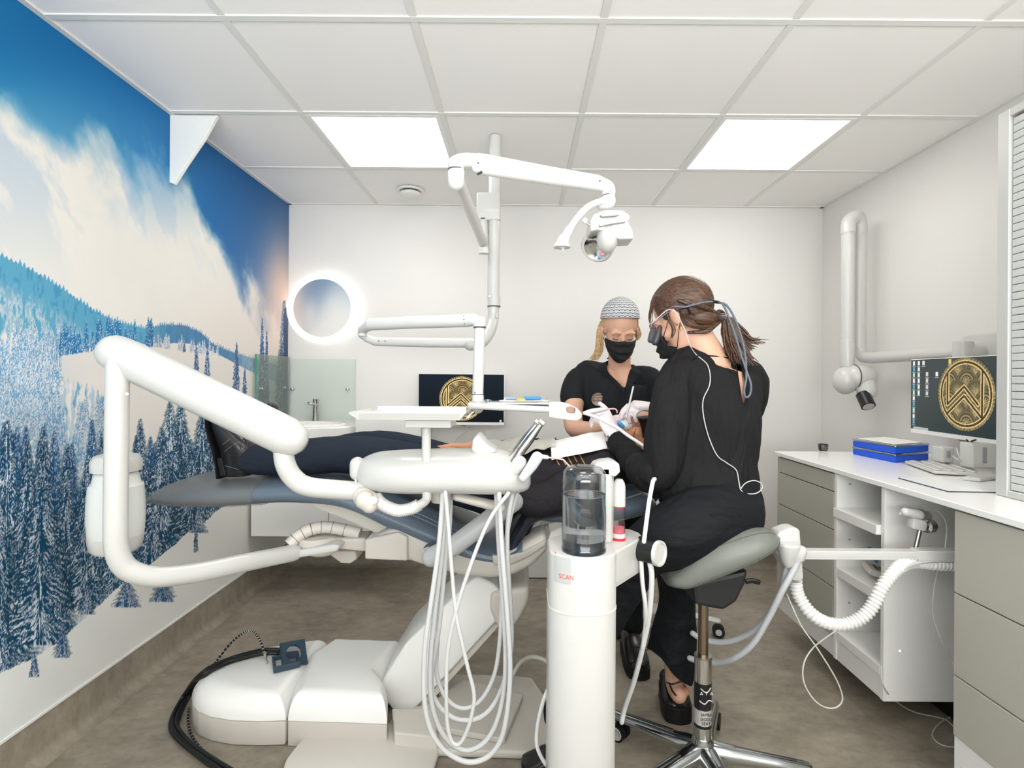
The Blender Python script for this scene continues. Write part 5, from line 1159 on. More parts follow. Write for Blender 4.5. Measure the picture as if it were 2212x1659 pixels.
# white support post with cap, small powder chamber
sp = V(P(1312, 1165, 1.44).x, 1.45, hz_)
obj('support_post', MB().prism([V(P(1304, 0, 1.43).x, 1.42, hz_-.001), V(P(1326, 0, 1.43).x, 1.42, hz_-.001), V(P(1334, 0, 1.45).x, 1.45, hz_-.001), V(P(1326, 0, 1.47).x, 1.49, hz_-.001), V(P(1304, 0, 1.47).x, 1.49, hz_-.001)], (0, 0, P(1310, 1006, 1.44).z-hz_), .006, 3, True), PLAST, tw)
obj('post_head', MB().prism([P(*q, 1.42) for q in ((1282, 1012), (1288, 1003), (1304, 998), (1325, 996), (1338, 1002), (1340, 1020), (1336, 1024), (1330, 1030), (1300, 1026), (1284, 1022))], (0, .07, 0), .006, 3, True), PLAST, tw)
pc = V(P(1336, 1143, 1.46).x, 1.455, hz_)
e = empty('powder_bottle', pc, 'small white and clear bottle with red ring behind the water bottle', 'bottle')
hh_ = P(1336, 1034, 1.46).z-pc.z
obj('upper_shell', MB().lathe([(.0, hh_*.55), (.0175, hh_*.55), (.0175, hh_*.86), (.015, hh_*.94), (.009, hh_), (0, hh_)], pc, n=28), PLAST, e)
obj('clear_chamber', MB().lathe([(.0172, .018), (.0172, hh_*.55)], pc, n=28), CG, e)
obj('red_liquid', MB().lathe([(0, .018), (.0155, .018), (.0158, .034), (0, .026)], pc, n=28), mat('pink_liquid', (232, 110, 122), .2), e)
obj('red_ring', MB().lathe([(0, 0), (.0185, 0), (.0185, .006), (.0175, .007), (0, .007)], pc, n=28), mat('ring_red', (206, 40, 52), .35), e)
obj('white_ring', MB().lathe([(0, .007), (.0180, .007), (.0180, .018), (0, .018)], pc, n=28), PLAST, e)
obj('chamber_line', MB().lathe([(.0177, hh_*.54), (.0177, hh_*.56)], pc, n=28), mat('ring_red', (206, 40, 52), .35), e)
# cords of the column
WH = mat('cord_white', (228, 229, 228), .4)
cable('treatment_hose', 'white hose rising from the black holder to the dentist', [P(1391, 1170, 1.44), P(1396, 1130, 1.45), P(1402, 1085, 1.47), P(1410, 1042, 1.50), P(1414, 1035, 1.52)], .006, WH, 'hoses of the white column', 12, 'hose')
cable('treatment_hose', 'white hose falling from the black holder to the stool foot', [P(1404, 1216, 1.44), P(1408, 1250, 1.45), P(1402, 1330, 1.5), P(1388, 1400, 1.56), P(1370, 1470, 1.62), P(1350, 1528, 1.66), P(1343, 1560, 1.66)], .0075, WH, 'hoses of the white column', 12, 'hose')
cable('treatment_hose', 'white hose falling beside the stool hose from the black holder', [P(1385, 1212, 1.45), P(1388, 1260, 1.46), P(1394, 1310, 1.48), P(1394, 1350, 1.52), P(1388, 1400, 1.55)], .006, WH, 'hoses of the white column', 12, 'hose')
cable('pedal_cord', 'white cord bending down at the left of the white column', [P(1187, 1480, 1.46), P(1172, 1520, 1.47), P(1161, 1570, 1.48), P(1160, 1610, 1.48), P(1172, 1640, 1.48), P(1190, 1665, 1.48)], .0055, WH, None, 12)

# ------------------------------------------------------------------ saddle stool
SC_ = V(.562, 1.62, 0)
sto = empty('saddle_stool', SC_, 'grey leather saddle stool on a polished five star base with the dentist on it', 'stool')
AL = mat('polished_aluminium', (190, 194, 195), .16, metal=1)
angs = [137, 64, -7, -79, -151]
for a_ in angs:
    t = math.radians(a_); dr = V(math.cos(t), math.sin(t), 0); sd = V(-dr.y, dr.x, 0)
    p0 = SC_+V(0, 0, .105); p1 = SC_+dr*.30+V(0, 0, .075)
    leg = obj('leg', MB().ring([p0+dr*.015, p0.lerp(p1, .3), p0.lerp(p1, .7), p1], [(.034, .028), (.028, .024), (.023, .019), (.021, .017)], 16, flat=tuple(sd)), AL, sto)
    obj('leg_groove', MB().ring([p0.lerp(p1, .32)+V(0, 0, .0235), p0.lerp(p1, .90)+V(0, 0, .0185)], [(.006, .002), (.005, .002)], 10, flat=tuple(sd)), mat('groove_grey', (120, 122, 124), .35, metal=1), leg)
    cp = SC_+dr*.292
    ca_ = obj('caster', MB().cyl(cp+sd*.024+V(0, 0, .027), cp+sd*.006+V(0, 0, .027), .027, n=24), RUBBER, sto)
    obj('wheel', MB().cyl(cp-sd*.024+V(0, 0, .027), cp-sd*.006+V(0, 0, .027), .027, n=24), RUBBER, ca_)
    obj('wheel_rim', MB().lathe([(.0, 0), (.017, 0), (.019, .0015), (.021, 0)], cp+sd*.0245+V(0, 0, .027), sd, 20), GREYP, ca_)
    obj('fork', MB().ring([cp+V(0, 0, .05), cp+V(0, 0, .068)], .011, 14), BLACKP, ca_)
obj('hub', MB().lathe([(.0, .05), (.025, .05), (.03, .07), (.036, .09), (.034, .125), (.028, .145), (.0, .146)], SC_, n=32), AL, sto)
cyl0, cyl1, top_ = .12, P(1527, 1424, 1.6).z, P(1527, 1318, 1.6).z
obj('outer_sleeve', MB().cyl(SC_+V(0, 0, cyl0), SC_+V(0, 0, cyl1), .0255, n=32), CHROME, sto)
obj('sleeve_rim', MB().cyl(SC_+V(0, 0, cyl1-.004), SC_+V(0, 0, cyl1+.003), .0262, n=32), STEEL, sto)
lz = P(1527, 1478, 1.6).z; 
obj('sleeve_sticker', MB().lathe([(.0258, 0), (.0258, -.078)], SC_+V(0, 0, lz), n=32), BLACKP, sto)
obj('sleeve_sticker', MB().lathe([(.0258, -.080), (.0258, -.125)], SC_+V(0, 0, lz), n=32), mat('sticker_silver', (200, 200, 198), .35, metal=.4), sto)
obj('sleeve_sticker', MB().lathe([(.0259, -.126), (.0259, -.134)], SC_+V(0, 0, lz), n=32), BLACKP, sto)
BLK = mat('ink_black', (20, 20, 20), .5); SIL = mat('print_silver', (205, 205, 202), .4)
for k, (tx, sz) in enumerate((('SAMBA', .0125), ('SADDLE', .0115), ('SEAT', .014))):
    text('lettering', tx, sz, BLK, sto, SC_+V(.002, -.0262, lz-.093-.0135*k), (PI/2, 0, 0), sx=.85)
text('lettering', '\u2042 T \u2042', .016, SIL, sto, SC_+V(.002, -.0262, lz-.03), (PI/2, 0, 0))
obj('emblem_stroke', MB().ring(cr([SC_+V(-.018, -.024, lz-.048), SC_+V(-.004, -.0268, lz-.056), SC_+V(.008, -.0262, lz-.046), SC_+V(.019, -.022, lz-.05)], 6), .0016, 6), SIL, sto)
obj('emblem_stroke', MB().ring(cr([SC_+V(-.014, -.0245, lz-.012), SC_+V(.002, -.0268, lz-.022), SC_+V(.016, -.0225, lz-.010)], 6), .0014, 6), SIL, sto)
obj('piston', MB().cyl(SC_+V(0, 0, cyl1), SC_+V(0, 0, top_+.05), .0150, n=28), mat('bronze_steel', (150, 138, 120), .22, metal=1), sto)
sc2 = P(1556, 1278, 1.62)
obj('mechanism_cover', MB().prism([P(*q, 1.56) for q in ((1496, 1262), (1535, 1250), (1618, 1232), (1612, 1262), (1592, 1302), (1564, 1320), (1540, 1316), (1502, 1308))], (0, .14, 0), .012, 2), mat('black_cover', (30, 31, 33), .5), sto)
obj('adjust_lever', MB().ring([P(1612, 1256, 1.6), P(1625, 1254, 1.6), P(1640, 1258, 1.6)], [(.008, .004)]*3, 10), BLACKP, sto)
# saddle: lofted along its length from low front (left) to raised back (right)
SAD = mat('grey_leather', (118, 121, 114), .42, bump=(260, .10, .03), coat=.12)
sadp = cr([(1440, 1254, 6, .05, 0), (1452, 1250, 12, .09, 0), (1480, 1244, 22, .115, .004), (1520, 1222, 31, .14, .012), (1570, 1198, 34, .165, .02), (1620, 1178, 32, .175, .02), (1655, 1165, 27, .165, .012), (1676, 1158, 18, .13, .006), (1684, 1156, 5, .07, 0)], 5)
vs = []; N = 36
for q in sadp:
    q[0] = 1124+(q[0]-1124)*(1-.095*q[3]/.17); q[1] = 819+(q[1]-819)*(1-.05*q[3]/.17)
for i, q in enumerate(sadp):
    c = P(q[0], q[1], 1.66); h = q[2]*1.15*1.66/FPX; w = q[3]
    for k in range(N):
        t = 2*PI*k/N; cs, sn = math.cos(t), math.sin(t)
        dip = 0 if sn < 0 else -q[4]*math.exp(-(cs/.3)**2)
        vs.append(V(c.x+.45*h*sn*-1, c.y+w*math.copysign(abs(cs)**.85, cs), c.z+h*math.copysign(abs(sn)**.8, sn)+dip))
K = len(sadp); fs = [(i*N+k, i*N+(k+1) % N, (i+1)*N+(k+1) % N, (i+1)*N+k) for i in range(K-1) for k in range(N)]+[tuple(range(N))[::-1], tuple((K-1)*N+k for k in range(N))]
obj('saddle_seat', MB().add(vs, fs, True), SAD, sto)
def along(kk, lift=.0015):  # a seam that follows one angle of the loft
    pts = []
    for i in range(2, K-2): v = Vector(vs[i*N+kk]); c = P(sadp[i][0], sadp[i][1], 1.66); pts.append(v+(v-c).normalized()*lift)
    return pts
for kk in (int(N*.53)+0, int(N*.60)):
    pass
SEAMM = mat('seam_thread', (88, 90, 84), .6)
for kk, lf in ((int(N*.75)-7, .0008), (int(N*.5)-4, .0008)):
    obj('seam', MB().ring(along(kk, lf), .0014, 6), SEAMM, sto)

# ------------------------------------------------------------------ cable with ring box on the chair base (left)
RB = fp(628, 1415, .175)
e = empty('cable_box', RB, 'navy plastic box with a round window, hinged open on the base cover', 'device')
NB = mat('navy_plastic', (44, 66, 80), .4)
M1 = Matrix.Translation(fp(618, 1436, .168)) @ mathutils.Euler((0, 0, .5)).to_matrix().to_4x4()
fm = MB(); 
for a_, b_ in (((-.045, -.045), (.045, -.036)), ((-.045, .036), (.045, .045)), ((-.045, -.036), (-.036, .036)), ((.036, -.036), (.045, .036))): fm.box((a_[0], a_[1], 0), (b_[0], b_[1], .022), .002, 1, M1)
obj('lower_tray', fm, NB, e)
obj('tray_floor', MB().box((-.04, -.04, 0), (.04, .04, .006), 0, 1, M1), PLAST, e)
M2 = Matrix.Translation(fp(636, 1414, .195)+V(-.005, .0, .0)) @ mathutils.Euler((.85, .15, .75)).to_matrix().to_4x4()
# lid with round hole: ring + corner frame
rm = MB(); n_ = 32; vs2 = []; fs2 = []
for k in range(n_):
    t = 2*PI*k/n_; c2, s2 = math.cos(t), math.sin(t); q = .045/max(abs(c2), abs(s2))
    for (rr, zz) in ((.030, 0), (q, 0), (q, .012), (.030, .012)): vs2.append(M2 @ V(c2*rr, s2*rr, zz))
for k in range(n_):
    for j in range(4): fs2.append((k*4+j, ((k+1) % n_)*4+j, ((k+1) % n_)*4+(j+1) % 4, k*4+(j+1) % 4))
obj('window_lid', rm.add(vs2, fs2), NB, e)
obj('lens', MB().cyl(M2 @ V(0, 0, .002), M2 @ V(0, 0, .005), .030, n=28), glassmat('lens_clear', (225, 230, 235), .1), e)
obj('inner_card', MB().obox(fp(632, 1414, .186), (.045, .03, .006), (.3, .2, .6), .001, 1), mat('card_blue', (26, 60, 120), .4), e)
BH = mat('black_hose', (18, 19, 21), .5)
base_pts = [fp(602, 1412, .185), fp(560, 1413, .19), fp(500, 1428, .172), fp(462, 1444, .178), fp(440, 1458, .168), fp(420, 1476, .12), fp(402, 1502, .045), fp(380, 1545, .014), fp(376, 1575, .012), fp(398, 1606, .012), fp(440, 1640, .012), fp(500, 1680, .012), fp(560, 1720, .012)]
offs = [(0, 0, 0), (.011, .004, 0), (-.009, .006, .004), (.004, .012, .008), (-.002, -.008, .005)]
for i, o_ in enumerate(offs):
    tag(obj('bundled_cable', MB().ring(cr([p+Vector(o_)+V(.003*math.sin(i+j), .003*math.cos(i*2+j), 0) for j, p in enumerate(base_pts)], 8), .0065, 10), BH), 'black cable of the bundle curving round the base nose', 'cable', 'black cables bundled round the chair base')
def striped(name, lb, pts, r, n_seg):
    e_ = empty(name, pts[0], lb, 'cable', 'striped ties on the black bundle'); path = cr(pts, 10)
    obj('core', MB().ring(path, r, 10), BH, e_)
    sm_ = MB()
    for i in range(1, len(path)-1, 2):
        d_ = (path[i+1]-path[i-1]).normalized(); sm_.ring([path[i]-d_*.0012, path[i]+d_*.0012], r*1.06, 10, 'flat')
    q = obj('stripes', sm_, mat('stripe_pale', (190, 186, 172), .6), e_); q['kind'] = 'stuff'
striped('striped_cord', 'black cord with pale stripes arching up above the base nose', [fp(450, 1455, .15), P(470, 1425, 1.97), P(500, 1388, 1.98), P(528, 1366, 1.98), P(546, 1364, 1.98), P(562, 1384, 1.98), P(572, 1415, 1.98)], .0042, 30)
striped('striped_cord', 'black cord with pale stripes lying on the floor along the bundle', [fp(408, 1530, .01), fp(406, 1560, .008), fp(416, 1592, .008), fp(440, 1622, .008), fp(480, 1648, .008), fp(530, 1680, .008)], .0042, 30)
e = empty('cord_plug', P(573, 1420, 1.97), 'steel cord clip with chain and yellow end beside the navy box', 'clip')
obj('clip', MB().box(P(569, 1424, 1.97), P(578, 1408, 1.98), .001, 1), STEEL, e)
obj('chain', MB().ring([P(575, 1424, 1.97), P(579, 1430, 1.97), P(575, 1436, 1.97)], .002, 6), STEEL, e)
obj('end_cap', MB().ell(P(576, 1438, 1.97), .004), mat('yellow_cap', (226, 196, 60), .35), e)
# assistant's stool far behind: base parts that show between the legs
e = empty('assistant_stool', V(P(1430, 0, 2.55).x, 2.6, 0), 'white and chrome stool base far behind the legs, under the assistant', 'stool')
ac = V(P(1440, 0, 2.62).x, 2.62, 0)
for a_ in (200, 272, 344, 56, 128):
    t = math.radians(a_); dr = V(math.cos(t), math.sin(t), 0); sd = V(-dr.y, dr.x, 0)
    obj('leg', MB().ring([ac+V(0, 0, .10), ac+dr*.26+V(0, 0, .075)], [(.022, .016), (.016, .012)], 12, flat=tuple(sd)), PLAST, e)
    cp = ac+dr*.26
    q = obj('caster', MB().cyl(cp+sd*.02+V(0, 0, .028), cp-sd*.02+V(0, 0, .028), .028, n=20), RUBBER, e)
    obj('wheel_cap', MB().cyl(cp-sd*.0205+V(0, 0, .028), cp-sd*.022+V(0, 0, .028), .015, n=16), GREYP, q)
obj('column', MB().cyl(ac+V(0, 0, .09), ac+V(0, 0, .50), .022, n=20), CHROME, e)
obj('seat', MB().lathe([(0, .0), (.14, .0), (.17, .02), (.17, .05), (.14, .07), (0, .072)], ac+V(0, -.02, .50), n=36), mat('seat_black', (24, 25, 28), .5), e)
cable('floor_hose', 'grey hose on the floor between the two pairs of legs', [fl(1374, 1292, .02), fl(1385, 1318, .02), fl(1400, 1345, .02), fl(1430, 1372, .02), fl(1470, 1400, .02)], .010, HG, None, 12, 'hose')
# foot pedal
e = empty('foot_pedal', V(P(1165, 0, 1.6).x, 1.6, 0), 'round ribbed beige foot pedal left of the white column', 'foot pedal')
pc_ = V(P(1168, 0, 1.58).x, 1.60, 0)
prof = [(0, 0), (.085, 0), (.088, .008)]
for k in range(9): r0 = .086-k*.008; prof += [(r0, .016+k*.0022), (r0-.003, .019+k*.0022), (r0-.006, .0165+k*.0022)]
prof += [(.006, .04), (0, .04)]
obj('disc', MB().lathe(prof, pc_, n=48), mat('pedal_beige', (150, 146, 132), .5), e)
# ------------------------------------------------------------------ people
from mathutils.bvhtree import BVHTree
SKIN = mat('skin', (214, 168, 142), .5, sub=.12, bump=(90, .05, .03))
SKIN2 = mat('skin_patient', (212, 150, 114), .5, sub=.12, bump=(90, .05, .03))
GLOVE = mat('latex_glove', (238, 228, 230), .45, bump=(160, .08, .0))
CLOTH = mat('black_fabric', (27, 27, 28), .85, bump=(500, .1, .1), spec=.25)
SCRUB = mat('black_scrub', (25, 28, 31), .8, bump=(500, .1, .1), spec=.25)
PANTS = mat('black_trousers', (15, 18, 22), .75, bump=(600, .1, .08), spec=.3)
DENIM = mat('navy_trousers', (40, 47, 58), .9, bump=(900, .25, .2), spec=.2)
KNIT = mat('charcoal_knit', (50, 48, 52), .9, bump=(420, .5, .25), spec=.15)
SHOE = mat('black_shoe', (20, 20, 21), .30, bump=(200, .06, 0), coat=.2)
folds(CLOTH, (3.2, 3.2, 1.0), .9, .05, 3.4); folds(PANTS, (1.4, 3, 3.4), .7, .04, 3.2); folds(DENIM, (1.6, 3, 3.6), .5, .03, 4); folds(KNIT, (1.6, 3, 3.2), .6, .03, 4); folds(SCRUB, (3, 3, 1.2), .6, .03, 4)
MASKM = mat('black_mask', (24, 24, 25), .8, bump=(300, .12, 0))
def bvh_of(*objs):
    vs = []; ps = []
    for o in objs:
        n = len(vs); t = ORG[o.name]
        vs += [v.co+t for v in o.data.vertices]; ps += [[i+n for i in p.vertices] for p in o.data.polygons]
    return BVHTree.FromPolygons(vs, ps)
CAMP = Vector((0, 0, CAMH))
def drape(bvh, pts, lift=.003, fallback=2.0):
    out = []; lastY = fallback
    for q in pts:
        d = (P(q[0], q[1], 2.0)-CAMP).normalized(); h = bvh.ray_cast(CAMP, d)
        if h[0] is not None: out.append(h[0]-d*lift); lastY = out[-1].y
        else: out.append(P(q[0], q[1], lastY))
    return out
def wrinkle(o, amp, fr, direc=(1, 0, 0), squash=4.0, seed=11):
    me = o.data; n = len(me.vertices); co = np.empty(n*3); me.vertices.foreach_get('co', co); co = co.reshape(-1, 3)
    no = np.empty(n*3); me.vertices.foreach_get('normal', no); no = no.reshape(-1, 3)
    d = np.array(Vector(direc).normalized()); a = co@d; e_ = np.array(Vector(direc).orthogonal().normalized()); b = co@e_; c = co@np.cross(d, e_)
    L = lat(seed); f = fbm(a*fr/squash+b*fr*.6+30, (b+c*1.1)*fr+30, L, 4)-.5
    co += no*(f*2*amp)[:, None]; me.vertices.foreach_set('co', co.ravel()); me.update()
def cut(o, poly, ymax=9, ymin=-9):
    """open a garment: drop the faces whose middle falls inside poly (photo units) and nearer than ymax"""
    bm = bmesh.new(); bm.from_mesh(o.data); t = ORG[o.name]; kill = []
    for f in bm.faces:
        c = f.calc_center_median()+t
        if not ymin < c.y < ymax: continue
        x = c.x/c.y*FPX; y = -(c.z-CAMH)/c.y*FPX; px, py = 1124+x-y*ROLL, 818.5+y+x*ROLL
        ins = False; j = len(poly)-1
        for i in range(len(poly)):
            if (poly[i][1] > py) != (poly[j][1] > py) and px < (poly[j][0]-poly[i][0])*(py-poly[i][1])/(poly[j][1]-poly[i][1])+poly[i][0]: ins = not ins
            j = i
        if ins: kill.append(f)
    touched = {v for f in kill for v in f.verts}
    bmesh.ops.delete(bm, geom=kill, context='FACES')
    be = [v for v in bm.verts if v.is_valid and v in touched and any(len(e.link_faces) == 1 for e in v.link_edges)]
    for _ in range(14):
        new = {}
        for v in be:
            nb = [e.other_vert(v) for e in v.link_edges if len(e.link_faces) == 1]
            if len(nb) == 2: new[v] = v.co*.4+(nb[0].co+nb[1].co)*.3
        for v, c in new.items(): v.co = c
    bm.to_mesh(o.data); bm.free()
def secs(mb, rows, flat=(1, 0, 0), sub=4, n=24):
    """rows: (px, py, Y, half width px, half depth m): a torso like column"""
    q = cr([(r[0], r[1], r[2], r[3], r[4]) for r in rows], sub)
    pts = [P(a[0], a[1], a[2]) for a in q]; R = [(max(.004, a[3]*a[2]/FPX), max(.004, a[4])) for a in q]
    mb.ring(pts, R, n, 'round', flat=flat); return mb
def limb(mb, rows, sub=4, n=18):
    q = cr([tuple(P(r[0], r[1], r[2]))+(r[3],) for r in rows], sub)
    mb.ring([Vector(a[:3]) for a in q], [max(.003, float(a[3])) for a in q], n, 'round'); return mb
def frame(f, up=(0, 0, 1)):
    f = Vector(f).normalized(); u = Vector(up); u = (u-f*u.dot(f)).normalized(); s = f.cross(u)
    return f, s, u
def head(mb, c, F, k=1.0):
    f, s, u = F
    def e(a, b, d, r, fn=None): mb.ell(c+(f*a+s*b+u*d)*k, [x*k for x in r], (f, s, u), 24, 16, fn)
    e(-.012, 0, .035, (.094, .074, .086))
    e(.030, 0, -.025, (.058, .060, .085))
    e(.040, 0, -.078, (.046, .043, .036))
    e(.062, 0, -.098, (.022, .024, .018))
    for q in (-1, 1):
        e(.062, q*.036, -.035, (.026, .026, .024))      # cheeks
        e(.078, q*.030, .020, (.016, .024, .010))       # brow ridge
        e(.076, q*.031, .000, (.013, .015, .012))       # eyeball under lid
        e(.002, q*.075, -.012, (.017, .007, .030)); e(-.004, q*.080, -.006, (.014, .005, .024))
        e(.088, q*.010, -.038, (.012, .008, .008))
    mb.ring([c+(f*.080+u*.012)*k, c+(f*.095-u*.012)*k, c+(f*.108-u*.034)*k], [.008*k, .009*k, .012*k], 12)
    e(.080, 0, -.064, (.014, .024, .007)); e(.077, 0, -.074, (.013, .020, .008))
def mask(parent, c, F, name='face_mask', k=1.0, top=-.006, bot=-.122, am=1.28):
    f, s, u = F; vs = []; na, nh = 29, 15
    for j in range(nh):
        t = j/(nh-1); h = top+(bot-top)*t
        for i in range(na):
            a = -am+2*am*i/(na-1); ca, sa = math.cos(a), math.sin(a)
            hh = h - (.012*abs(sa)**2)*(1-t) + .038*abs(sa)**2*t + (.006*math.exp(-(a/.16)**2))*(1-t)
            fr_ = .104+.016*math.sin(PI*min(1, t*1.05))-.030*max(0, t-.72)/.28 ; 
            rf = fr_*ca+.004*math.sin(t*22)*ca; rs = (.072-.020*t*t)*sa
            vs.append(c+(f*(rf+.012-.0)+s*rs+u*hh)*k)
    fs = [(j*na+i, j*na+i+1, (j+1)*na+i+1, (j+1)*na+i) for j in range(nh-1) for i in range(na-1)]
    inner = [v-f*.0025 for v in vs]; m_ = len(vs); fs2 = [tuple(x+m_ for x in q)[::-1] for q in fs]
    rimq = [(i, i+1) for i in range(na-1)]+[((j*na+na-1), ((j+1)*na+na-1)) for j in range(nh-1)]+[((nh-1)*na+i+1, (nh-1)*na+i) for i in range(na-1)][::-1]+[((j+1)*na, j*na) for j in range(nh-1)]
    fs3 = [(b, a, a+m_, b+m_) for a, b in rimq]
    o = obj(name, MB().add(vs+inner, fs+fs2+fs3, True), MASKM, parent)
    for q, i in ((1, na-1), (-1, 0)):
        ear = c+(f*(-.012)+s*q*.078)*k
        obj('ear_loop', MB().ring(cr([vs[i], ear+u*.022+f*.004, ear+u*.030-f*.006, ear-f*.014, vs[(nh-1)*na+i-(q > 0)*1]], 5), .0012, 6), MASKM, o)
    return o
def finger(mb, base, d, n, ls, curls, r, k=1):
    pts = [base]; R = [r]; cur = Vector(d).normalized(); ax = Vector(d).cross(Vector(n)).normalized(); ang = 0
    for L, cvr in zip(ls, curls):
        ang += cvr; dd = cur*math.cos(ang)+Vector(n).normalized()*math.sin(ang)
        pts.append(pts[-1]+dd*L*k); R.append(R[-1]*.90)
    mb.ring(pts, R, 12, 'round'); return pts
def hand(mb, wrist, d, n, thumb=1, curls=((.25, .5, .35),)*4, spread=.10, k=1.0, fat=0.0, thumb_dir=None, arm=None):
    """wrist point, d: wrist to knuckles, n: the way the palm faces, thumb: side sign; five fingers"""
    d = Vector(d).normalized(); n = Vector(n); n = (n-d*n.dot(d)).normalized(); w = d.cross(n)*thumb
    pl = .085*k
    mb.ring([wrist, wrist+d*.025*k, wrist+d*.055*k, wrist+d*pl], [(.026*k+fat, .018*k+fat), (.033*k+fat, .017*k+fat), (.039*k+fat, .015*k+fat), (.038*k+fat, .012*k+fat)], 18, 'round', flat=tuple(w))
    tips = []
    for i in range(4):
        o_ = (1.5-i)*.0185*k; base = wrist+d*(pl-.012*k-abs(i-1.2)*.004*k)+w*o_
        dd = d+w*(1.5-i)*spread*.6
        L = (.043, .047, .044, .034)[i], (.026, .029, .027, .020)[i], (.019, .020, .019, .017)[i]
        tips.append(finger(mb, base, dd, n, L, curls[i % len(curls)], (.0088-.0006*(i == 3))*k+fat, k))
    tb = wrist+d*.022*k+w*.026*k
    td = Vector(thumb_dir).normalized() if thumb_dir else (d*.75+w*.55+n*.25).normalized()
    tips.append(finger(mb, tb, td, (-w+n*.6), (.040, .032, .026), (.05, .2, .25), .0105*k+fat, k))
    return tips
def hair_cap(name, parent, c, F, r, m, fn, n=72, mm=44, ctr=(-.012, 0, .035)):
    f, s, u = F
    return obj(name, MB().ell(c+f*ctr[0]+s*ctr[1]+u*ctr[2], r, (f, s, u), n, mm, fn), m, parent)
def hairmat(name, a, b, scale=90):
    m = bpy.data.materials.new(name); m.use_nodes = True; nt = m.node_tree; bb = nt.nodes['Principled BSDF']
    tc = nt.nodes.new('ShaderNodeTexCoord'); mp = nt.nodes.new('ShaderNodeMapping'); mp.inputs['Scale'].default_value = (12, 60, 130); mp.inputs['Rotation'].default_value = (0, .5, 0)
    nz = nt.nodes.new('ShaderNodeTexNoise'); nz.inputs['Scale'].default_value = 2.2; nz.inputs['Detail'].default_value = 6
    nt.links.new(tc.outputs['Object'], mp.inputs[0]); nt.links.new(mp.outputs[0], nz.inputs['Vector'])
    r = nt.nodes.new('ShaderNodeValToRGB'); r.color_ramp.elements[0].position = .36; r.color_ramp.elements[1].position = .66
    r.color_ramp.elements[0].color = (*S(a), 1); r.color_ramp.elements[1].color = (*S(b), 1)
    nt.links.new(nz.outputs['Fac'], r.inputs[0]); nt.links.new(r.outputs[0], bb.inputs['Base Color']); bb.inputs['Roughness'].default_value = .42
    bp = nt.nodes.new('ShaderNodeBump'); bp.inputs['Strength'].default_value = .35; bp.inputs['Distance'].default_value = .004
    nt.links.new(nz.outputs['Fac'], bp.inputs['Height']); nt.links.new(bp.outputs[0], bb.inputs['Normal']); return m
BROWN = hairmat('brown_hair', (42, 27, 19), (100, 68, 46)); BLOND = hairmat('blond_hair', (150, 112, 66), (214, 184, 132))
def locks(mb, path, n, spread0, spread1, r=.0035, seed=1, wave=.004):
    rs = random.Random(seed)
    for i in range(n):
        a = rs.uniform(0, 2*PI); q = rs.random()**.5; pts = []; K = len(path)
        for j, p in enumerate(path):
            t = j/(K-1); sp = spread0+(spread1-spread0)*t
            pts.append(Vector(p)+V(math.cos(a)*q*sp+rs.uniform(-wave, wave)*t, math.sin(a)*q*sp*.8, rs.uniform(-wave, wave)*t))
        mb.ring(cr(pts, 3), [r*(1-.75*(k/(3*(K-1)))**2) for k in range(3*(K-1)+1)], 6, 'round')
    return mb

# ---------------- the patient
pt = empty('person', P(1000, 1020, 2.08), 'person lying on the treatment chair in navy trousers, charcoal striped knit and black lace-up shoes', 'person')
FP = frame((-.10, -.12, .98), (1, 0, .05)); HP = P(1392, 962, 2.06)
def patient_shapes(g=0.0, legs=True):
    mb = MB()
    secs_rows = [(1050, 1045, 2.10), (1100, 1040, 2.10), (1160, 1030, 2.10), (1230, 1020, 2.10), (1290, 1010, 2.10), (1318, 1004, 2.10)]
    rr = [(.15, .095), (.155, .10), (.165, .112), (.18, .118), (.17, .10), (.10, .06)]
    mb.ring([P(*q) for q in secs_rows], [(a+g, b+g) for a, b in rr], 28, 'round', flat=(0, 1, 0))
    return mb
mb = patient_shapes(-.010)
limb(mb, [(1300, 998, 2.08, .06), (1335, 985, 2.07, .05), (1362, 975, 2.06, .05)])
head(mb, HP, FP)
# far and near legs
limb(mb, [(1050, 1045, 2.18, .085), (940, 1000, 2.2, .078), (815, 968, 2.22, .060), (700, 978, 2.22, .05), (620, 985, 2.22, .036), (602, 970, 2.22, .03)])
limb(mb, [(1050, 1050, 2.02, .09), (920, 1018, 2.0, .078), (765, 984, 1.98, .06), (640, 990, 1.97, .052), (545, 992, 1.97, .04), (510, 990, 1.97, .034), (492, 940, 1.97, .028)])
# arms
limb(mb, [(1290, 1012, 1.95, .05), (1220, 1060, 1.89, .045), (1150, 1088, 1.88, .042), (1080, 1036, 1.90, .036), (1012, 984, 1.95, .026)])
limb(mb, [(1290, 985, 2.24, .05), (1200, 975, 2.28, .045), (1130, 975, 2.28, .042), (1060, 972, 2.24, .033), (1018, 966, 2.18, .026)])
relax = ((.12, .16, .12), (.10, .14, .12), (.12, .16, .12), (.16, .2, .14))
hand(mb, P(1012, 982, 1.955), (-1, .05, .14), (0, .15, -1), 1, relax, .12)
hand(mb, P(1020, 967, 2.175), (-1, -.05, .10), (0, -.1, -1), -1, relax, .12)
pbody = voxel('body', mb, SKIN2, pt, .0055, 3)
tm = MB()
limb(tm, [(1085, 1045, 2.16, .10), (1050, 1042, 2.18, .10), (940, 996, 2.2, .088), (815, 966, 2.22, .072), (700, 976, 2.22, .060), (630, 984, 2.22, .052), (600, 986, 2.22, .050)])
limb(tm, [(1085, 1055, 2.04, .11), (1050, 1050, 2.02, .105), (920, 1014, 2.0, .092), (765, 982, 1.98, .073), (640, 988, 1.97, .066), (560, 992, 1.97, .058), (536, 992, 1.97, .052)])
tr = voxel('trousers', tm, DENIM, pt, .008, 5); wrinkle(tr, .006, 16, (1, 0, 0), 3, 4)
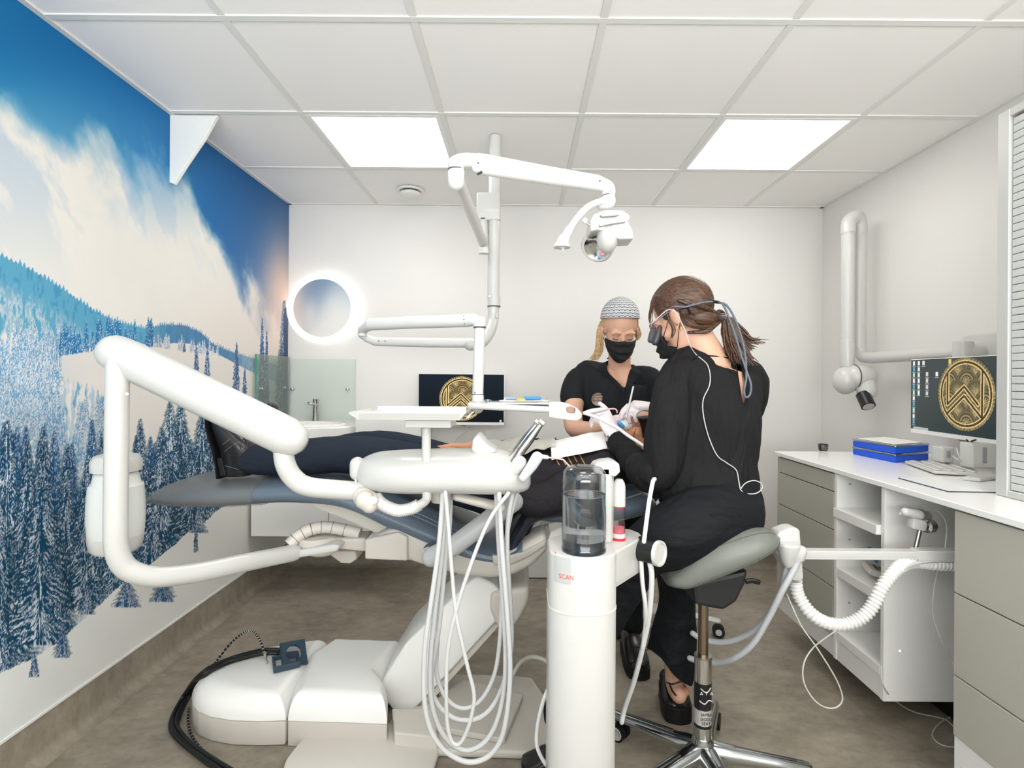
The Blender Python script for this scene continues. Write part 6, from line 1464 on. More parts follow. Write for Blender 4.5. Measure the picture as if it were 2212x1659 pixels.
km = patient_shapes(.006)
limb(km, [(1306, 1008, 1.96, .068), (1230, 1052, 1.90, .066), (1155, 1082, 1.88, .062), (1085, 1042, 1.895, .05), (1034, 1000, 1.935, .038)])
limb(km, [(1296, 985, 2.24, .062), (1200, 978, 2.28, .058), (1130, 976, 2.28, .055), (1060, 974, 2.24, .044), (1034, 970, 2.20, .036)])
kn = voxel('knitted_top', km, KNIT, pt, .008, 4); wrinkle(kn, .008, 14, (1, 0, -.4), 2.5, 6)
kb_ = bvh_of(kn)
ORS = mat('orange_stripe', (222, 158, 84), .7)
for i, x in enumerate((1188, 1202, 1216, 1230, 1244)):
    obj('stripe', MB().ring(drape(kb_, [(x+j*5, 968+j*9) for j in range(5)], .0012), .0018, 6), ORS, kn)
def shoe_upright(name, sole, top, Y, w, parent, lab=None):
    q1 = cr([P(*p, Y) for p in sole], 5); q2 = cr([P(*p, Y) for p in top], 5); vs = []; N = 22; K = len(q1)
    for i, (a_, b_) in enumerate(zip(q1, q2)):
        c = (a_+b_)/2; h = (b_-a_)/2; t = i/(K-1); ww = w*(.78+.3*math.sin(PI*min(1, t*.95+.1)))*(1 if t < .85 else math.sqrt(max(.05, 1-((t-.85)/.16)**2)))
        for k in range(N):
            an = 2*PI*k/N; cs, sn = math.cos(an), math.sin(an)
            vs.append(c+h*math.copysign(abs(cs)**.8, cs)+V(0, ww*math.copysign(abs(sn)**.8, sn), 0))
    fs = [(i*N+k, i*N+(k+1) % N, (i+1)*N+(k+1) % N, (i+1)*N+k) for i in range(K-1) for k in range(N)]+[tuple(range(N))[::-1], tuple((K-1)*N+k for k in range(N))]
    return obj(name, MB().add(vs, fs, True), SHOE, parent)
sole = [(486, 1027), (483, 1000), (478, 972), (469, 942), (463, 916), (465, 900), (472, 893)]
topl = [(542, 1026), (548, 1000), (552, 965), (528, 940), (505, 918), (488, 902), (474, 893)]
sh1 = shoe_upright('shoe', sole, topl, 1.97, .046, pt)
so_ = [(x-5, y+(1 if i else 2)) for i, (x, y) in enumerate(sole)]
q1 = cr([P(x-1, y, 1.97) for x, y in so_], 5)
obj('sole', MB().ring(q1, [(.040, .007)]*6+[(.043, .006)]*(len(q1)-9)+[(.034, .006)]*3, 16, flat=(0, 1, 0)), RUBBER, sh1)
obj('heel', MB().prism([P(*q, 1.93) for q in ((467, 990), (478, 988), (488, 1028), (474, 1030))], (0, .08, 0), .004, 2), RUBBER, sh1)
sb = bvh_of(sh1)
LACE = mat('lace_black', (58, 58, 60), .6)
for a_, b_ in (((498, 915), (522, 930)), ((503, 926), (534, 934)), ((506, 936), (538, 944)), ((512, 930), (530, 950)), ((520, 926), (512, 944)), ((530, 946), (508, 938))):
    obj('lace', MB().ring(drape(sb, [a_, ((a_[0]+b_[0])/2, (a_[1]+b_[1])/2-3), b_], .003, 1.93), .0017, 6), LACE, sh1)
obj('lace', MB().ring(cr(drape(sb, [(528, 944), (534, 958), (526, 972), (518, 966), (524, 950), (530, 944)], .004, 1.92), 5), .0017, 6), LACE, sh1)
for pts in (((482, 960), (495, 950), (510, 940)), ((484, 976), (497, 966), (512, 956)), ((486, 1006), (500, 1010), (514, 1014))):
    obj('seam', MB().ring(drape(sb, list(pts), .0012, 1.93), .0008, 5), mat('seam_pale', (130, 126, 120), .6), sh1)
sh2 = shoe_upright('shoe', [(566, 990), (566, 960), (564, 930), (568, 905), (572, 885), (580, 874), (586, 869)], [(620, 990), (622, 955), (612, 930), (602, 905), (600, 888), (598, 876), (592, 869)], 2.22, .046, pt)
# head dress of the patient: dark shield glasses, mouth opener, earloop, dark hair
hc_ = hair_cap('hair', pt, HP, FP, (.100, .084, .098), mat('dark_hair', (34, 24, 18), .5), lambda d: 1.0 if (d.z > .25 or d.x < -.35) else .84)
gl = MB(); vs = []
f, s, u = FP
for j in range(7):
    for i in range(17):
        a = -1.2+2.4*i/16; vs.append(HP+f*(.098*math.cos(a)+.016)+s*(.078*math.sin(a))+u*(.038-.058*j/6+.0*a))
fs = [(j*17+i, j*17+i+1, (j+1)*17+i+1, (j+1)*17+i) for j in range(6) for i in range(16)]
inner = [v-f*.003 for v in vs]; m_ = len(vs)
gl.add(vs+inner, fs+[tuple(x+m_ for x in q)[::-1] for q in fs], True)
obj('shield_glasses', gl, mat('shield_black', (30, 22, 20), .2), pt)
obj('glasses_side', MB().ring([HP+f*.03+s*.078+u*.01, HP-f*.01+s*.08+u*.0], [(.015, .002)]*2, 10, flat=tuple(u)), BLACKP, pt)
tb_ = bvh_of(pbody)
obj('glasses_cord', MB().ring(drape(tb_, [(1374, 926), (1370, 936), (1366, 948)], .002), .0012, 6), BLACKP, pt)
obj('mouth_dam', MB().ell(P(1352, 918, 2.03), (.026, .022, .020), fn=lambda d: 1+.10*math.sin(9*d.x)*math.sin(8*d.y)), mat('white_dam', (240, 238, 236), .5), pt)
# bibs
def bib(name, lb, x0, x1, a0, a1, ra, rb, cyl, m, seed, amp, nx=26, na=18, yc=2.10, skew=0):
    vs = []
    L = lat(seed)
    for i in range(nx):
        t = i/(nx-1); px_ = x0+(x1-x0)*t; c = P(px_, cyl[0]+(cyl[1]-cyl[0])*t, yc)
        for k in range(na):
            a = math.radians(a0+(a1-a0)*k/(na-1)); nz = fbm(np.array([t*4.0+skew*k/na]), np.array([k/na*3.0]), L, 3)[0]-.5
            vs.append(c+V(skew*.02*k/na, (ra+nz*amp)*math.cos(a), (rb+nz*amp)*math.sin(a)))
    fs = [(i*na+k, i*na+k+1, (i+1)*na+k+1, (i+1)*na+k) for i in range(nx-1) for k in range(na-1)]
    inner = [v-V(0, 0, .0016) for v in vs]; m_ = len(vs)
    o = obj(name, MB().add(vs+inner, fs+[tuple(x+m_ for x in q)[::-1] for q in fs], True), m)
    return tag(o, lb, 'bib')
bib('foil_bib', 'crumpled silver grey cover over the chest of the lying patient', 1052, 1196, 62, 128, .198, .148, (1040, 1022), mat('silver_foil', (206, 204, 194), .4, metal=.15), 21, .05)
bib('paper_bib', 'white paper bib on the patient\'s upper chest under the assistant\'s forearm', 1186, 1296, 108, 144, .205, .148, (1026, 1004), mat('bib_white', (242, 241, 238), .8), 22, .010)
obj_ = bpy.data.objects['paper_bib']
cl = MB().ring([P(1168, 958, 2.2), P(1184, 952, 2.2), P(1201, 948, 2.2)], [(.002, .001), (.004, .001), (.006, .001)], 8); tag(obj('bib_strap', cl, BLACKP), 'small black strap end above the paper bib', 'strap')

# ---------------- the dental assistant
da = empty('person', P(1335, 1040, 2.42), 'person facing the camera in black short sleeved tunic, patterned grey cap and black mask', 'person')
FA = frame((.02, -.86, -.50)); HA = P(1338, 712, 2.34)
def torso_a(g=0.0):
    mb = MB()
    secs(mb, [(1337, 786, 2.42, 22+g*500, .05+g), (1335, 800, 2.43, 52+g*500, .07+g), (1328, 818, 2.44, 86+g*500, .095+g), (1326, 850, 2.44, 84+g*500, .115+g), (1330, 890, 2.44, 76+g*500, .12+g), (1334, 940, 2.44, 70+g*500, .11+g), (1338, 1000, 2.45, 76+g*500, .12+g), (1338, 1050, 2.47, 84+g*500, .13+g)])
    return mb
mb = torso_a(-.024)
secs(mb, [(1338, 792, 2.43, 24, .07), (1341, 812, 2.44, 28, .092), (1345, 832, 2.44, 26, .104), (1348, 856, 2.44, 22, .108)])
limb(mb, [(1338, 805, 2.43, .055), (1338, 775, 2.40, .050), (1338, 745, 2.37, .05)])
head(mb, HA, FA)
limb(mb, [(1250, 826, 2.42, .045), (1240, 870, 2.36, .044), (1238, 908, 2.28, .042), (1246, 926, 2.22, .042), (1272, 930, 2.15, .036), (1300, 926, 2.10, .028)])
limb(mb, [(1404, 826, 2.42, .045), (1424, 868, 2.40, .042), (1428, 892, 2.34, .042), (1402, 900, 2.24, .036), (1372, 905, 2.15, .028)])
for x, y1 in ((1, 2.35), (-1, 2.5)):
    limb(mb, [(1372, 1050, 2.52, .08), (1374, 1075, 2.46, .07), (1370, 1105, 2.41, .055), (1368, 1200, 2.40, .045), (1367, 1320, 2.38, .034), (1367, 1388, 2.36, .032)] if x > 0 else [(1304, 1050, 2.52, .08), (1290, 1075, 2.46, .07), (1280, 1105, 2.41, .055), (1274, 1200, 2.40, .045), (1272, 1320, 2.39, .034), (1272, 1370, 2.39, .032)])
gripA = ((.35, .7, .4), (.4, .8, .5), (.45, .9, .5), (.5, .9, .5))
hA = hand(mb, P(1300, 926, 2.10), (.9, -.1, .25), (.2, -.2, -.9), 1, gripA, .08, .94)
hB = hand(mb, P(1372, 905, 2.15), (-.9, -.25, .05), (0, -.2, -1), -1, gripA, .08, .94)
abody = voxel('body', mb, SKIN, da, .0052, 3)
mb = MB(); hand(mb, P(1303, 926, 2.098), (.9, -.1, .25), (.2, -.2, -.9), 1, gripA, .08, .94, .0022)
voxel('glove', mb, GLOVE, da, .004, 2)
mb = MB(); hand(mb, P(1369, 905, 2.148), (-.9, -.25, .05), (0, -.2, -1), -1, gripA, .08, .94, .0022)
voxel('glove', mb, GLOVE, da, .004, 2)
tm = torso_a(.011)
limb(tm, [(1280, 818, 2.44, .06), (1252, 822, 2.42, .062), (1241, 842, 2.40, .060), (1238, 862, 2.38, .058)])
limb(tm, [(1378, 818, 2.44, .06), (1402, 822, 2.42, .062), (1416, 842, 2.41, .058), (1421, 856, 2.40, .056)])
tun = voxel('tunic', tm, SCRUB, da, .006, 4); wrinkle(tun, .005, 14, (.2, 0, 1), 3, 9)
cut(tun, [(1309, 776), (1312, 800), (1324, 818), (1350, 840), (1357, 812), (1366, 792), (1368, 776)], 2.47)
def tuck(body, garment, keep_in, depth=.005):
    """keep the skin under the garment inside the spots keep_in accepts"""
    bt = bvh_of(garment); t = ORG[body.name]
    for v in body.data.vertices:
        c = v.co+t; x = c.x/c.y*FPX; y = -(c.z-CAMH)/c.y*FPX; px_, py_ = 1124+x-y*ROLL, 818.5+y+x*ROLL
        if not keep_in(px_, py_): continue
        loc, nrm, _, dist = bt.find_nearest(c, .035)
        if loc is None: continue
        dv_ = c-loc; s_ = dv_.dot(nrm)
        if s_ > -depth and (dist < 1e-6 or abs(s_) > .6*dist): v.co = loc-nrm*depth-t
    body.data.update()
def vline(py): return 1309+(py-776)*.35 if py < 800 else 1317+(py-800)*.85
def vright(py): return 1370-(py-776)*.33
tuck(abody, tun, lambda a, b: 1225 < a < 1430 and 770 < b < 842 and not (b < 846 and vline(b)-2 < a < vright(b)+2), .008)
tb3 = bvh_of(tun, abody)
def ribbon(name, pts_a, pts_b, bvh, m, parent, lift=.006):
    a = drape(bvh, pts_a, lift, 2.35); b = drape(bvh, pts_b, lift, 2.35); n = len(a); vs = a+b+[v+V(0, .003, 0) for v in a+b]
    fs = [(i, i+1, n+i+1, n+i) for i in range(n-1)]+[(2*n+i, 3*n+i, 3*n+i+1, 2*n+i+1) for i in range(n-1)]
    fs += [(i, 2*n+i, 2*n+i+1, i+1) for i in range(n-1)]+[(n+i, n+i+1, 3*n+i+1, 3*n+i) for i in range(n-1)]
    return obj(name, MB().add(vs, fs, True), m, parent)
ribbon('collar', [(1305, 790), (1309, 798), (1315, 806), (1332, 822), (1350, 841)], [(1293, 794), (1298, 808), (1308, 812), (1328, 828), (1347, 848)], tb3, SCRUB, da)
ribbon('collar', [(1364, 788), (1361, 800), (1357, 812), (1354, 826), (1351, 841)], [(1378, 794), (1386, 808), (1374, 820), (1362, 834), (1353, 850)], tb3, SCRUB, da)
trs = MB()
for pts_ in ([(1372, 1050, 2.52, .10), (1374, 1075, 2.46, .088), (1370, 1105, 2.41, .075), (1368, 1200, 2.40, .060), (1366, 1290, 2.38, .050), (1366, 1352, 2.37, .048)], [(1304, 1050, 2.52, .10), (1290, 1075, 2.46, .088), (1280, 1105, 2.41, .075), (1274, 1200, 2.40, .060), (1272, 1290, 2.39, .050), (1270, 1345, 2.39, .048)]): limb(trs, pts_)
secs(trs, [(1338, 1010, 2.46, 70, .12), (1338, 1050, 2.48, 84, .14)])
tq = voxel('trousers', trs, PANTS, da, .008, 4); wrinkle(tq, .005, 14, (0, 0, 1), 3, 5)
def floor_shoe(name, heel, toe, parent, w=.045, h=.085, sole_t=.022, m=SHOE, k=1.0):
    """heel and toe: spots on the floor"""
    heel = Vector(heel); toe = Vector(toe); d = (toe-heel); L = d.length; d = d/L; sd = V(-d.y, d.x, 0)
    prof = [(0, .030, .62, .70), (.10, .034, .95, .80), (.30, .038, 1.0, .86), (.45, .042, .92, .92), (.62, .046, .70, 1.0), (.80, .046, .54, 1.0), (.93, .040, .45, .85), (1.0, .022, .34, .5)]
    q = cr(prof, 4); vs = []; N = 20
    for t, ww, hh, _ in q:
        c = heel+d*L*t
        for kx in range(N):
            a = 2*PI*kx/N; cs, sn = math.cos(a), math.sin(a)
            vs.append(c+sd*(ww*w/.045*math.copysign(abs(cs)**.75, cs))+V(0, 0, sole_t+h*hh*.5+h*hh*.5*math.copysign(abs(sn)**.8, sn)))
    K = len(q); fs = [(i*N+k2, i*N+(k2+1) % N, (i+1)*N+(k2+1) % N, (i+1)*N+k2) for i in range(K-1) for k2 in range(N)]+[tuple(range(N))[::-1], tuple((K-1)*N+k2 for k2 in range(N))]
    o = obj(name, MB().add(vs, fs, True), m, parent)
    outl = [heel+d*L*t+sd*(ww*w/.045*1.06) for t, ww, hh, _ in q]+[toe+d*.006]+[heel+d*L*t-sd*(ww*w/.045*1.06) for t, ww, hh, _ in q][::-1]
    obj('sole', MB().prism([v+V(0, 0, .0) for v in outl], (0, 0, sole_t+.012), .004, 2), RUBBER, o)
    return o
hl = fl(1362, 1395, 0); to = fl(1388, 1468, 0); 
s3 = floor_shoe('shoe', V(P(1364, 0, 2.42).x, 2.42, 0), V(to.x-.01, 2.17, 0), da, .046, .10, .03)
floor_shoe('shoe', V(P(1272, 0, 2.44).x, 2.44, 0), V(P(1272, 0, 2.2).x, 2.2, 0), da, .046, .10, .03)
s3b = bvh_of(s3)
obj('lace', MB().ring(cr(drape(s3b, [(1385, 1392), (1394, 1395), (1400, 1402), (1392, 1404), (1384, 1398)], .003, 2.2), 5), .0018, 6), LACE, s3)
obj('lace', MB().ring(drape(s3b, [(1368, 1394), (1378, 1398), (1388, 1394)], .003, 2.25), .002, 6), LACE, s3)
# face: mask, closed lids, brows
mask(da, HA, FA)
ab_ = bvh_of(abody); f, s, u = FA
def on_face(ss, uu, lift=.001):
    o_ = HA+f*.3+s*ss+u*uu; h = ab_.ray_cast(o_, -f); return (h[0]+f*lift) if h[0] is not None else HA+f*.09+s*ss+u*uu
LASH = mat('lash_brown', (92, 60, 46), .7); BROW = mat('brow_blond', (176, 130, 90), .8)
for q in (-1, 1):
    obj('lash_line', MB().ring([on_face(q*(.019+.006*i), -.006-.0035*math.sin(PI*i/4)+(.001*i)) for i in range(5)], [.0010, .0017, .0018, .0017, .0010], 6), LASH, da)
    obj('eyelid_crease', MB().ring([on_face(q*(.019+.006*i), .002+.004*math.sin(PI*i/4), .0003) for i in range(5)], .0006, 6), mat('lid_shade', (196, 144, 118), .7), da)
    obj('eyebrow', MB().ring([on_face(q*(.014+.008*i), .018+.006*math.sin(PI*i/4.6), .0002) for i in range(5)], [(.0024, .001), (.0028, .001), (.0026, .001), (.002, .001), (.001, .0006)], 8, flat=tuple(u)), BROW, da)
obj('hair', MB().ell(HA+f*-.014+s*0+u*.030, (.096, .0805, .090), (f, s, u), 48, 30, fn=lambda d: 1.0 if (d.x < .35) else .86), BLOND, da)
lk = MB()
locks(lk, [P(1302, 696, 2.36), P(1297, 716, 2.355), P(1296, 740, 2.35), P(1293, 760, 2.35), P(1282, 777, 2.35)], 34, .012, .022, .0036, 3, .008)
lk.ring(cr([P(1300, 755, 2.34), P(1296, 768, 2.335), P(1286, 778, 2.335), P(1279, 776, 2.335)], 5), .002, 6)
lo1 = obj('hair_locks', lk, BLOND, da); lo1['kind'] = 'stuff'
lk = MB(); locks(lk, [P(1374, 700, 2.36), P(1379, 710, 2.36), P(1381, 722, 2.36), P(1376, 734, 2.36)], 14, .008, .010, .0030, 4)
lo2 = obj('hair_locks', lk, BLOND, da); lo2['kind'] = 'stuff'
# surgical cap with scale pattern
fu, uu_ = FA[0], FA[2]; u = (uu_*math.cos(.46)-fu*math.sin(.46)).normalized(); f = (fu*math.cos(.46)+uu_*math.sin(.46)).normalized(); s = FA[1]
nc, mc_ = 300, 150; vs = []; 
cap_c = HA+fu*-.012+uu_*.036
for j in range(mc_):
    th = (PI*.465)*j/(mc_-1)
    for i in range(nc):
        a = 2*PI*i/nc; d_ = V(math.sin(th)*math.cos(a), math.sin(th)*math.sin(a), math.cos(th))
        hz_ = 1.0+.05*max(0, d_.z)+.012*math.sin(a*7)*math.sin(th)**2
        bx2 = hz_*(1+.05*math.sin(2*th)); vs.append(cap_c+f*(d_.x*.1005*bx2)+s*(d_.y*.083*bx2)+u*(d_.z*.100*hz_))
fs = [(j*nc+i, j*nc+(i+1) % nc, (j+1)*nc+(i+1) % nc, (j+1)*nc+i) for j in range(mc_-1) for i in range(nc)]
cp_ = obj('surgical_cap', MB().add(vs, fs, True), vcmat('cap_print', .85), da)
A_, T_ = np.meshgrid(np.arange(nc)/nc, np.arange(mc_)/(mc_-1)); rowh = 1/11.; row = np.floor(T_/rowh); vloc = T_/rowh-row; cw = 1/22.
ul = (A_/cw+(row % 2)*.5) % 1.0-.5; rr_ = np.hypot(ul*1.05, 1-vloc); dark = ((rr_ < .62) & (rr_ > .42)) | (rr_ < .2)
colr_ = np.where(dark[..., None], np.array((78, 84, 98.)), np.array((206, 207, 206.)))
ca__ = cp_.data.color_attributes.new('print', 'FLOAT_COLOR', 'POINT'); ca__.data.foreach_set('color', np.concatenate([s2l(colr_).reshape(-1, 3), np.ones((nc*mc_, 1))], 1).ravel())
obj('cap_hem', MB().ring([v+(v-cap_c)*.01 for v in vs[-nc:]], .0016, 6, closed=True), GREYP, da)
# badge
bd = drape(tb3, [(1292, 863)], .004, 2.3)[0]
e_b = obj('badge', MB().lathe([(0, 0), (.024, 0), (.0295, .002), (.0285, .005), (.0265, .004), (0, .004)], bd+V(0, .004, 0), (0, -1, .1), 32), mat('badge_silver', (150, 140, 132), .35, metal=.5), da)
obj('badge_face', MB().cyl(bd, bd+V(0, -.0012, 0), .025, n=32), mat('badge_brown', (112, 86, 72), .5), e_b)
BT = mat('badge_text', (214, 196, 176), .5)
for k, (tx, w_) in enumerate((('PREVENT', .0075), ('DENTAL', .0095), ('HYGIENE', .0065))):
    q = text('badge_lettering', tx, w_, BT, e_b, bd+V(0, -.0028, .010-.011*k), (PI/2, 0, 0))

# ---------------- the dentist on the saddle stool
dd_ = empty('person', P(1555, 1110, 1.70), 'person seen from behind on the saddle stool in black blouse with brown ponytail and loupes', 'person')
FD = frame((-.70, .52, -.48)); HD = P(1473, 683, 1.80)
def torso_d(g=0.0):
    mb = MB(); G = g*680
    first = [(1540, 772, 1.79, 34+G, .045+g)] if g < 0 else [(1541, 783, 1.79, 44, .055)]
    secs(mb, first+[(1532, 792, 1.79, 80+G, .07+g), (1530, 820, 1.78, 104+G, .095+g), (1531, 860, 1.77, 108+G, .115+g), (1534, 910, 1.76, 104+G, .118+g), (1534, 960, 1.75, 96+G, .112+g), (1530, 1010, 1.74, 88+G, .11+g), (1535, 1060, 1.73, 88+G, .115+g), (1548, 1100, 1.71, 88+G, .13+g)], n=28)
    return mb
mb = torso_d(-.010)
limb(mb, [(1545, 800, 1.79, .060), (1528, 768, 1.79, .056), (1508, 735, 1.79, .055), (1490, 705, 1.80, .055)])
head(mb, HD, FD)
limb(mb, [(1468, 830, 1.73, .045), (1450, 870, 1.69, .042), (1440, 940, 1.665, .040), (1432, 1000, 1.66, .040), (1408, 1026, 1.68, .038), (1378, 1002, 1.77, .036), (1345, 965, 1.88, .030), (1326, 944, 1.94, .026)])
limb(mb, [(1605, 830, 1.84, .05), (1590, 900, 1.94, .045), (1540, 935, 2.02, .043), (1470, 905, 2.02, .034), (1424, 884, 2.01, .026)])
limb(mb, [(1520, 1122, 1.62, .08), (1450, 1158, 1.62, .075), (1385, 1196, 1.65, .056), (1330, 1290, 1.67, .048), (1262, 1420, 1.67, .04), (1213, 1540, 1.67, .034), (1205, 1590, 1.67, .03)])
limb(mb, [(1560, 1120, 1.78, .075), (1505, 1160, 1.86, .07), (1464, 1222, 1.93, .052), (1464, 1310, 1.95, .045), (1457, 1440, 1.96, .036), (1458, 1482, 1.96, .032), (1466, 1502, 1.91, .028)])
gl_ = ((.15, .35, .2), (.55, .8, .45), (.7, .9, .5), (.8, .9, .5))
gr_ = ((.45, .55, .35), (.5, .65, .4), (.7, .85, .5), (.8, .9, .5))
LWr, LD, LN = P(1326, 944, 1.94), (-.38, .25, .90), (-.55, .75, -.25)
RWr, RDr, RN = P(1418, 882, 2.01), (-.95, -.12, .16), (-.1, .25, -.96)
hand(mb, LWr, LD, LN, -1, gl_, .14, .95)
hand(mb, RWr, RDr, RN, -1, gr_, .08, .95)
dbody = voxel('body', mb, SKIN, dd_, .0052, 3)
mb = MB(); limb(mb, [(1334, 952, 1.92, .034), (1326, 944, 1.94, .031)]); tipL = hand(mb, LWr, LD, LN, -1, gl_, .14, .95, .0024)
voxel('glove', mb, GLOVE, dd_, .0038, 2)
mb = MB(); limb(mb, [(1436, 888, 2.01, .034), (1420, 883, 2.01, .031)]); tipR = hand(mb, RWr, RDr, RN, -1, gr_, .08, .95, .0024)
voxel('glove', mb, GLOVE, dd_, .0038, 2)
bm_ = torso_d(.010)
secs(bm_, [(1530, 1000, 1.745, 100, .125), (1525, 1040, 1.74, 108, .14), (1522, 1064, 1.735, 104, .14), (1524, 1074, 1.735, 92, .125)])
limb(bm_, [(1500, 812, 1.78, .075), (1466, 822, 1.73, .068), (1450, 870, 1.69, .062), (1440, 940, 1.665, .060), (1432, 1000, 1.66, .060), (1408, 1026, 1.68, .058), (1376, 1004, 1.77, .054), (1350, 974, 1.86, .044), (1336, 958, 1.90, .039)])
limb(bm_, [(1575, 812, 1.80, .07), (1612, 830, 1.84, .072), (1600, 900, 1.92, .068), (1545, 936, 2.01, .06), (1480, 908, 2.02, .048), (1436, 888, 2.01, .038)])
blo = voxel('blouse', bm_, CLOTH, dd_, .0062, 5); wrinkle(blo, .016, 9, (-.25, 0, 1), 3.2, 13)
cut(blo, [(1588, 776), (1592, 806), (1599, 845), (1605, 880), (1611, 858), (1610, 830), (1602, 800), (1596, 776)], 1.80)
db_ = bvh_of(blo, dbody)
obj('neckline', MB().ring(cr(drape(db_, [(1492, 778), (1510, 768), (1540, 769), (1570, 773), (1592, 778)], .002, 1.7), 5), .0022, 6), CLOTH, dd_)
for pts_ in ([(1589, 780), (1593, 806), (1599, 845), (1605, 881)], [(1597, 781), (1604, 802), (1611, 830), (1612, 856), (1606, 881)]):
    obj('keyhole_edge', MB().ring(cr(drape(db_, pts_, .001, 1.7), 5), .0022, 6), CLOTH, dd_)
tm = MB()
secs(tm, [(1535, 1040, 1.73, 86, .115), (1546, 1080, 1.715, 92, .13), (1556, 1110, 1.70, 88, .14), (1562, 1135, 1.70, 74, .13)])
limb(tm, [(1580, 1110, 1.66, .10), (1520, 1122, 1.62, .105), (1450, 1158, 1.62, .098), (1385, 1196, 1.65, .078), (1330, 1290, 1.67, .066), (1262, 1420, 1.67, .060), (1214, 1520, 1.67, .056), (1208, 1540, 1.67, .054)])
limb(tm, [(1570, 1120, 1.76, .095), (1505, 1160, 1.86, .095), (1462, 1222, 1.93, .078), (1463, 1300, 1.95, .066), (1456, 1370, 1.955, .080), (1448, 1440, 1.96, .092)])
pa = voxel('trousers', tm, PANTS, dd_, .0075, 4); wrinkle(pa, .009, 11, (-1, .2, -.5), 4, 15)
# pointed hem
cut(pa, [(1380, 1402), (1405, 1402), (1432, 1425), (1452, 1455), (1475, 1476), (1492, 1482), (1520, 1500), (1400, 1540)], 9, 1.80)
h1, t1 = V(P(1452, 0, 2.08).x, 2.08, 0), V(P(1478, 0, 1.905).x, 1.895, 0)
s5 = floor_shoe('shoe', h1, t1, dd_, .047, .07, .045)
s6 = floor_shoe('shoe', V(P(1232, 0, 1.58).x, 1.64, .022), V(P(1143, 0, 1.58).x, 1.60, .030), dd_, .045, .055, .022)
sb5 = bvh_of(s5, dbody)
obj('strap', MB().ring(cr(drape(sb5, [(1440, 1474), (1452, 1478), (1466, 1474), (1480, 1472), (1492, 1476)], .004, 1.95), 4), [(.003, .0016)]*17, 8), SHOE, s5)
obj('instep_strap', MB().ring(drape(sb5, [(1447, 1480), (1452, 1492), (1460, 1502)], .004, 1.95), .003, 8), SHOE, s5)
obj('buckle', MB().ell(P(1494, 1476, 1.92), (.005, .004, .007)), mat('gold', (196, 158, 84), .25, metal=1), s5)
obj('instep', MB().ell(P(1470, 1492, 1.945), (.030, .034, .022)), mat('instep_skin', (214, 140, 104), .5), s5)
# hair
f, s, u = FD
def hfn(d):
    if d.x > .62 and d.z < .42: return .84
    if d.x > .02 and d.z < -.12 and d.x <= .62: return .85
    if d.x > -.30 and d.z < -.34: return .85
    if d.z < -.86: return .86
    return 1+.010*math.sin(d.y*34+d.z*12)
hr = hair_cap('hair', dd_, HD, FD, (.108, .088, .100), BROWN, hfn, 96, 60, ctr=(-.014, 0, .030))
wv = voxel  # (kept name)
nape = MB()
nape.ell(P(1508, 688, 1.775), (.070, .066, .042)); nape.ring([P(1520, 688, 1.76), P(1540, 688, 1.755), P(1560, 684, 1.755)], [.042, .026, .012], 18)
locks(nape, [P(1500, 718, 1.74), P(1520, 716, 1.73), P(1545, 700, 1.74), P(1562, 684, 1.76)], 26, .022, .008, .0048, 8)
locks(nape, [P(1478, 650, 1.71), P(1505, 660, 1.70), P(1535, 672, 1.73), P(1562, 682, 1.76)], 30, .026, .008, .005, 9)
locks(nape, [P(1482, 690, 1.72), P(1500, 705, 1.71), P(1530, 705, 1.73), P(1562, 685, 1.76)], 20, .016, .008, .0045, 10)
q = obj('swept_hair', nape, BROWN, hr); q['kind'] = 'stuff'
obj('hair_tie', MB().ring(cr([P(1550, 678, 1.74), P(1556, 688, 1.735), P(1564, 690, 1.75), P(1562, 676, 1.77), P(1553, 672, 1.76)], 4, closed=True), .006, 8, closed=True), mat('tie_grey', (56, 58, 60), .8), hr)
pony = MB()
locks(pony, [P(1556, 684, 1.75), P(1573, 694, 1.75), P(1580, 722, 1.75), P(1590, 754, 1.74), P(1604, 782, 1.73)], 150, .012, .040, .0045, 21, .012)
locks(pony, [P(1558, 684, 1.75), P(1582, 695, 1.75), P(1600, 716, 1.75), P(1618, 734, 1.75), P(1640, 737, 1.75)], 22, .008, .020, .003, 22, .014)
locks(pony, [P(1560, 686, 1.75), P(1578, 710, 1.75), P(1600, 740, 1.75), P(1622, 752, 1.75)], 26, .012, .020, .0035, 23, .012)
q = obj('ponytail', pony, BROWN, hr); q['kind'] = 'stuff'
fr_ = MB(); locks(fr_, [P(1418, 640, 1.76), P(1408, 662, 1.77), P(1404, 684, 1.78), P(1406, 700, 1.79)], 12, .010, .006, .0022, 24, .003)
locks(fr_, [P(1440, 668, 1.715), P(1446, 690, 1.71), P(1456, 712, 1.71), P(1452, 730, 1.715)], 9, .006, .005, .0020, 25, .003)
q = obj('loose_strands', fr_, BROWN, hr); q['kind'] = 'stuff'
mask(dd_, HD, FD, top=-.032, bot=-.122, am=1.02)
obj('earring', MB().ring([P(1468+5*math.cos(t), 708+6*math.sin(t), 1.70) for t in [2*PI*k/14 for k in range(14)]], .0016, 8, closed=True), MATS['gold'], dd_)
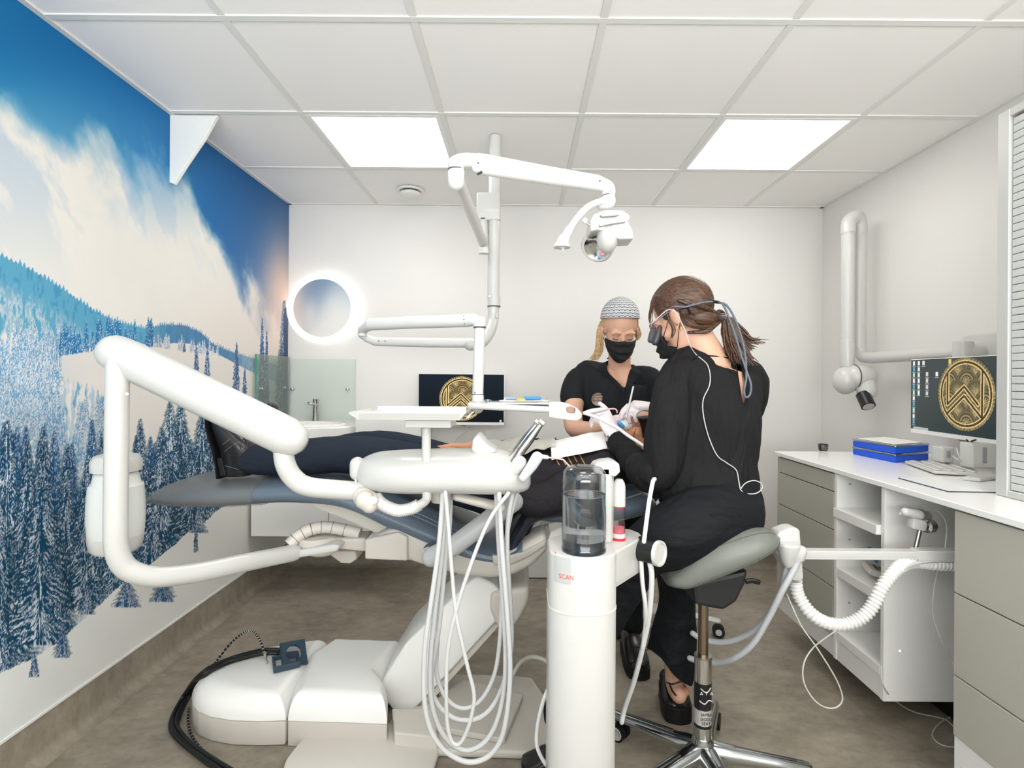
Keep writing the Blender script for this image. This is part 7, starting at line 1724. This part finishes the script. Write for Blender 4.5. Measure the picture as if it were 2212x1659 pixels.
# loupes with headband cord and cable
lu = empty('magnifying_loupes', P(1418, 710, 1.78), 'black magnifying loupes with grey cord loop worn by the dentist', 'loupes')
obj('frame', MB().ring(cr([P(1445, 672, 1.705), P(1430, 684, 1.70), P(1414, 697, 1.71), P(1404, 702, 1.74), P(1406, 708, 1.79), P(1420, 706, 1.83)], 5), .0020, 8), mat('frame_grey', (110, 104, 112), .3), lu)
obj('lens_rim', MB().ring([P(1414+10*math.cos(t), 708+7*math.sin(t), 1.745) for t in [2*PI*k/18 for k in range(18)]], .0013, 8, closed=True), mat('rim_red', (120, 64, 74), .3), lu)
obj('scope', MB().ring([P(1425, 708, 1.755), P(1420, 726, 1.755), P(1415, 739, 1.755)], [.009, .0118, .0115], 20, 'round'), mat('scope_dark', (52, 54, 58), .3), lu)
obj('scope', MB().ring([P(1413, 706, 1.82), P(1409, 722, 1.82), P(1406, 734, 1.82)], [.009, .0118, .0115], 20, 'round'), mat('scope_grey', (84, 86, 90), .4), lu)
obj('nose_piece', MB().ring([P(1428, 720, 1.75), P(1431, 736, 1.75), P(1438, 742, 1.75)], .0022, 8), BLACKP, lu)
GC = mat('cord_slate', (92, 102, 112), .6)
obj('temple_tip', MB().ring([P(1444, 671, 1.70), P(1452, 663, 1.692), P(1460, 662, 1.690)], .0028, 8), mat('rim_red', (120, 64, 74), .3), lu)
obj('head_cord', MB().ring(cr([P(1458, 662, 1.690), P(1480, 663, 1.685), P(1500, 658, 1.685), P(1522, 653, 1.69), P(1545, 652, 1.72), P(1552, 653, 1.73)], 6), .0034, 10), GC, lu)
obj('cord_bead', MB().ring([P(1540, 651, 1.712), P(1552, 653, 1.722)], .0052, 10), BLACKP, lu)
obj('hanging_cord', MB().ring(cr([P(1550, 653, 1.72), P(1562, 658, 1.70), P(1576, 690, 1.68), P(1590, 730, 1.67), P(1602, 770, 1.66), P(1612, 800, 1.645), P(1622, 830, 1.635), P(1620, 852, 1.635), P(1611, 858, 1.635), P(1607, 845, 1.635), P(1612, 815, 1.64), P(1610, 770, 1.655), P(1602, 730, 1.665), P(1588, 690, 1.68), P(1570, 660, 1.70), P(1552, 653, 1.725)], 7), .0034, 10), GC, lu)
wc = drape(db_, [(1502, 764), (1516, 776), (1528, 788), (1534, 810), (1532, 834), (1520, 860), (1518, 885), (1524, 920), (1535, 955), (1550, 985), (1570, 1000), (1590, 1015), (1596, 1040)], .004, 1.62)
obj('light_wire', MB().ring(cr([P(1406, 700, 1.72), P(1424, 684, 1.70), P(1444, 669, 1.69), P(1460, 675, 1.69), P(1472, 697, 1.695), P(1482, 720, 1.70), P(1490, 745, 1.70)]+wc+[P(1600, 1058, 1.60), P(1612, 1066, 1.60), P(1632, 1066, 1.60), P(1646, 1056, 1.60), P(1644, 1044, 1.60), P(1628, 1038, 1.60), P(1610, 1044, 1.60), P(1600, 1056, 1.60)], 6), .0017, 8), mat('wire_silver', (190, 190, 192), .35), lu)
# watch, instruments held
e = empty('wrist_watch', P(1330, 936, 1.93), 'steel wrist watch over the glove of the dentist\'s left hand', 'watch')
wd = Vector(LD).normalized()
obj('watch_band', MB().lathe([(.0335, -.007), (.0355, -.005), (.0355, .005), (.0335, .007)], P(1328, 944, 1.94)+wd*.006, wd, 32), STEEL, e)
wn_ = Vector((-.2, -.9, .1)); wn_ = (wn_-wd*wn_.dot(wd)).normalized()
obj('watch_case', MB().cyl(P(1328, 944, 1.94)+wd*.006+wn_*.032, P(1328, 944, 1.94)+wd*.006+wn_*.041, .016, n=28), CHROME, e)
tag(obj('mirror_probe', MB().ring([P(1368, 836, 1.99), P(1362, 862, 1.99), P(1356, 886, 1.985), P(1351, 910, 1.98)], [.0038, .004, .0035, .0015], 12), mat('probe_pale', (216, 214, 210), .25, metal=.3)), 'pale slim probe held upright in the dentist\'s right glove', 'dental tool')
e = empty('polishing_handpiece', P(1280, 892, 1.93), 'white handpiece with curved hose held in the dentist\'s left glove', 'handpiece')
obj('body', MB().ring([P(1262, 892, 1.92), P(1276, 889, 1.92), P(1296, 886, 1.925), P(1310, 884, 1.93)], [.006, .010, .0095, .006], 16), PLAST, e)
obj('nozzle', MB().ring(cr([P(1312, 884, 1.93), P(1326, 883, 1.93), P(1332, 886, 1.93), P(1333, 891, 1.93)], 4), .0028, 10), mat('nozzle_pink', (214, 170, 166), .3), e)
obj('hose', MB().ring(cr([P(1262, 893, 1.92), P(1285, 900, 1.89), P(1310, 912, 1.87), P(1335, 925, 1.85), P(1355, 940, 1.83), P(1375, 953, 1.80), P(1389, 962, 1.76)], 6), [.0055]*37, 12), mat('cord_white', (228, 229, 228), .4), e)
tag(obj('suction_tip', MB().ring([P(1333, 911, 2.0), P(1339, 915, 2.0), P(1346, 921, 2.0)], [.006, .008, .006], 12), mat('tip_blue', (90, 160, 240), .3)), 'small light blue suction tip at the patient\'s mouth', 'dental tool')
tag(obj('saliva_ejector', MB().ring([P(1300, 880, 2.02), P(1318, 898, 2.01), P(1333, 912, 2.0)], .006, 12), PLAST), 'white suction handle running to the blue tip', 'dental tool')
